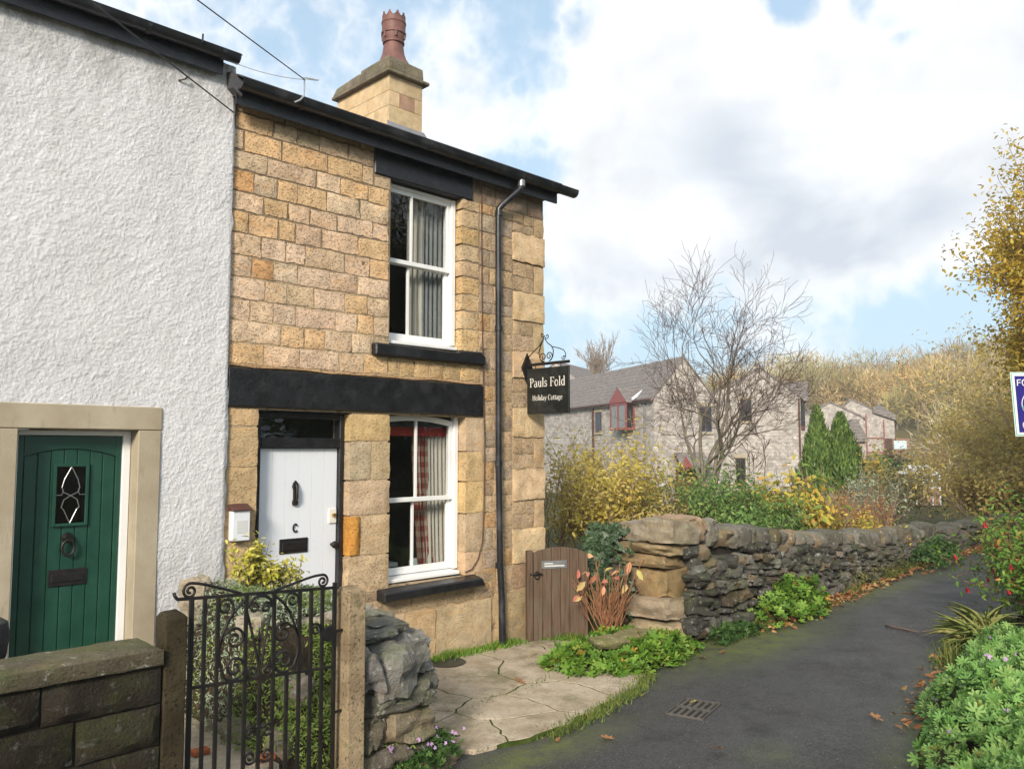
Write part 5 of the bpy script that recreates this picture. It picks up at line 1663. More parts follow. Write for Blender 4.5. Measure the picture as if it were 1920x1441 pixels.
# rough end wall of the rockery, right of the pale post
rw = thing('rockery_wall', 'rough boulder wall end right of the pale gate post', 'wall', (3.4, -1.9, 0))
MB().box(3.02, -2.02, -.05, 3.55, -1.1, .55).box(3.4, -2.0, -.05, 3.62, -.45, .62).build('core', M['darkcore'], rw)
for (x, y, z, sx, sy, sz, col, rt) in (
        (3.32, -2.0, .70, .40, .38, .30, (.30, .285, .265), .24), (3.55, -1.90, .72, .22, .34, .24, (.33, .31, .29), .24), (3.08, -2.06, .70, .20, .3, .24, (.26, .24, .22), .22),
        (3.16, -2.06, .52, .22, .28, .12, (.20, .18, .15), .2), (3.42, -2.0, .52, .30, .3, .13, (.24, .22, .19), .2), (3.62, -1.92, .54, .18, .3, .14, (.20, .19, .16), .2),
        (3.38, -2.02, .33, .46, .42, .19, (.36, .29, .19), .14), (3.08, -2.06, .34, .18, .3, .2, (.22, .19, .14), .2), (3.62, -1.78, .34, .22, .4, .22, (.26, .22, .16), .2), (3.25, -2.05, .465, .40, .3, .07, (.13, .12, .10), .15),
        (3.50, -2.0, .47, .26, .3, .09, (.16, .15, .12), .15), (3.22, -1.92, .895, .36, .30, .06, (.17, .17, .15), .12), (3.40, -1.80, .92, .30, .34, .05, (.20, .20, .17), .12),
        (3.30, -1.62, .96, .36, .3, .10, (.46, .42, .35), .2), (3.52, -1.55, .86, .30, .3, .16, (.40, .36, .29), .2), (3.20, -2.06, .16, .4, .3, .16, (.20, .17, .13), .15),
        (3.56, -2.0, .16, .32, .3, .17, (.22, .19, .14), .18), (3.42, -2.12, .03, .85, .26, .11, (.34, .26, .18), .10), (3.66, -1.45, .25, .26, .4, .28, (.28, .24, .18), .2),
        (3.64, -1.40, .58, .26, .42, .26, (.34, .30, .24), .2), (3.62, -1.05, .20, .24, .4, .26, (.26, .23, .18), .2), (3.62, -1.02, .48, .24, .36, .24, (.36, .32, .25), .2),
        (3.60, -.68, .22, .24, .36, .3, (.30, .26, .2), .2), (3.58, -.7, .5, .22, .32, .2, (.33, .29, .22), .2), (3.60, -1.25, .80, .26, .36, .14, (.40, .37, .3), .2)):
    rock(rw, (x, y, z), (sx * .94, sy * .94, sz), int(r5.integers(999)), M['rock'], tuple(q * .74 for q in col), rugged=.024 if sz > .15 else .012, rnd=.42, rough=rt * 1.2, tilt=(0, r5.normal() * .06, r5.normal() * .15))

# ------------------------------------------------------------------ long dry stone wall beside the lane
dsw = thing('dry_stone_wall', 'long mossy dry stone wall with rounded coping stones beside the lane', 'wall', (7.9, -1.2, 0))
def wtop(x):
    return np.interp(x, [7.5, 7.9, 8.5, 10.7, 12.4, 15.9, 20, 27], [1.10, 1.04, 1.0, .79, .64, .42, .44, .46])
xs_ = np.arange(7.66, 27.2, .5)
V, F = [], []
for x in xs_ + .2:
    f0, t0 = float(yl(x)) + .15, float(wtop(x)) - .02
    V += [(x, f0, -.15), (x, f0 + t0 * .09, t0), (x, f0 + .52, t0), (x, f0 + .6, -.15)]
n = len(xs_)
F = [(i * 4 + k, i * 4 + 4 + k, i * 4 + 4 + (k + 1) % 4, i * 4 + (k + 1) % 4) for i in range(n - 1) for k in range(4)] + [(0, 1, 2, 3), (n * 4 - 1, n * 4 - 2, n * 4 - 3, n * 4 - 4)]
mk('core', V, F, M['darkcore'], dsw, origin=V3(7.9, -1.2, 0))
dr_ = np.random.default_rng(77)
pieces = []                                             # (distance, centre, size, colour, tilt)
def dcol(near):
    r = dr_.random()
    g = .040 + .12 * dr_.random() ** 1.7
    if r < .66:
        return (g * 1.06, g, g * .88)
    if r < .85:
        return (g * 1.5, g * 1.16, g * .78)
    return (g * 1.5, g * 1.45, g * 1.3)
# face stones, roughly coursed with wandering beds
z = 0.0
bed = 0
while z < 1.06:
    h = .075 + .085 * dr_.random() ** 1.3
    x = 7.74 + .2 * dr_.random()
    while x < 26:
        w_ = (.10 + .17 * dr_.random()) * (1 + .3 * (h > .12)) * (1 + .035 * max(0, x - 14))
        hh = h * (.75 + .5 * dr_.random())
        zc = z + h / 2 + .022 * math.sin(x * 1.9 + bed) + .012 * dr_.normal()
        xc = x + w_ / 2
        scale = float(wtop(xc)) / 1.06
        zq = zc * scale if x > 9 else zc * min(1, scale * 1.0)
        if zq + hh / 2 < wtop(xc) + .05:
            yb = float(yl(xc)) + .09 + zq * .09 + .028 * dr_.normal()
            pieces.append((math.hypot(xc, yb + 6.5), (xc, yb, zq), (w_ * .96, .24, max(.04, hh * .90 * scale ** .5)), dcol(x), (0, .16 * dr_.normal(), .18 * dr_.normal()), .50, .34, 'drystone'))
        x += w_ * .97
    z += h * .93
    bed += 1
# coping, upright rounded lumps
x = 7.95
while x < 26:
    w_ = (.16 + .22 * dr_.random()) * (1 + .02 * max(0, x - 12))
    hh = .17 + .10 * dr_.random()
    if x > 17.5:
        hh = .10
    xc = x + w_ / 2
    yb = float(yl(xc)) + .16 + float(wtop(xc)) * .09 + .14
    g = .10 + .12 * dr_.random()
    c = (g * 1.08, g, g * .84) if dr_.random() < .75 else (g * 1.35, g * 1.02, g * .66)
    pieces.append((math.hypot(xc, yb + 6.5) * .8, (xc, yb, float(wtop(xc)) + hh * .36), (w_ * 1.1, .50, hh * 1.1), c, (0, .2 * dr_.normal(), .15 * dr_.normal()), .55, .22, 'drystone'))
    x += w_ * .96
pieces.sort(key=lambda p: p[0])
for i, (d, c, sz, col, tl, rn, rg, mt) in enumerate(pieces[:292]):
    rock(dsw, c, sz, i + 11, M[mt], col, rnd=rn, rough=rg, tilt=tl)
V, F = [], []
for i, (d, c, sz, col, tl, rn, rg, mt) in enumerate(pieces[292:]):
    b0 = len(V) * len(RV)
    V.append(rock_verts(sz, i + 511, rnd=rn, rough=rg, tilt=tl) + np.array(c))
    F += [tuple(q + b0 for q in f_) for f_ in RF]
fs = mk('far_stones', np.vstack(V), F, M['drystone'], dsw, smooth=True, sharp=30, color=(.12, .11, .09), origin=V3(18, -1, 0))
fs['kind'] = 'stuff'
# squared end stones, alternately long and short, at the head of the wall
for (y0, y1, z0, z1, dx, dep, col) in (
        (-.70, -1.34, .0, .235, .0, .55, (.42, .355, .26)), (-.52, -1.27, .245, .485, -.05, .5, (.46, .40, .31)), (-.86, -1.27, .50, .79, .02, .42, (.37, .275, .155)),
        (-.58, -1.26, .80, .94, .0, .45, (.34, .26, .16)), (-.80, -1.33, .95, 1.065, -.03, .5, (.40, .325, .21)), (-.62, -1.02, 1.075, 1.29, .0, .46, (.36, .34, .30)), (-.98, -1.42, 1.07, 1.33, -.05, .5, (.42, .38, .30)),
        (-.48, -.68, .02, .15, .0, .3, (.44, .39, .32)), (-.50, -.66, .15, .235, .02, .3, (.30, .24, .16)), (-.50, -.84, .50, .60, .03, .3, (.16, .16, .14)), (-.52, -.84, .61, .78, .05, .3, (.24, .20, .14)),
        (-.52, -.78, .95, 1.06, .03, .3, (.26, .2, .14)), (-.50, -.64, 1.07, 1.26, .05, .4, (.42, .31, .24))):
    rock(dsw, (7.55 + dx + dep / 2, (y0 + y1) / 2, (z0 + z1) / 2), (dep, y0 - y1, z1 - z0), int(r5.integers(9999)), M['quoin'], tone(tuple(q * w_ for q, w_ in zip(col, (.80, .74, .66))), .07), rugged=.013, rnd=.27, rough=.15, tilt=(0, .02 * r5.normal(), .06 * r5.normal()))
rock(dsw, (8.02, -1.12, 1.20), (.34, .56, .30), 5, M['quoin'], (.34, .24, .16), rugged=.02, rnd=.5, rough=.2)
rock(dsw, (8.34, -1.1, 1.16), (.36, .5, .26), 8, M['quoin'], (.27, .24, .20), rugged=.02, rnd=.5, rough=.24)
# low stub between the wall and the wooden gate
for (x, y, z, sx, sy, sz) in ((7.68, -.40, .10, .4, .3, .2), (7.66, -.36, .30, .36, .3, .2), (7.68, -.38, .50, .36, .3, .2), (7.66, -.36, .70, .36, .3, .2), (7.7, -.40, .90, .36, .3, .2), (7.68, -.38, 1.07, .36, .3, .16)):
    rock(dsw, (x, y, z), (sx, sy, sz), int(r5.integers(999)), M['drystone'], (.12, .11, .09))

# ------------------------------------------------------------------ wooden side gate
sgx0, sgy0, sgx1, sgy1 = 6.54, -.135, 7.14, -.50
du = unit(V3(sgx1 - sgx0, sgy1 - sgy0, 0))
dn = V3(du[1], -du[0], 0)                                # faces the patio
if dn @ V3(-1, -1, 0) < 0:
    dn = -dn
L_ = math.hypot(sgx1 - sgx0, sgy1 - sgy0)
wg = thing('side_gate', 'brown plank side gate with rounded top beside the cottage corner', 'gate', (7.0, -.33, 0))
def onv(s, h, z):
    return V3(sgx0, sgy0, 0) + du * s + dn * h + V3(0, 0, z)
npl = 6
for i in range(npl):
    a, b_ = .075 + (L_ - .075) * i / npl + .002, .075 + (L_ - .075) * (i + 1) / npl - .002
    def gtop(s):
        return .86 + .17 * math.sqrt(max(0, 1 - ((s - L_ * .52) / (L_ * .56)) ** 2))
    prof_ = [(a, .035), (b_, .035), (b_, gtop(b_)), ((a + b_) / 2, gtop((a + b_) / 2)), (a, gtop(a))]
    k = len(prof_)
    V = [onv(s, h, z) for h in (.012, -.012) for s, z in prof_]
    F = [tuple(range(k)), tuple(range(2 * k - 1, k - 1, -1))] + [(j, j + k, (j + 1) % k + k, (j + 1) % k) for j in range(k)]
    mk('plank', V, F, M['wood'], wg, bevel=.003)
def gbox(s0, s1, h0, h1, z0, z1, name, mat, **kw):
    P = [onv(s, h, z) for z in (z0, z1) for s, h in ((s0, h0), (s1, h0), (s1, h1), (s0, h1))]
    return MB().hexa(P).build(name, mat, wg, **kw)
gbox(.0, .065, -.04, .045, .0, 1.00, 'post', M['wood'], bevel=.006)
gbox(.08, L_ - .01, -.045, -.0135, .18, .27, 'ledge', M['wood'])
gbox(.08, L_ - .01, -.045, -.0135, .70, .79, 'ledge', M['wood'])
gbox(.17, .46, .0135, .018, .80, .885, 'name_plate', M['grey_metal'], bevel=.002)
gbox(.20, .30, .0183, .0195, .85, .862, 'plate_lettering', M['paper'])
gbox(.20, .43, .0183, .0195, .823, .836, 'plate_lettering', M['paper'])
lt = MB()
lt.tube([onv(.115 + .03 * cos(a), .03, .735 + .04 * sin(a)) for a in np.linspace(0, 2 * pi, 18)], .006, 6, cap=False)
lt.tube([onv(.03, .05, .75), onv(.17, .05, .75)], .009, 6)
lt.build('ring_latch', M['iron'], wg, smooth=True)

# ------------------------------------------------------------------ drain grate, twig
dg = thing('drain_grate', 'iron road drain grate set in the asphalt', 'drain', (5.86, -2.68, .01))
ga = math.atan2(-.13, .41)
ga = math.atan2(.10, .40)
du2, dv2 = V3(cos(ga), sin(ga), 0), V3(-sin(ga), cos(ga), 0)
def gr(s, t_, z):
    return V3(5.86, -2.68, z) + du2 * s + dv2 * t_
def grbox(s0, s1, t0, t1, z0, z1, name, mat=None):
    return MB().hexa([gr(s, t_, z) for z in (z0, z1) for s, t_ in ((s0, t0), (s1, t0), (s1, t1), (s0, t1))]).build(name, mat or M['castiron'], dg, bevel=.004)
grbox(-.225, .225, -.14, .14, .005, .0125, 'pit', M['darkcore'])
for s0, s1, t0, t1 in ((-.24, .24, -.155, -.140), (-.24, .24, .140, .155), (-.24, -.222, -.140, .140), (.222, .24, -.140, .140), (-.02, .02, -.140, .140)):
    grbox(s0, s1, t0, t1, .005, .026, 'frame')
for i in range(5):
    for s0, s1 in ((-.222, -.02), (.02, .222)):
        t_ = -.112 + i * .056
        grbox(s0, s1, t_ - .015, t_ + .015, .009, .027, 'bar')
tw = thing('fallen_twig', 'dark broken twig lying on the asphalt lane', 'twig', (10.1, -2.8, .02))
MB().tube([(10.13, -2.56, .03), (10.10, -2.68, .035), (10.09, -2.80, .03), (10.03, -2.97, .03)], [.012, .013, .012, .008], 6).build('stem', M['twig'], tw, smooth=True)
MB().tube([(10.09, -2.98, .026), (10.25, -3.03, .03), (10.36, -3.12, .03)], [.008, .007, .004], 5).build('side_twig', M['twig'], tw, smooth=True)

# ------------------------------------------------------------------ sale board on the right verge
sb = thing('sale_board', 'blue estate board with pale green border at the right edge', 'sign', (10.45, -4.2, 0))
bo, bu = V3(10.214, -3.964, 2.245), unit(V3(.70, -.71, 0))
bn = unit(V3(-.71, -.70, 0))
bv = V3(0, 0, 1)
def sbox(u0, u1, v0, v1, h0, h1, name, mat):
    P = [bo + bu * (u_ - .03 * v_ / .7) + bv * v_ + bn * h for v_, in ((v0,), (v1,)) for u_, h in ((u0, h0), (u1, h0), (u1, h1), (u0, h1))]
    return MB().hexa([P[0], P[1], P[2], P[3], P[4], P[5], P[6], P[7]]).build(name, mat, sb)
sbox(.03, .73, .0, .70, -.008, .0, 'panel', M['letter_white'])
sbox(.036, .724, .008, .692, .001, .003, 'green_border', M['green_print'])
sbox(.043, .717, .016, .684, .0045, .006, 'white_border', M['letter_white'])
sbox(.068, .692, .042, .658, .0075, .009, 'blue_field', M['blue_print'])
def sans(polys, o_, size, mat, w=.09, name='letter'):
    mb = MB()
    for i, pl in enumerate(polys):
        P = np.array(pl, float) * size
        mb.tube([bo + bu * (o_[0] + p[0] - .03 * o_[1] / .7) + bv * (o_[1] + p[1]) + bn * .0115 for p in P], w * size, 4, flat=tuple(bn))
    return mb.build(name, mat, sb)
sans([[(0, 0), (0, 1)], [(0, .96), (.55, .96)], [(0, .52), (.48, .52)]], (.090, .55), .068, M['letter_white'])
circ = [(.38 + .38 * cos(a), .5 + .5 * sin(a)) for a in np.linspace(0, 2 * pi, 20)]
sans([circ], (.142, .55), .068, M['letter_white'])
sans([[(0, 0), (0, 1)], [(0, .97), (.3, .97), (.5, .85), (.5, .65), (.3, .52), (0, .52)], [(.25, .52), (.55, 0)]], (.215, .55), .068, M['letter_white'])
sans([[(.5 + .5 * cos(a), .5 + .5 * sin(a)) for a in np.linspace(.3 * pi, 1.2 * pi, 20)]], (.115, .20), .30, M['letter_white'], .016, 'emblem_ring')
sans([[(.5 + .46 * cos(a), .5 + .46 * sin(a)) for a in np.linspace(1.05 * pi, 1.75 * pi, 16)]], (.115, .20), .30, M['green_print'], .06, 'emblem_arc')
sans([[(.3 + .3 * cos(a), .5 + .5 * sin(a)) for a in np.linspace(0, 2 * pi, 20)]], (.112, .085), .068, M['letter_red'], .11)
MB().box(10.52, -4.24, -.1, 10.58, -4.18, 2.95).build('post', M['wood'], sb)

# dark stone urn at the far left, half outside the picture
tag(MB().lathe((1.20, -1.0, .28), [(.10, 0), (.10, .03), (.05, .08), (.06, .5), (.10, .56), (.15, .64), (.165, .76), (.15, .84), (.10, .87), (.02, .88)], 18).build('stone_urn', M['gritwall'], None, smooth=True, sharp=40, color=(.05, .05, .055)), 'dark stone urn at the left edge by the green door', 'urn')

# loose grit and pebbles on the lane
gg = np.random.default_rng(99)
n = 1500
gx_ = 4.0 + 14 * gg.random(n) ** 1.4
gs = np.where(gg.random(n) < .6, gg.random(n) ** 3, 1 - gg.random(n) ** 3)
gy_ = (yl(gx_) - .05) + (yr(gx_) + .1 - yl(gx_) + .05) * gs
kp = (gx_ > 7.6) | (gy_ < -2.4 - .25 * gg.random(n))
gx_, gy_ = gx_[kp], gy_[kp]
n = len(gx_)
pv = np.array([(-1, -.6, 0), (.9, -.8, 0), (.2, 1, 0), (0, .1, 1.0)], float)
pf = np.array([(0, 1, 3), (1, 2, 3), (2, 0, 3)])
Rg = frames(np.stack([gg.normal(size=n), gg.normal(size=n), 0 * gx_], 1), np.tile(V3(0, 0, 1.), (n, 1)))
V, F = scatter(pv, pf, np.stack([gx_, gy_, np.full(n, .012)], 1), Rg, .003 + .005 * gg.random(n) ** 2)
tag(mk('loose_grit', V, F, simple('grit', (.16, .155, .145), .9, .5, 30), None), 'loose grit scattered over the asphalt lane', 'grit', None, 'stuff')
# ------------------------------------------------------------------ plants
OV, OVF = tpl_ovate()
OVN, OVNF = tpl_ovate(.34, .06, .15)
PM, PMF = tpl_palm(5, .55, .10)
PG, PGF = tpl_palm(7, .62, .12)
PM3, PM3F = tpl_palm(5, .40, .06)
SL, SLF = tpl_sliver()
ST, STF = tpl_strap()
UP = V3(0, 0, 1)
prg = np.random.default_rng(404)


def leaves(name, tpl, pts, nrm, size, mat, parent, jit=.5, size_var=.3, axis=None, R=None, origin=None):
    """leaves at pts, their faces turned towards nrm with some scatter"""
    n = len(pts)
    nn = unit(nrm + prg.normal(size=(n, 3)) * jit)
    ax = prg.normal(size=(n, 3)) if axis is None else axis + prg.normal(size=(n, 3)) * jit
    ax = unit(ax - (ax * nn).sum(1, keepdims=True) * nn)
    Rm = frames(ax, nn)
    s = size * (1 + size_var * (prg.random(n) * 2 - 1))
    V, F = scatter(tpl[0], tpl[1], pts, Rm, s)
    return mk(name, V, F, mat, parent, smooth=False, origin=origin)


def tubes(name, lines, mat, parent, sides=5, origin=None):
    """lines: list of (points, radii)"""
    VV, FF, b = [], [], 0
    for P, R in lines:
        P = np.asarray(P, float)
        R = np.asarray(R, float)
        T = np.gradient(P, axis=0)
        T = unit(T)
        ref = np.where(np.abs(T[:, 2:3]) < .9, V3(0, 0, 1), V3(1, 0, 0))
        a = unit(np.cross(T, ref))
        c = np.cross(T, a)
        w = np.arange(sides) * 2 * pi / sides
        ring = P[:, None, :] + R[:, None, None] * (np.cos(w)[None, :, None] * a[:, None, :] + np.sin(w)[None, :, None] * c[:, None, :])
        VV.append(ring.reshape(-1, 3))
        m = len(P)
        i = np.arange(m - 1)[:, None] * sides
        k = np.arange(sides)[None]
        k2 = (k + 1) % sides
        FF.append(np.stack([i + k, i + k2, i + sides + k2, i + sides + k], 2).reshape(-1, 4) + b)
        b += m * sides
    return mk(name, np.vstack(VV), np.vstack(FF), mat, parent, smooth=True, origin=origin)


def grow(rg, p, d, L, r, lvl, out, tips, spread=.6, ratio=.68, kids=(3, 4), up=.15, wig=.12, segs=5, taper=.55, minr=.003):
    """recursive branching; out collects (points, radii, level)"""
    P, R = [np.array(p, float)], [r]
    d = unit(np.array(d, float))
    for i in range(segs):
        d = unit(d + rg.normal(size=3) * wig + UP * up * .25)
        P.append(P[-1] + d * L / segs)
        R.append(max(minr, r * (1 - (1 - taper) * (i + 1) / segs)))
    out.append((np.array(P), np.array(R), lvl))
    if lvl <= 0:
        tips.append((P[-1], d))
        tips.append((P[len(P) // 2], d))
        return
    n = int(rg.integers(kids[0], kids[1] + 1))
    for k in range(n):
        t_ = .35 + .65 * (k + rg.random()) / n if k < n - 1 else 1.0
        i = min(segs, max(1, int(round(t_ * segs))))
        base, rr = P[i], R[i]
        dd = unit(P[i] - P[i - 1])
        side = unit(np.cross(dd, rg.normal(size=3)))
        ang = spread * (.6 + .7 * rg.random()) * (1 if k < n - 1 else .45)
        nd = unit(dd * cos(ang) + side * sin(ang) + UP * up)
        grow(rg, base, nd, L * ratio * (.75 + .5 * rg.random()), max(minr, rr * (.62 if k < n - 1 else .8)), lvl - 1, out, tips, spread, ratio, kids, up, wig, segs, taper, minr)


def flowers(tpl, pts, Rm, size, mat, parent):
    """every flower a part of its own"""
    for p, R_, s_ in zip(pts, Rm, size):
        V, F = scatter(tpl[0], tpl[1], np.array([p]), np.array([R_]), np.array([s_]))
        mk('flower', V, F, mat, parent)


def face_frames(nrm, jit):
    n = len(nrm)
    nn = unit(nrm + prg.normal(size=(n, 3)) * jit)
    return frames(unit(np.cross(nn, prg.normal(size=(n, 3)))), nn)


# lane-side bank of geranium leaves on the right, with a domed surface
def bank_pts(n, x0, x1, width, hgt, sd):
    rg = np.random.default_rng(sd)
    x = x0 + (x1 - x0) * rg.random(n)
    t_ = rg.random(n) ** .8
    y = yr(x) - .06 + .12 * vnoise(np.stack([x * 2.2, 0 * x, 0 * x], 1), 21) - t_ * width
    dome = np.sqrt(np.clip(1 - (1 - np.clip(t_ * 2.6, 0, 1)) ** 2, 0, 1))
    z = .03 + hgt * dome * (.82 + .3 * vnoise(np.stack([x * 2.4, y * 2.4, 0 * x], 1), 22)) * (.72 + .28 * rg.random(n) ** .4)
    nrm = np.stack([-.25 + 0 * x, .75 * (1 - np.clip(t_ * 2, 0, 1)) - 0 * x, .8 + 0 * x], 1)
    return np.stack([x, y, z], 1), nrm


gb = thing('geranium_bank', 'bank of lobed green geranium leaves spilling onto the lane at right', 'plants', (7.0, -4.6, .05))
pts, nrm = bank_pts(6800, 4.6, 8.7, 1.35, .50, 1)
leaves('foliage', (PG, PGF), pts, nrm, .085, M['lf_geran'], gb, .5, .45, origin=V3(7, -4.6, .05))
pts, nrm = bank_pts(22, 5.2, 8.6, .8, .58, 2)
flowers((PM3, PM3F), pts + V3(0, 0, .03), face_frames(nrm, .4), .030 + .015 * prg.random(len(pts)), M['lf_mauve'], gb)
xs = np.linspace(4.6, 9.0, 30)
V, F = [], []
for x in xs:
    y = float(yr(x)) - .22
    V += [(x, y + .02, -.05), (x, y - .14, .22), (x, y - .5, .36), (x, y - 1.3, .40), (x, y - 1.35, -.05)]
F = [(i * 5 + k, i * 5 + k + 1, i * 5 + 5 + k + 1, i * 5 + 5 + k) for i in range(29) for k in range(4)]
mk('soil', V, F, M['soil'], gb, smooth=True, origin=V3(7, -4.6, .05))

# fuchsia on the bank
fu = thing('fuchsia_bush', 'leafy fuchsia bush with red flowers over the right side of the lane', 'bush', (10.9, -4.0, .1))
rg = np.random.default_rng(8)
lines, tips = [], []
for k in range(26):
    a = rg.random() * 2 * pi
    grow(rg, (10.9 + rg.normal() * .4, -4.22 + rg.normal() * .16, .1), (cos(a) * .7 - .15, sin(a) * .6 + .15, 1.2), .78, .010, 2, lines, tips, .6, .62, (3, 4), -.02, .12, 4)
tubes('stems', [(P, R) for P, R, l in lines], M['redtwig'], fu, 4, origin=V3(10.9, -4, .1))
tp = np.array([t_[0] for t_ in tips])
allp = np.vstack([P for P, R, l in lines if l <= 1])
sel = allp[rg.integers(0, len(allp), 7500)] + rg.normal(size=(7500, 3)) * .06
sel = sel[sel[:, 2] > .08]
leaves('foliage', (OV, OVF), sel, unit(sel - V3(11.2, -4.4, .3)) + UP * .6, .062, M['lf_bright'], fu, .55, .35, origin=V3(10.9, -4, .1))
fl = tp[rg.integers(0, len(tp), 90)] + rg.normal(size=(90, 3)) * .03 - V3(0, 0, .04)
Rm = frames(np.tile(V3(.1, 0, -1.), (90, 1)) + rg.normal(size=(90, 3)) * .25, rg.normal(size=(90, 3)))
bell = np.array([(.12 * cos(q), 0, .12 * sin(q)) for q in np.arange(4) * pi / 2] + [(.28 * cos(q), .45, .28 * sin(q)) for q in np.arange(4) * pi / 2] + [(.42 * cos(q), .95, .42 * sin(q)) for q in np.arange(4) * pi / 2 + .4], float)
bellF = np.array([(i, (i + 1) % 4, (i + 1) % 4 + 4, i + 4) for i in range(4)] + [(i + 4, (i + 1) % 4 + 4, (i + 1) % 4 + 8, i + 8) for i in range(4)])
flowers((bell, bellF), fl, Rm, .055 * (.8 + .4 * rg.random(90)), M['lf_red'], fu)

# strap leaved plant at the lane edge
def strap_plant(name, label, c, n, L, w, mat, sd, lean=(-.3, .3)):
    rg = np.random.default_rng(sd)
    t_ = thing(name, label, 'plant', c)
    a = rg.random(n) * 2 * pi
    el = radians(40) + radians(40) * rg.random(n)
    ax = np.stack([np.cos(a) * np.cos(el) + lean[0], np.sin(a) * np.cos(el) + lean[1], np.sin(el)], 1)
    nn = np.cross(np.cross(ax, UP), ax)
    Rm = frames(ax, nn)
    s = L * (.65 + .6 * rg.random(n))
    sc_ = np.stack([np.full(n, w), s, s], 1)
    V, F = scatter(ST, STF, np.array(c) + np.stack([rg.normal(size=n) * .09, rg.normal(size=n) * .07, np.zeros(n)], 1), Rm, sc_)
    mk('leaves', V, F, mat, t_, smooth=True, origin=np.array(c, float))
    return t_
strap_plant('strap_leaf_plant', 'arching yellow green strap leaves under the fuchsia at the lane edge', (9.5, -3.72, .05), 90, .50, .018, M['lf_strap'], 4)
strap_plant('strap_leaf_plant', 'fainter tuft of strap leaves behind the arching ones', (10.2, -3.62, .05), 60, .5, .02, M['lf_strap'], 5)


# clumps of lobed leaves on the left
def clump(name, label, poly, hgt, n, size, mat, sd, tpl=(PM, PMF), cat='plants', jit=.45, edge=.25, base=0.0):
    rg = np.random.default_rng(sd)
    poly = np.array(poly, float)
    lo, hi = poly.min(0), poly.max(0)
    P = lo + (hi - lo) * rg.random((n * 4, 2))
    inside = np.zeros(len(P), bool)
    dmin = np.full(len(P), 9.)
    for i in range(len(poly)):
        a, b_ = poly[i], poly[(i + 1) % len(poly)]
        c = ((a[1] > P[:, 1]) != (b_[1] > P[:, 1])) & (P[:, 0] < (b_[0] - a[0]) * (P[:, 1] - a[1]) / (b_[1] - a[1] + 1e-9) + a[0])
        inside ^= c
        t_ = np.clip(((P - a) @ (b_ - a)) / ((b_ - a) @ (b_ - a)), 0, 1)
        dmin = np.minimum(dmin, np.linalg.norm(P - (a + t_[:, None] * (b_ - a)), axis=1))
    P, dmin = P[inside][:n], dmin[inside][:n]
    k = np.sqrt(np.clip(dmin / edge, 0, 1))
    z = base + .02 + hgt * k * (.75 + .35 * vnoise(np.stack([P[:, 0] * 4, P[:, 1] * 4, 0 * k], 1), sd)) * (.55 + .45 * rg.random(len(P)) ** .5)
    c0 = poly.mean(0)
    nrm = np.concatenate([(P - c0) * .6 * (1 - k[:, None]), np.full((len(P), 1), .8)], 1)
    t_ = thing(name, label, cat, (c0[0], c0[1], base))
    leaves('foliage', tpl, np.column_stack([P, z]), nrm, size, mat, t_, jit, .4, origin=V3(c0[0], c0[1], base))
    return t_
gc = clump('geranium_clump', 'low clump of bright geranium leaves at the end of the dry stone wall',
           [(5.82, -1.02), (5.85, -1.45), (6.1, -1.72), (6.6, -1.80), (7.15, -1.76), (7.62, -1.62), (7.6, -1.25), (7.2, -.85), (6.7, -.78), (6.2, -.85)], .26, 1500, .10, M['lf_bright'], 3)
for i, (x, y, sx, sy) in enumerate(((6.42, -1.35, .34, .22), (6.78, -1.38, .40, .24))):
    o = rock(None, (x, y, .24), (sx, sy, .10), 40 + i, M['drystone'], (.24, .21, .10), name='flat_stone', rnd=.4)
    tag(o, 'flat mossy stone among the geranium leaves, ' + ('nearer the patio' if i == 0 else 'nearer the dry stone wall'), 'stone', 'mossy stones in the clump')
clump('wall_foot_plants', 'green and yellow leaved plant against the dry stone wall by the lane', [(9.0, -1.75), (10.0, -1.80), (10.75, -1.62), (10.7, -1.28), (9.9, -1.22), (9.1, -1.34)], .52, 620, .10, M['lf_bright'], 6, edge=.22)
clump('wall_foot_plants', 'small weeds at the foot of the wall next to the geranium clump', [(7.9, -1.72), (8.5, -1.72), (9.0, -1.64), (8.9, -1.42), (8.0, -1.44)], .16, 320, .06, M['lf_green'], 7, edge=.12)
clump('wall_foot_plants', 'rounded green bush against the far stretch of the wall', [(15.2, -1.45), (16.4, -1.5), (17.3, -1.25), (17.2, -.8), (16, -.75), (15.2, -.95)], .62, 900, .085, M['lf_green'], 9, (OV, OVF), edge=.4, jit=.8)
clump('wall_foot_plants', 'dark mossy growth along the middle of the wall foot', [(12.4, -1.34), (13.6, -1.28), (15.2, -1.12), (15.2, -.84), (13.6, -.98), (12.4, -1.08)], .34, 800, .05, M['lf_olive'], 10, (OV, OVF), edge=.2, jit=.9)
clump('flowering_cushion', 'small green cushion plant with mauve flowers below the rough boulders', [(3.12, -2.28), (3.5, -2.32), (3.80, -2.2), (3.80, -2.0), (3.4, -2.04), (3.12, -2.1)], .26, 620, .045, M['lf_green'], 13, edge=.12)
rg = np.random.default_rng(3)
fp = np.stack([3.15 + .62 * rg.random(26), -2.26 + .12 * rg.random(26), .17 + .10 * rg.random(26)], 1)
flowers((PM3, PM3F), fp, face_frames(np.tile(V3(-.2, -.8, .5), (26, 1)), .3), .022 + .012 * rg.random(26), M['lf_mauve'], bpy.data.objects['flowering_cushion'])

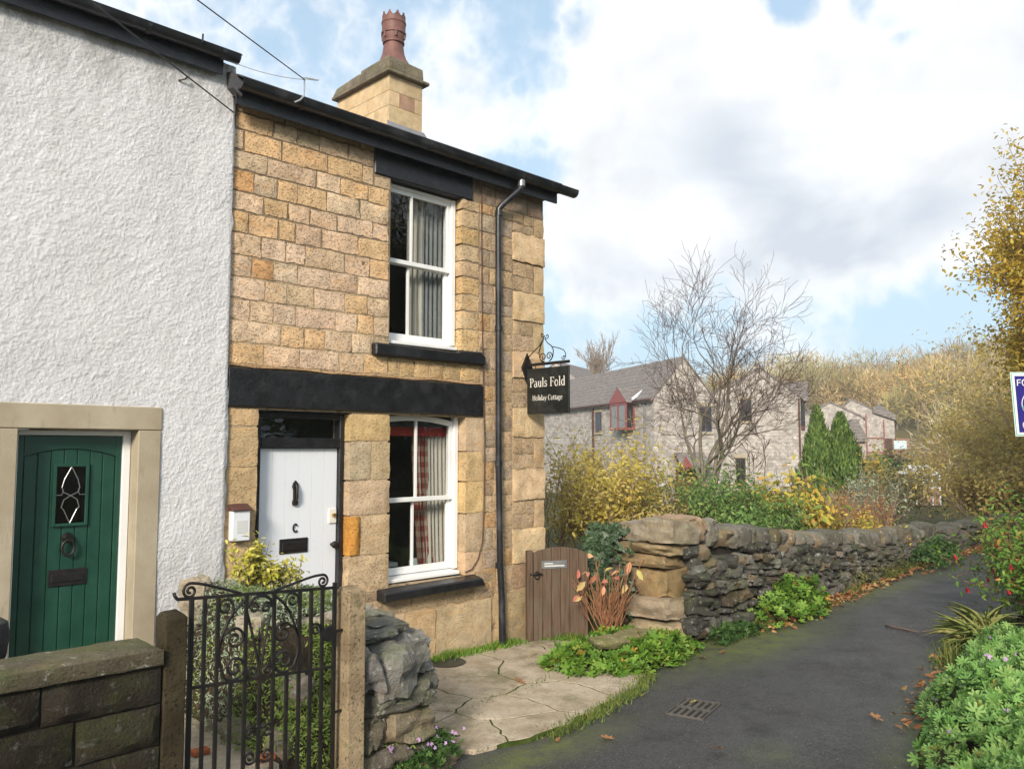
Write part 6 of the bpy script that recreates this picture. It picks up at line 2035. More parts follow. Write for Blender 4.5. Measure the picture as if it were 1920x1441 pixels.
# hydrangea: bare reddish canes with the last leaves
hy = thing('hydrangea', 'bare reddish hydrangea canes with a few pink and yellow leaves', 'shrub', (7.12, -.78, .05))
rg = np.random.default_rng(15)
lines, tips = [], []
for k in range(42):
    a = rg.random() * 2 * pi
    grow(rg, (7.12 + rg.normal() * .05, -.80 + rg.normal() * .05, .05), (cos(a) * .42, sin(a) * .42, 1), .36 + .26 * rg.random(), .007, 1, lines, tips, .32, .45, (3, 4), .12, .08, 4, minr=.0035)
tubes('canes', [(P, R) for P, R, l in lines], M['redtwig'], hy, 5, origin=V3(7.12, -.78, .05))
tp = np.array([t_[0] for t_ in tips[::2]])
far_ = tp[np.argsort(-tp[:, 2])][:42]
left_ = tp[np.argsort(tp[:, 0] - .6 * tp[:, 1])][:14]
leaves('leaves', (OV, OVF), np.vstack([far_[::4], left_[::2]]), np.tile(V3(-.5, -.5, .6), (len(far_[::4]) + len(left_[::2]), 1)), .12, M['lf_pink'], hy, .5, .3, origin=V3(7.12, -.78, .05))

# ivy over the stub of wall beside the gate
iv = thing('ivy', 'dark ivy covering the wall stub beside the wooden gate', 'ivy', (7.5, -.4, .1))
n = 1500
t1, t2 = rg.random(n), rg.random(n)
P = np.stack([7.47 - .06 * rg.random(n) + .1 * (t2 > .9), -.22 - .62 * t1, .12 + 1.12 * t2], 1)
keep = (P[:, 1] > -.60 + .25 * vnoise(np.stack([0 * t1, P[:, 2] * 4, 0 * t1], 1), 2)) | (rg.random(n) < .10)
P = P[keep]
leaves('foliage', (PM3, PM3F), P, np.tile(V3(-.9, -.35, .25), (len(P), 1)), .062, M['lf_ivy'], iv, .35, .35, origin=V3(7.5, -.4, .1))

# rockery plants
def carpet(name, label, box, n, size, mat, sd, tpl=(OVN, OVNF), cover=.0, lift=.03, vert=.2, thr=-.1):
    rg = np.random.default_rng(sd)
    x, y = box[0] + (box[1] - box[0]) * rg.random(n), box[2] + (box[3] - box[2]) * rg.random(n)
    f_ = vnoise(np.stack([x * 3.2, y * 3.2, 0 * x + sd], 1), sd)
    k = f_ > thr
    x, y = x[k], y[k]
    z = mound(x, y)
    e = .02
    gx_ = (mound(x + e, y) - mound(x - e, y)) / (2 * e)
    gy_ = (mound(x, y + e) - mound(x, y - e)) / (2 * e)
    nrm = unit(np.stack([-gx_, -gy_, np.ones_like(gx_)], 1))
    P = np.stack([x, y, z], 1) + nrm * (lift * (.3 + rg.random(len(x)))[:, None])
    t_ = thing(name, label, 'plants', (float(x.mean()), float(y.mean()), float(z.min())))
    leaves('foliage', tpl, P, nrm + UP * vert, size, mat, t_, .7, .4, origin=V3(x.mean(), y.mean(), z.min()))
    return t_
carpet('alpine_carpet', 'pale grey green alpine carpet over the top of the rockery', (2.42, 3.7, -1.5, -.4), 14000, .029, M['lf_grey'], 21, lift=.07, thr=-.25)
carpet('alpine_carpet', 'yellow green mossy cushions in the middle of the rockery', (2.45, 3.5, -1.75, -.9), 9000, .024, M['lf_trail'], 22, lift=.08, thr=.0)
carpet('alpine_carpet', 'fresh green trailing plants at the foot of the rockery', (2.42, 3.4, -2.12, -1.5), 12000, .028, M['lf_trail'], 23, lift=.09, thr=-.15)
carpet('alpine_carpet', 'darker green leaves low on the rockery near the pale post', (2.85, 3.5, -2.13, -1.75), 1500, .05, M['lf_green'], 24, lift=.07, thr=-.3)
rg = np.random.default_rng(31)
eu = thing('variegated_shrub', 'small yellow variegated shrub in front of the white door', 'shrub', (2.95, -1.0, 1.0))
lines, tips = [], []
for (x, y, h, nst) in ((2.88, -1.0, .40, 8), (3.0, -1.02, .26, 6), (3.10, -1.04, .27, 4)):
    for k in range(nst):
        a = rg.random() * 2 * pi
        grow(rg, (x + rg.normal() * .03, y + rg.normal() * .03, float(mound(x, y)) - .02), (cos(a) * .25, sin(a) * .25, 1), h * .7, .005, 1, lines, tips, .4, .5, (4, 5), .3, .08, 4, minr=.002)
tubes('stems', [(P, R) for P, R, l in lines], M['twig'], eu, 4, origin=V3(2.95, -1, 1.0))
ap = np.vstack([P[1:] for P, R, l in lines if l <= 1])
sel = ap[rg.integers(0, len(ap), 1100)] + rg.normal(size=(1100, 3)) * .018
leaves('foliage', (OV, OVF), sel, unit(sel - V3(2.98, -.98, 1.0)) + UP * .4 + V3(0, -.3, 0), .046, M['lf_euon'], eu, .5, .3, axis=np.tile(V3(0, 0, .8), (len(sel), 1)), origin=V3(2.95, -1, 1.0))


# low weeds and grass fringes
def tuft_line(name, label, line, n, hgt, mat, sd, spread=.06, wide=.010, base=.02, thr=-.12):
    rg = np.random.default_rng(sd)
    line = np.array(line, float)
    seg = np.linalg.norm(np.diff(line, axis=0), axis=1)
    cum = np.concatenate([[0], np.cumsum(seg)])
    u_ = rg.random(n) * cum[-1]
    x, y = np.interp(u_, cum, line[:, 0]), np.interp(u_, cum, line[:, 1])
    dens = vnoise(np.stack([u_ * 2.6, 0 * u_, 0 * u_ + sd], 1), sd)
    k = dens > thr
    x, y, u_, dens = x[k], y[k], u_[k], dens[k]
    m = len(x)
    P = np.stack([x + rg.normal(size=m) * spread, y + rg.normal(size=m) * spread, np.full(m, base)], 1)
    ax = np.stack([rg.normal(size=m) * .5, rg.normal(size=m) * .5, np.ones(m)], 1)
    Rm = frames(ax, rg.normal(size=(m, 3)))
    s = hgt * (.4 + .7 * rg.random(m)) * (.6 + .8 * np.clip(dens + .3, 0, 1))
    V, F = scatter(SL, SLF, P, Rm, np.stack([np.full(m, wide), s, s], 1))
    o = mk(name, V, F, mat, None)
    return tag(o, label, 'grass', None, 'stuff')
tuft_line('grass_fringe', 'fringe of grass between the patio and the lane', [(4.35, -2.32), (5.1, -2.24), (5.88, -2.08), (6.4, -1.85)], 1900, .05, M['lf_grass'], 51, .05, thr=.08)
tuft_line('grass_fringe', 'low green weeds along the foot of the cottage', [(4.7, -.06), (5.5, -.08), (6.15, -.10), (6.7, -.14), (7.0, -.45)], 3600, .09, M['lf_bright'], 52, .05, .016)
tuft_line('grass_fringe', 'grass and weeds in the patio cracks', [(4.45, -1.5), (4.9, -1.35), (5.4, -1.35), (5.7, -1.25)], 420, .045, M['lf_grass'], 53, .03)
tuft_line('grass_fringe', 'weeds along the bottom of the dry stone wall', [(8.0, -1.58), (10.5, -1.46), (12.6, -1.28), (15, -1.05), (17.4, -.95)], 3600, .11, M['lf_grass'], 54, .05, .014)
tuft_line('grass_fringe', 'grass at the right edge of the lane', [(8.6, -3.72), (9.6, -3.58), (11, -3.5), (13.5, -3.42), (18, -3.35)], 2600, .16, M['lf_grass'], 55, .08, .014)

# leaf litter in the channel by the wall, and single leaves on the asphalt
def litter(label, xr, off, n, size, sd, side):
    rg = np.random.default_rng(sd)
    x = xr[0] + (xr[1] - xr[0]) * rg.random(n)
    y = (yl(x) - off * np.abs(rg.normal(size=n)) - .03) if side == 'l' else (yr(x) + off * np.abs(rg.normal(size=n)))
    P = np.stack([x, y, .02 + .03 * rg.random(n)], 1)
    o = leaves('leaf_litter', (OV, OVF), P, np.tile(UP, (n, 1)), size, M['lf_litter'], None, .45, .4)
    return tag(o, label, 'leaves', None, 'stuff')
litter('rust coloured leaf litter along the foot of the dry stone wall', (8.8, 21), .13, 1900, .085, 61, 'l')
litter('fallen leaves gathered at the right edge of the lane', (6.5, 11), .10, 170, .075, 62, 'r')
spots = [((6.64, -3.88), .11, 'tan curled leaf on the asphalt near the geranium bank'), ((4.78, -2.68), .10, 'pinkish leaf on the asphalt near the patio corner'),
         ((5.16, -3.30), .09, 'faded leaf on the asphalt at the bottom of the picture'), ((5.31, -1.24), .10, 'orange red leaf lying on the patio'),
         ((7.30, -1.90), .10, 'orange leaf on the lane edge beside the geranium clump'), ((7.72, -1.86), .09, 'brown leaf at the wall foot beside the geranium clump'),
         ((5.98, -2.62), .06, 'small yellow leaf caught on the drain grate'), ((6.1, -.62), .09, 'yellow leaf on the patio near the side gate'),
         ((4.55, -2.42), .06, 'tiny pale leaf on the asphalt beside the grass fringe')]
for i, ((x, y), s, lab) in enumerate(spots):
    on_patio = y > -1.3 and x < 6.5
    o = leaves('fallen_leaf', (PM3, PM3F), np.array([[x, y, .052 if on_patio else .036]]), np.array([[0, 0, 1.]]), s, M['lf_litter'] if i not in (6, 7) else M['lf_yellow'], None, .25, .1)
    tag(o, lab, 'leaf', 'single leaves on the ground')


# ------------------------------------------------------------------ shrubs in the garden behind the wall
def shrub(name, label, c, rad, hgt, nleaf, size, mat, sd, twigs=18, tpl=(OV, OVF), twmat='twig', cat='shrub', up=.2, spread=.55, jit=.7, droop=0.0, lv=2, group=None, fill=.09, r0=.016):
    rg = np.random.default_rng(sd)
    t_ = thing(name, label, cat, c, group)
    lines, tips = [], []
    for k in range(twigs):
        a = rg.random() * 2 * pi
        rr = rg.random() ** .5
        grow(rg, (c[0] + cos(a) * rr * rad * .3, c[1] + sin(a) * rr * rad * .3, c[2]), (cos(a) * rr * rad / hgt * 1.1, sin(a) * rr * rad / hgt * 1.1, 1), hgt * .52 * (.8 + .4 * rg.random()), r0, lv, lines, tips, spread, .58, (3, 4), up, .13, 4, minr=.0035)
    tubes('stems', [(P, R) for P, R, l in lines], M[twmat], t_, 4, origin=np.array(c, float))
    if nleaf:
        ap = np.vstack([P[1:] for P, R, l in lines if l < lv])
        sel = ap[rg.integers(0, len(ap), nleaf)] + rg.normal(size=(nleaf, 3)) * fill
        sel = sel[sel[:, 2] > c[2] - .05]
        nn = unit(sel - np.array([c[0], c[1], c[2] + hgt * .4])) + UP * .5
        leaves('foliage', tpl, sel, nn, size, mat, t_, jit, .35, axis=np.tile(V3(0, 0, -droop), (len(sel), 1)) if droop else None, origin=np.array(c, float))
    return t_
shrub('yellow_leaved_shrub', 'loose yellow leaved shrub rising behind the side gate', (9.9, 1.7, .2), 1.0, 1.9, 3600, .072, M['lf_yellow'], 71, 16, twmat='paletwig', fill=.10)
shrub('yellow_leaved_shrub', 'denser yellow shrub right of the loose one, behind the wall end', (10.75, 2.0, .2), .9, 2.05, 7000, .078, M['lf_yellow'], 72, 16, twmat='paletwig', fill=.12)
shrub('tall_bare_stems', 'thin pale upright stems beside the cottage corner', (9.45, 2.1, .2), .5, 2.3, 380, .055, M['lf_yellow'], 73, 9, twmat='paletwig', spread=.35)
shrub('brown_leaved_bush', 'low shrub of brownish yellow leaves just over the wall end', (9.6, .55, .2), .8, 1.15, 2400, .06, M['lf_gbrown'], 74, 14, twmat='paletwig', fill=.1)
shrub('brown_leaved_bush', 'olive bush shading into green left of the fine leaved shrub', (10.6, .9, .2), .6, 1.45, 2200, .055, M['lf_olive'], 78, 12, fill=.1)
shrub('fine_leaved_shrub', 'soft fine leaved green shrub above the wall coping', (11.6, .75, .15), 1.05, 1.55, 8200, .085, M['lf_shrub'], 75, 26, (OVN, OVNF), spread=.5, fill=.10, up=.12)
shrub('fine_leaved_shrub', 'lower part of the green shrubs, next to the turning leaves', (12.7, .45, .15), .85, 1.15, 5200, .085, M['lf_shrub'], 76, 20, (OVN, OVNF), fill=.10)
shrub('turning_shrub', 'large leaved shrub turning yellow and orange behind the wall', (14.2, .85, .1), 1.15, 1.55, 1500, .15, M['lf_hydr'], 77, 18, fill=.08, jit=.5)
shrub('bare_stem_thicket', 'thicket of pale bare stems right of the turning shrub', (16.6, 1.3, .0), .9, 1.5, 260, .07, M['lf_rust'], 79, 26, twmat='paletwig', spread=.4, fill=.05)
shrub('bare_stem_thicket', 'reddish bare stems further along the wall', (18.6, 1.2, .0), .9, 1.25, 420, .06, M['lf_rust'], 80, 26, twmat='redtwig', spread=.5, fill=.05)
shrub('grey_bush', 'grey green bush at the far end of the garden wall', (20.4, 1.5, .0), .8, 1.7, 1500, .07, M['lf_grey'], 81, 16, twmat='paletwig', fill=.1)
shrub('ochre_bush', 'low ochre leaved bush hanging over the wall near the lane bend', (16.2, .15, .1), 1.1, .75, 1500, .075, M['lf_hydr'], 82, 16, fill=.1)
shrub('rust_bush', 'orange leaved bush right of the conifers', (30.6, 6.2, -.5), 1.0, 2.5, 1500, .16, M['lf_hydr'], 83, 12, fill=.18)
shrub('ochre_bush', 'brown and ochre bush below the far houses', (33.5, 6.3, -.6), 1.7, 2.5, 1900, .15, M['lf_gbrown'], 84, 16, twmat='paletwig', fill=.2)
shrub('grey_bush', 'pale tangle of bare shoots in front of the greenhouse', (27.5, 3.8, -.5), 1.6, 2.0, 1300, .11, M['lf_olive'], 85, 22, twmat='paletwig', fill=.15)
shrub('fine_leaved_shrub', 'dark green bush between the bare tree and the wall', (16.0, 2.6, .0), 1.0, 1.35, 2200, .10, M['lf_green'], 86, 14, fill=.12)

# conifers: twin flame shapes of upright sprays
def conifer(c, rad, hgt, n, sd, label):
    rg = np.random.default_rng(sd)
    t_ = thing('conifer', label, 'tree', c, 'garden conifers')
    MB().tube([(c[0], c[1], c[2]), (c[0], c[1], c[2] + hgt * .8)], [.09, .02], 7).build('trunk', M['bark'], t_)
    u_ = rg.random(n) ** 1.25
    a = rg.random(n) * 2 * pi
    prof_ = np.minimum(1, (u_ + .12) * 4) * (1 - u_) ** .80
    rr = rad * prof_ * (.72 + .28 * rg.random(n)) * (1 + .16 * np.sin(a * 3 + u_ * 7) + .34 * vnoise(np.stack([np.cos(a) * 2.5, np.sin(a) * 2.5, u_ * 8], 1), sd) + .15 * vnoise(np.stack([np.cos(a) * 6, np.sin(a) * 6, u_ * 20], 1), sd))
    P = np.stack([c[0] + rr * np.cos(a), c[1] + rr * np.sin(a), c[2] + hgt * u_], 1)
    ax = np.stack([np.cos(a) * .45, np.sin(a) * .45, np.ones(n)], 1) + rg.normal(size=(n, 3)) * .2
    nn = np.stack([np.cos(a), np.sin(a), 0 * a + .2], 1) + rg.normal(size=(n, 3)) * .4
    V, F = scatter(OVN, OVNF, P, frames(ax, nn), .20 * (.6 + .7 * rg.random(n)))
    mk('crown', V, F, M['lf_conif'], t_, origin=np.array(c, float))
conifer((28.95, 6.95, -.6), .98, 4.15, 7200, 91, 'taller left conifer of the pair beside the stone houses')
conifer((29.65, 6.38, -.6), 1.25, 3.9, 8200, 92, 'broader right conifer of the pair beside the stone houses')

# ------------------------------------------------------------------ bare tree
def bare_tree(label, c, hgt, stems, sd, lv=5, r0=.085, kids=(3, 4), mat='bark', twmat='twig', spread=.55, ratio=.66, up=.10, lean=.38, minr=.0045, leaf=None, nleaf=0, lsize=.1, cat='tree', split=2, group=None, name='bare_tree', fork=0.12, wig=.10, fillk=1.3):
    rg = np.random.default_rng(sd)
    t_ = thing(name, label, cat, c, group)
    lines, tips = [], []
    fork_z = hgt * fork
    if stems > 1:
        lines.append((np.array([c, (c[0] + .02, c[1], c[2] + fork_z * .5), (c[0], c[1], c[2] + fork_z)]), np.array([r0 * 1.5, r0 * 1.25, r0 * 1.2]), 9))
    for k in range(stems):
        a = 2 * pi * (k + .35 * rg.random()) / stems + .4
        grow(rg, (c[0] + .02 * cos(a), c[1] + .02 * sin(a), c[2] + (fork_z * .9 if stems > 1 else 0)), (cos(a) * lean, sin(a) * lean, 1), hgt * .36, r0, lv, lines, tips, spread, ratio, kids, up, wig, 6, minr=minr)
    tubes('trunk', [(P, R) for P, R, l in lines if l >= lv - split + 1], M[mat], t_, 7, origin=np.array(c, float))
    tubes('crown', [(P, R) for P, R, l in lines if l < lv - split + 1], M[twmat], t_, 3 if lv > 3 else 4, origin=np.array(c, float))
    if leaf:
        ap = np.vstack([P[1:] for P, R, l in lines if l <= 1])
        sel = ap[rg.integers(0, len(ap), nleaf)] + rg.normal(size=(nleaf, 3)) * lsize * fillk
        leaves('foliage', (OV, OVF), sel, np.tile(UP, (nleaf, 1)) + rg.normal(size=(nleaf, 3)) * .6, lsize, M[leaf], t_, .6, .35, origin=np.array(c, float))
    return t_
bare_tree('bare spreading garden tree standing in front of the stone houses', (17.45, 4.35, -.15), 6.5, 5, 34, 5, .058, (3, 4), spread=.62, ratio=.65, up=.06, lean=.5, minr=.0042, split=2, fork=.17, wig=.17)
bare_tree('slim bare sapling right of the spreading bare tree', (19.2, 3.9, -.2), 4.2, 1, 15, 4, .035, (3, 4), spread=.6, ratio=.6, up=.1, lean=.1, minr=.006)

# golden tree at the right edge, trunk outside the picture
bare_tree('tall golden leaved tree at the right edge of the picture', (20.6, -3.75, .1), 8.9, 5, 41, 4, .14, (3, 5), spread=.5, ratio=.64, up=.12, lean=.42, minr=.006, leaf='lf_gold', fillk=1.7, nleaf=110000, lsize=.11, name='golden_tree', fork=.10)

bare_tree('lower pale yellow tree behind the sale board', (24.0, -3.9, .0), 6.6, 5, 47, 3, .10, (4, 5), spread=.6, ratio=.66, up=.06, lean=.5, minr=.006, leaf='lf_gold', fillk=1.9, nleaf=42000, lsize=.105, name='golden_tree', fork=.12)

# arching golden-brown bushes round the lane bend
for i, (x, y, rd, hh, lab) in enumerate((
        (26.8, -.3, 1.6, 4.0, 'golden brown arching bush left of the sale board'), (27.5, -1.0, 2.2, 5.0, 'tall golden brown bush behind the sale board'),
        (32.6, 1.9, 1.9, 4.3, 'tan twiggy bush right of the greenhouse'), (22.5, -2.9, 1.5, 3.0, 'golden bush above the fuchsia at the lane bend'),
        (34.0, .8, 2.6, 6.2, 'highest golden brown bush below the bare skyline trees'), (24.0, -.1, 1.5, 2.2, 'low olive and gold bush on the wall at the lane bend'))):
    shrub('golden_bush', lab, (x, y, -.1), rd, hh, 9500 if i != 5 else 5000, .115 + .02 * (x > 30), M['lf_gbrown'], 120 + i, 26, twmat='paletwig', spread=.7, up=-.02, fill=.16, lv=3 if i in (1, 4) else 2, r0=.03, group='golden bushes round the lane bend')
# trees across the lane, beyond the right edge; the cottage panes mirror them
for i, (x, y, hh, lf, lab) in enumerate(((11.5, -9.5, 8.5, 'lf_olive', 'olive leaved tree across the lane outside the right edge'), (15.5, -10.5, 9.5, 'lf_gbrown', 'brown leaved tree across the lane behind the golden tree'),
                                         (20.5, -10.0, 9, 'lf_olive', 'further olive tree across the lane'), (8.2, -10.5, 7.5, 'lf_gbrown', 'small brown tree across the lane nearest the camera'))):
    bare_tree(lab, (x, y, .2), hh, 3, 140 + i, 3, .13, (4, 5), spread=.6, ratio=.66, up=.08, lean=.35, minr=.01, leaf=lf, nleaf=12000, lsize=.19, name='roadside_tree', group='trees across the lane')

for i, (x, y) in enumerate(((9.5, -7.6), (12.2, -7.4), (15.0, -7.3), (18.0, -7.2))):
    shrub('roadside_hedge', ('nearest', 'second nearest', 'third nearest', 'farthest')[i] + ' dark hedge bush across the lane outside the right edge', (x, y, .3), 1.7, 3.4, 5200, .13, M['lf_green'], 160 + i, 22, fill=.22, r0=.03, group='hedge across the lane')
# ------------------------------------------------------------------ far houses
def rot_frame(c, heading):
    h = radians(heading)
    return np.array(c, float), V3(cos(h), sin(h), 0), V3(-sin(h), cos(h), 0)


class House:
    """a house in its own frame: a along the gable wall, b along the ridge (away), z up; origin at the near corner"""

    def __init__(s, t, c, ha, hb):
        s.t = t
        s.c = np.array(c, float)
        s.a = V3(cos(radians(ha)), sin(radians(ha)), 0)
        s.b = V3(cos(radians(hb)), sin(radians(hb)), 0)

    def p(s, a, b, z):
        return s.c + s.a * a + s.b * b + V3(0, 0, z)

    def box(s, a0, a1, b0, b1, z0, z1, name, mat, parent=None, **kw):
        return MB().hexa([s.p(a, b, z) for z in (z0, z1) for a, b in ((a0, b0), (a1, b0), (a1, b1), (a0, b1))]).build(name, mat, parent or s.t, **kw)

    def shell(s, w, l, ze, za, zb, mat, apex=None, over=.25, roofmat='farroof', th=.14):
        ap = w / 2 if apex is None else apex
        P = [(0, 0, zb), (w, 0, zb), (w, 0, ze), (ap, 0, za), (0, 0, ze), (0, l, zb), (w, l, zb), (w, l, ze), (ap, l, za), (0, l, ze)]
        m_ = MB()
        m_.add([s.p(*q) for q in P], [(0, 1, 2, 3, 4), (9, 8, 7, 6, 5), (0, 4, 9, 5), (1, 6, 7, 2)])
        m_.build('wall', mat, s.t, origin=s.c)
        for side in (0, 1):
            x0, x1 = (ap, 0) if side == 0 else (ap, w)
            k = (ze - za) / (x1 - x0)
            xe = x1 + (-.22 if side == 0 else .22)
            z_e = za + k * (xe - x0)
            V = [s.p(x0, -over * .3, za + .02), s.p(xe, -over * .3, z_e + .02), s.p(xe, l + over, z_e + .02), s.p(x0, l + over, za + .02)]
            V = V + [v + V3(0, 0, th) for v in V]
            MB().hexa(V).build('roof', M[roofmat], s.t, origin=s.c)

    def window_gable(s, a0, a1, z0, z1, frame='brown_paint', d=.05):
        w = s.box(a0, a1, -.02, .03, z0, z1, 'window', M[frame])
        am = (a0 + a1) / 2
        s.box(a0 + d, am - d * .4, -.035, -.024, z0 + d, z1 - d, 'pane', M['darkpane'], w)
        s.box(am + d * .4, a1 - d, -.035, -.024, z0 + d, z1 - d, 'pane', M['darkpane'], w)
        s.box(a0 - .12, a1 + .12, -.06, -.001, z1 + .002, z1 + .22, 'window_lintel', M['surround'], w)
        s.box(a0 - .08, a1 + .08, -.10, -.001, z0 - .12, z0 - .002, 'window_sill', M['surround'], w)

    def window_side(s, b0, b1, z0, z1, a=0.0, sg=-1, frame='brown_paint', d=.06):
        w = s.box(a + sg * .03, a - sg * .03, b0, b1, z0, z1, 'window', M[frame])
        bm_ = (b0 + b1) / 2
        s.box(a + sg * .045, a + sg * .034, b0 + d, bm_ - d * .4, z0 + d, z1 - d, 'pane', M['darkpane'], w)
        s.box(a + sg * .045, a + sg * .034, bm_ + d * .4, b1 - d, z0 + d, z1 - d, 'pane', M['darkpane'], w)
        s.box(a + sg * .06, a + sg * .001, b0 - .12, b1 + .12, z1 + .002, z1 + .2, 'window_lintel', M['surround'], w)
        s.box(a + sg * .10, a + sg * .001, b0 - .08, b1 + .08, z0 - .12, z0 - .002, 'window_sill', M['surround'], w)


m, nt, b, out = material('dark_pane')
setc(nt, b, (.02, .022, .025), .08, Specular_IOR_Level=.6)
M['darkpane'] = m
m, nt, b, out = material('curtained_pane')
setc(nt, b, (.20, .20, .19), .15, Specular_IOR_Level=.6)
M['palepane'] = m

ST_A, ST_B, ST_M = (.50, .45, .405), (.375, .335, .30), (.45, .405, .36)
for nm, ha, hb in (('fs1', -25, 64), ('fs0', -70, 20), ('fs2', -40, 27), ('fs3', -45, 30), ('fs4', -45, 20)):
    M[nm] = far_stone('far_rubble_' + nm[2:], ST_A, ST_B, ST_M, ha, hb)
# house with the red bay window: gable towards the camera, long side running away to the left
t = thing('stone_house', 'grey stone house with a red framed bay window at the left', 'house', (38.0, 20.5, -1.2))
h1 = House(t, (38.04, 20.55, 0), -25, 64)
h1.shell(3.9, 17.5, 5.0, 7.25, -1.2, M['fs1'])
h1.box(-.30, -.20, -.05, 17.6, 4.86, 4.96, 'gutter', M['brown_paint'])
bb0, bb1 = 2.3, 4.4
bay = h1.box(-.62, -.015, bb0, bb1, 3.26, 3.38, 'bay_window', M['red_paint'])
for (q0, q1) in ((bb0, bb0 + .09), (bb1 - .09, bb1), ((bb0 + bb1) / 2 - .06, (bb0 + bb1) / 2 + .06)):
    h1.box(-.62, -.53, q0, q1, 3.38, 4.85, 'frame', M['red_paint'], bay)
h1.box(-.12, -.015, bb0, bb0 + .09, 3.38, 4.85, 'frame', M['red_paint'], bay)
h1.box(-.615, -.015, bb0 + .01, bb1 - .01, 4.72, 4.86, 'frame', M['red_paint'], bay)
h1.box(-.575, -.56, bb0 + .09, (bb0 + bb1) / 2 - .06, 3.38, 4.72, 'pane', M['palepane'], bay)
h1.box(-.575, -.56, (bb0 + bb1) / 2 + .06, bb1 - .09, 3.38, 4.72, 'pane', M['palepane'], bay)
h1.box(-.53, -.12, bb0 + .03, bb0 + .045, 3.38, 4.72, 'pane', M['darkpane'], bay)
bm = (bb0 + bb1) / 2
V = [h1.p(-.66, bb0 - .12, 4.865), h1.p(-.66, bb1 + .12, 4.865), h1.p(-.66, bm, 5.72), h1.p(-.60, bb0 - .12, 4.865), h1.p(-.60, bb1 + .12, 4.865), h1.p(-.60, bm, 5.72)]
MB().add(V, [(0, 2, 1), (3, 4, 5), (0, 1, 4, 3), (1, 2, 5, 4), (2, 0, 3, 5)]).build('gable_board', M['red_paint'], bay)
for q in (bb0 - .2, bb1 + .2):
    V = [h1.p(-.64, q, 4.83), h1.p(-.64, bm, 5.77), h1.p(.75, bm, 5.77), h1.p(.15, q, 4.83)]
    V += [v + V3(0, 0, .07) for v in V]
    MB().hexa(V).build('bay_roof', M['farroof'], bay, origin=h1.c)
V = [h1.p(-.3, bb0 - .30, 4.95), h1.p(.55, bb0 - .30, 5.55), h1.p(.55, bb0 - .16, 5.55), h1.p(-.3, bb0 - .16, 4.95)]
MB().hexa(V + [v + V3(0, 0, .16) for v in V]).build('lead_valley', M['glazing_white'], bay)
h1.window_side(6.9, 7.8, 3.2, 4.5)
h1.window_side(8.5, 9.6, .2, 1.9)
h1.box(-.14, -.02, 8.0, 8.12, -1.2, 4.9, 'downpipe', M['brown_paint'])
h1.box(-.12, -.02, .95, 1.05, -1.2, 4.9, 'downpipe', M['lead'])
h1.window_gable(2.9, 3.75, 3.1, 4.55, 'lead')
pr = h1.box(1.25, 3.1, -1.0, -.1, 1.0, 1.12, 'porch_roof', M['brown_paint'])
V = [h1.p(1.2, -1.05, 1.12), h1.p(3.15, -1.05, 1.12), h1.p(3.15, -.03, 1.85), h1.p(1.2, -.03, 1.85)]
MB().hexa(V + [v + V3(0, 0, .09) for v in V]).build('porch_slates', M['farroof'], pr, origin=h1.c)
MB().add([h1.p(1.2, -1.06, 1.1), h1.p(1.85, -1.06, 1.1), h1.p(1.35, -1.06, 1.75)], [(0, 1, 2)]).add([h1.p(1.2, -1.0, 1.1), h1.p(1.85, -1.0, 1.1), h1.p(1.35, -1.0, 1.75)], [(2, 1, 0)]).build('porch_gable', M['red_paint'], pr)
h1.box(1.3, 3.0, -.09, -.03, -.9, 1.0, 'porch_opening', M['brown_paint'], pr)

# left neighbour roof seen behind the sign
t = thing('stone_house', 'dark roofed house just behind the hanging sign', 'house', (53, 43, -1.2))
h0 = House(t, (52.1, 45.6, 0), -70, 20)
h0.shell(8.0, 7.5, 6.5, 9.7, -1.2, M['fs0'])
h0.window_gable(5.2, 6.2, 3.0, 4.3)

# second gable, further right, with its side wall and dormer turned to the right
t = thing('stone_house', 'stone gable end behind the bare tree with a brown dormer at its right', 'house', (44.4, 19.8, -1.2))
h2 = House(t, (43.2, 20.3, 0), -40, 27)
h2.shell(5.75, 9.0, 5.25, 6.95, -1.2, M['fs2'], apex=3.3)
h2.window_gable(2.0, 2.7, 3.8, 5.1, 'brown_paint')
h2.window_gable(1.65, 2.25, -.2, 1.6, 'brown_paint')
h2.box(5.60, 5.72, -.10, -.01, -1.2, 5.2, 'downpipe', M['brown_paint'])
dm = h2.box(5.76, 6.05, 1.6, 3.0, 3.3, 5.35, 'dormer', M['brown_paint'])
h2.box(5.80, 6.06, 1.58, 1.592, 3.6, 5.0, 'pane', M['darkpane'], dm)
V = [h2.p(6.25, 1.3, 5.2), h2.p(6.25, 3.3, 5.2), h2.p(6.25, 2.3, 6.25), h2.p(6.15, 1.3, 5.2), h2.p(6.15, 3.3, 5.2), h2.p(6.15, 2.3, 6.25)]
MB().add(V, [(0, 1, 2), (5, 4, 3), (0, 3, 4, 1), (1, 4, 5, 2), (2, 5, 3, 0)]).build('gable_board', M['brown_paint'], dm)
for q in (1.2, 3.4):
    V = [h2.p(6.3, q, 5.12), h2.p(6.3, 2.3, 6.30), h2.p(4.2, 2.3, 6.30), h2.p(5.2, q, 5.12)]
    MB().hexa(V + [v + V3(0, 0, .09) for v in V]).build('dormer_roof', M['farroof'], dm, origin=h2.c)

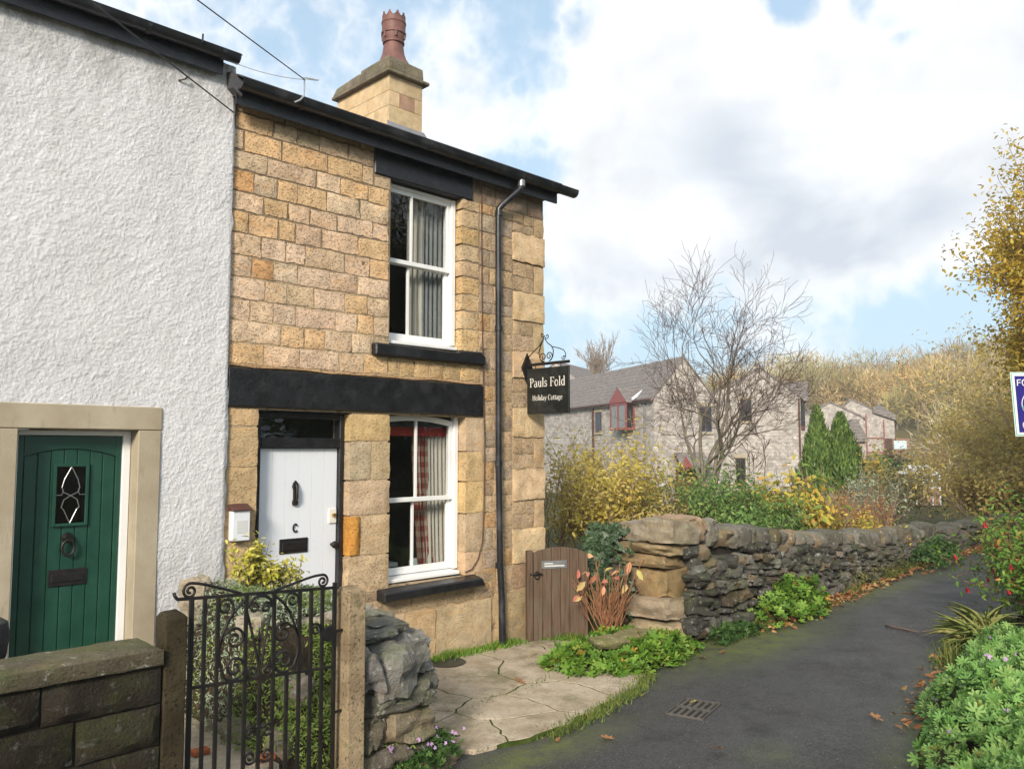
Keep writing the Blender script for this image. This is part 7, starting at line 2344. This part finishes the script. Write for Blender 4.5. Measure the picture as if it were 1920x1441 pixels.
# third and fourth gables
t = thing('stone_house', 'small pale gable with a slated porch right of the conifers', 'house', (63.0, 21.8, -1.2))
h3 = House(t, (61.6, 23.9, 0), -45, 30)
h3.shell(5.4, 7.0, 4.55, 5.75, -1.2, M['fs3'], apex=2.9)
h3.box(3.4, 5.2, -2.0, -.05, -1.0, 2.75, 'porch', M['fs3'])
V = [h3.p(2.5, -2.2, 4.3), h3.p(5.3, -2.2, 2.8), h3.p(5.3, .0, 2.8), h3.p(2.5, .0, 4.3)]
MB().hexa([h3.p(3.2, -2.3, 2.7), h3.p(5.5, -2.3, 2.7), h3.p(5.5, -.02, 2.7), h3.p(3.2, -.02, 2.7), h3.p(4.2, -2.3, 4.4), h3.p(4.6, -2.3, 4.4), h3.p(4.6, -.02, 4.4), h3.p(4.2, -.02, 4.4)]).build('porch_roof', M['farroof'], t, origin=h3.c)
h3.box(3.75, 4.2, -2.06, -2.01, -.6, 2.2, 'door', M['darkpane'])
h3.box(4.55, 4.75, -2.08, -2.01, -.6, 2.6, 'porch_post', M['red_paint'])
t = thing('stone_house', 'farthest stone gable with red pipes, at the right of the houses', 'house', (75.0, 24.5, -1.2))
h4 = House(t, (73.4, 26.4, 0), -45, 20)
h4.shell(5.9, 8.0, 4.75, 6.6, -1.2, M['fs4'], apex=2.1)
V = [h4.p(4.0, -.3, 5.45), h4.p(6.1, -.3, 4.75), h4.p(6.1, 1.5, 4.75), h4.p(4.6, 1.5, 5.75)]
MB().hexa(V + [v + V3(0, 0, .5) for v in V]).build('dormer_roof', M['farroof'], t, origin=h4.c)
for a in (3.3, 4.9):
    h4.box(a, a + .1, -.1, -.01, -1.2, 5.3 - .3 * (a - 3.3), 'downpipe', M['red_paint'])
for z in (3.1, 1.8, .6):
    h4.box(3.4, 4.9, -.09, -.012, z, z + .09, 'pipe_branch', M['red_paint'])
h4.box(2.2, 3.2, -.05, -.01, -.3, 1.0, 'window', M['red_paint'])

# pale shed with a blue pane and a small greenhouse
t = thing('shed', 'small pale shed with a bluish pane beyond the farthest house', 'shed', (72.7, 20.0, 1.0))
sh = House(t, (72.3, 20.5, 0), -45, 45)
sh.box(0, 1.45, 0, 1.4, -1.2, 3.05, 'wall', M['farbrick'])
sh.box(.12, 1.2, -.03, -.005, 2.15, 2.85, 'pane', M['paleblue'])
t = thing('greenhouse', 'small white framed greenhouse below the wooded hill', 'greenhouse', (47.9, 9.3, -1.0))
gh = House(t, (47.25, 10.0, 0), -45, 45)
ghw, ghl = 1.30, 2.2
for a in (0, .42, .88, ghw):
    gh.box(a - .035, a + .035, -.035, .035, -.9, .75 + (.35 if 0 < a < ghw else 0), 'post', M['glazing_white'])
for (p0, p1) in (((0, 0, .75), (.65, 0, 1.22)), ((.65, 0, 1.22), (ghw, 0, .75)), ((0, 0, .75), (ghw, 0, .75)), ((0, 0, 0.05), (ghw, 0, .05)), ((.65, 0, 1.22), (.65, ghl, 1.22)), ((0, 0, .75), (0, ghl, .75)), ((ghw, 0, .75), (ghw, ghl, .75))):
    MB().tube([gh.p(*p0), gh.p(*p1)], .045, 4).build('frame', M['glazing_white'], t)
gh.box(.03, ghw - .03, .0, .01, .05, .75, 'pane', M['palepane'])
MB().hexa([gh.p(0, 0, .76), gh.p(.65, 0, 1.23), gh.p(.65, ghl, 1.23), gh.p(0, ghl, .76), gh.p(0, 0, .78), gh.p(.65, 0, 1.25), gh.p(.65, ghl, 1.25), gh.p(0, ghl, .78)]).build('roof_pane', M['glazing_white'], t)
gh.box(.0, ghw, .012, ghl, -.9, .04, 'base_wall', M['farbrick'])

# ------------------------------------------------------------------ woodland on the hill
wrng = np.random.default_rng(2024)
nt_ = 1050
az = np.radians(wrng.uniform(4, 47, nt_))
dist = 52 + 76 * wrng.random(nt_) ** .85
tx, ty = dist * np.cos(az), -6.5 + dist * np.sin(az)
hgt = (3.4 + 4.2 * wrng.random(nt_) ** 1.5)
pal = np.array([(.235, .185, .105), (.205, .175, .10), (.265, .20, .115), (.185, .165, .115), (.21, .185, .085), (.28, .19, .09), (.16, .16, .075), (.23, .20, .15)]) * (1.95, 1.85, 1.6)
PV, PA, PS, PC = [], [], [], []
for i in range(nt_):
    keep_out = any(math.hypot(tx[i] - x, ty[i] - y) < 9 for x, y in ((66, 26), (78, 28), (72, 20), (50, 24), (46, 33), (43, 42))) or (dist[i] < 74 and az[i] > radians(17.5))
    if keep_out:
        continue
    k = int(270 + 110 * wrng.random())
    z0 = float(hill_h(tx[i], ty[i]))
    u_ = rdirs(wrng, k) * (wrng.random((k, 1)) ** .38)
    w_ = hgt[i] * .40
    P = np.stack([tx[i] + u_[:, 0] * w_, ty[i] + u_[:, 1] * w_, z0 + hgt[i] * (.58 + .46 * u_[:, 2])], 1)
    ax = u_ * .9 + V3(0, 0, .55) + wrng.normal(size=(k, 3)) * .6
    PV.append(P)
    PA.append(ax)
    PS.append(np.stack([.04 + .06 * wrng.random(k), .45 + .75 * wrng.random(k), np.ones(k)], 1))
    c = pal[wrng.integers(len(pal))] * (.55 + .7 * wrng.random())
    if wrng.random() < .07:
        c = np.array([.10, .135, .05])
    PC.append(np.tile(c, (k, 1)))
    # trunk
    PV.append(np.array([[tx[i], ty[i], z0 - .3]]))
    PA.append(np.array([[.05 * wrng.normal(), .05 * wrng.normal(), 1.]]))
    PS.append(np.array([[.22, hgt[i] * .8, 1.]]))
    PC.append(np.array([[.26, .22, .17]]))
PV, PA, PS, PC = map(np.vstack, (PV, PA, PS, PC))
toc = unit(V3(0, -6.5, 2) - PV) + wrng.normal(size=PV.shape) * .5
V, F = scatter(SL, SLF, PV, frames(PA, toc), PS)
wd = mk('woodland', V, F, M['woodland'], None, origin=V3(90, 30, 0))
tag(wd, 'brown and olive winter woodland covering the hillside', 'woodland', None, 'stuff')
at = wd.data.attributes.new('Col', 'FLOAT_COLOR', 'POINT')
colr = np.ones((len(V), 4), np.float32)
colr[:, :3] = np.repeat(PC, 3, axis=0)
at.data.foreach_set('color', colr.ravel())

# single trees that stand out
bare_tree('pale bare tree rising behind the roof right of the hanging sign', (70.0, 51.2, 5.0), 9.2, 4, 201, 5, .14, (3, 4), spread=.45, ratio=.64, up=.16, lean=.3, minr=.018, mat='paletwig', twmat='paletwig', name='far_tree')
def at_dir(x, d):
    u_ = (x - 960) / 1545.
    v = V3(cos(radians(45.2)), sin(radians(45.2)), 0) + u_ * V3(sin(radians(45.2)), -cos(radians(45.2)), 0)
    return V3(0, -6.5, 0) + v * d
for i, (px_, d, hh, lab) in enumerate(((1765, 108, 7.5, 'leftmost bare tree on the skyline'), (1800, 104, 8.5, 'second bare tree from the left on the skyline'), (1838, 106, 8.0, 'third bare tree from the left on the skyline'), (1868, 100, 9.0, 'bare skyline tree just left of the golden tree'))):
    p = at_dir(px_, d)
    bare_tree(lab, (p[0], p[1], float(hill_h(p[0], p[1]))), hh, 3, 210 + i, 3, .13, (3, 4), spread=.45, ratio=.68, up=.2, lean=.25, minr=.03, mat='paletwig', twmat='paletwig', name='far_tree', group='bare trees on the skyline')
p = at_dir(1595, 104)
bare_tree('rust coloured tree on the skyline above the houses', (p[0], p[1], float(hill_h(p[0], p[1]))), 5.2, 3, 221, 3, .13, (3, 4), spread=.4, ratio=.66, up=.25, lean=.3, minr=.03, leaf='lf_rust', nleaf=900, lsize=.45, name='far_tree')
p = at_dir(1703, 106)
bare_tree('dark green pine crown on the skyline', (p[0], p[1], float(hill_h(p[0], p[1]))), 5.6, 2, 222, 3, .16, (3, 4), spread=.8, ratio=.55, up=.05, lean=.15, minr=.03, leaf='lf_green', nleaf=900, lsize=.5, name='far_tree')
p = at_dir(1720, 60)
shrub('dark_bush', 'dark green bush beside the greenhouse', (p[0] - 6, p[1] - .5, -1.0), 1.6, 3.2, 1600, .22, M['lf_green'], 230, 14, fill=.25)

# ------------------------------------------------------------------ thin haze in the valley air
hz = MB().box(-160, -230, -34, 410, 340, 21).build('haze', None, None, origin=V3(0, 0, 0))
m = bpy.data.materials.new('haze_air')
m.use_nodes = True
nt = m.node_tree
nt.nodes.clear()
vol = node(nt, 'ShaderNodeVolumePrincipled', {'Color': (.92, .95, 1.0, 1), 'Density': .0011, 'Anisotropy': .2})
out = nt.nodes.new('ShaderNodeOutputMaterial')
nt.links.new(vol.outputs[0], out.inputs['Volume'])
hz.data.materials.append(m)
tag(hz, 'thin pale haze filling the valley air', 'haze', None, 'stuff')
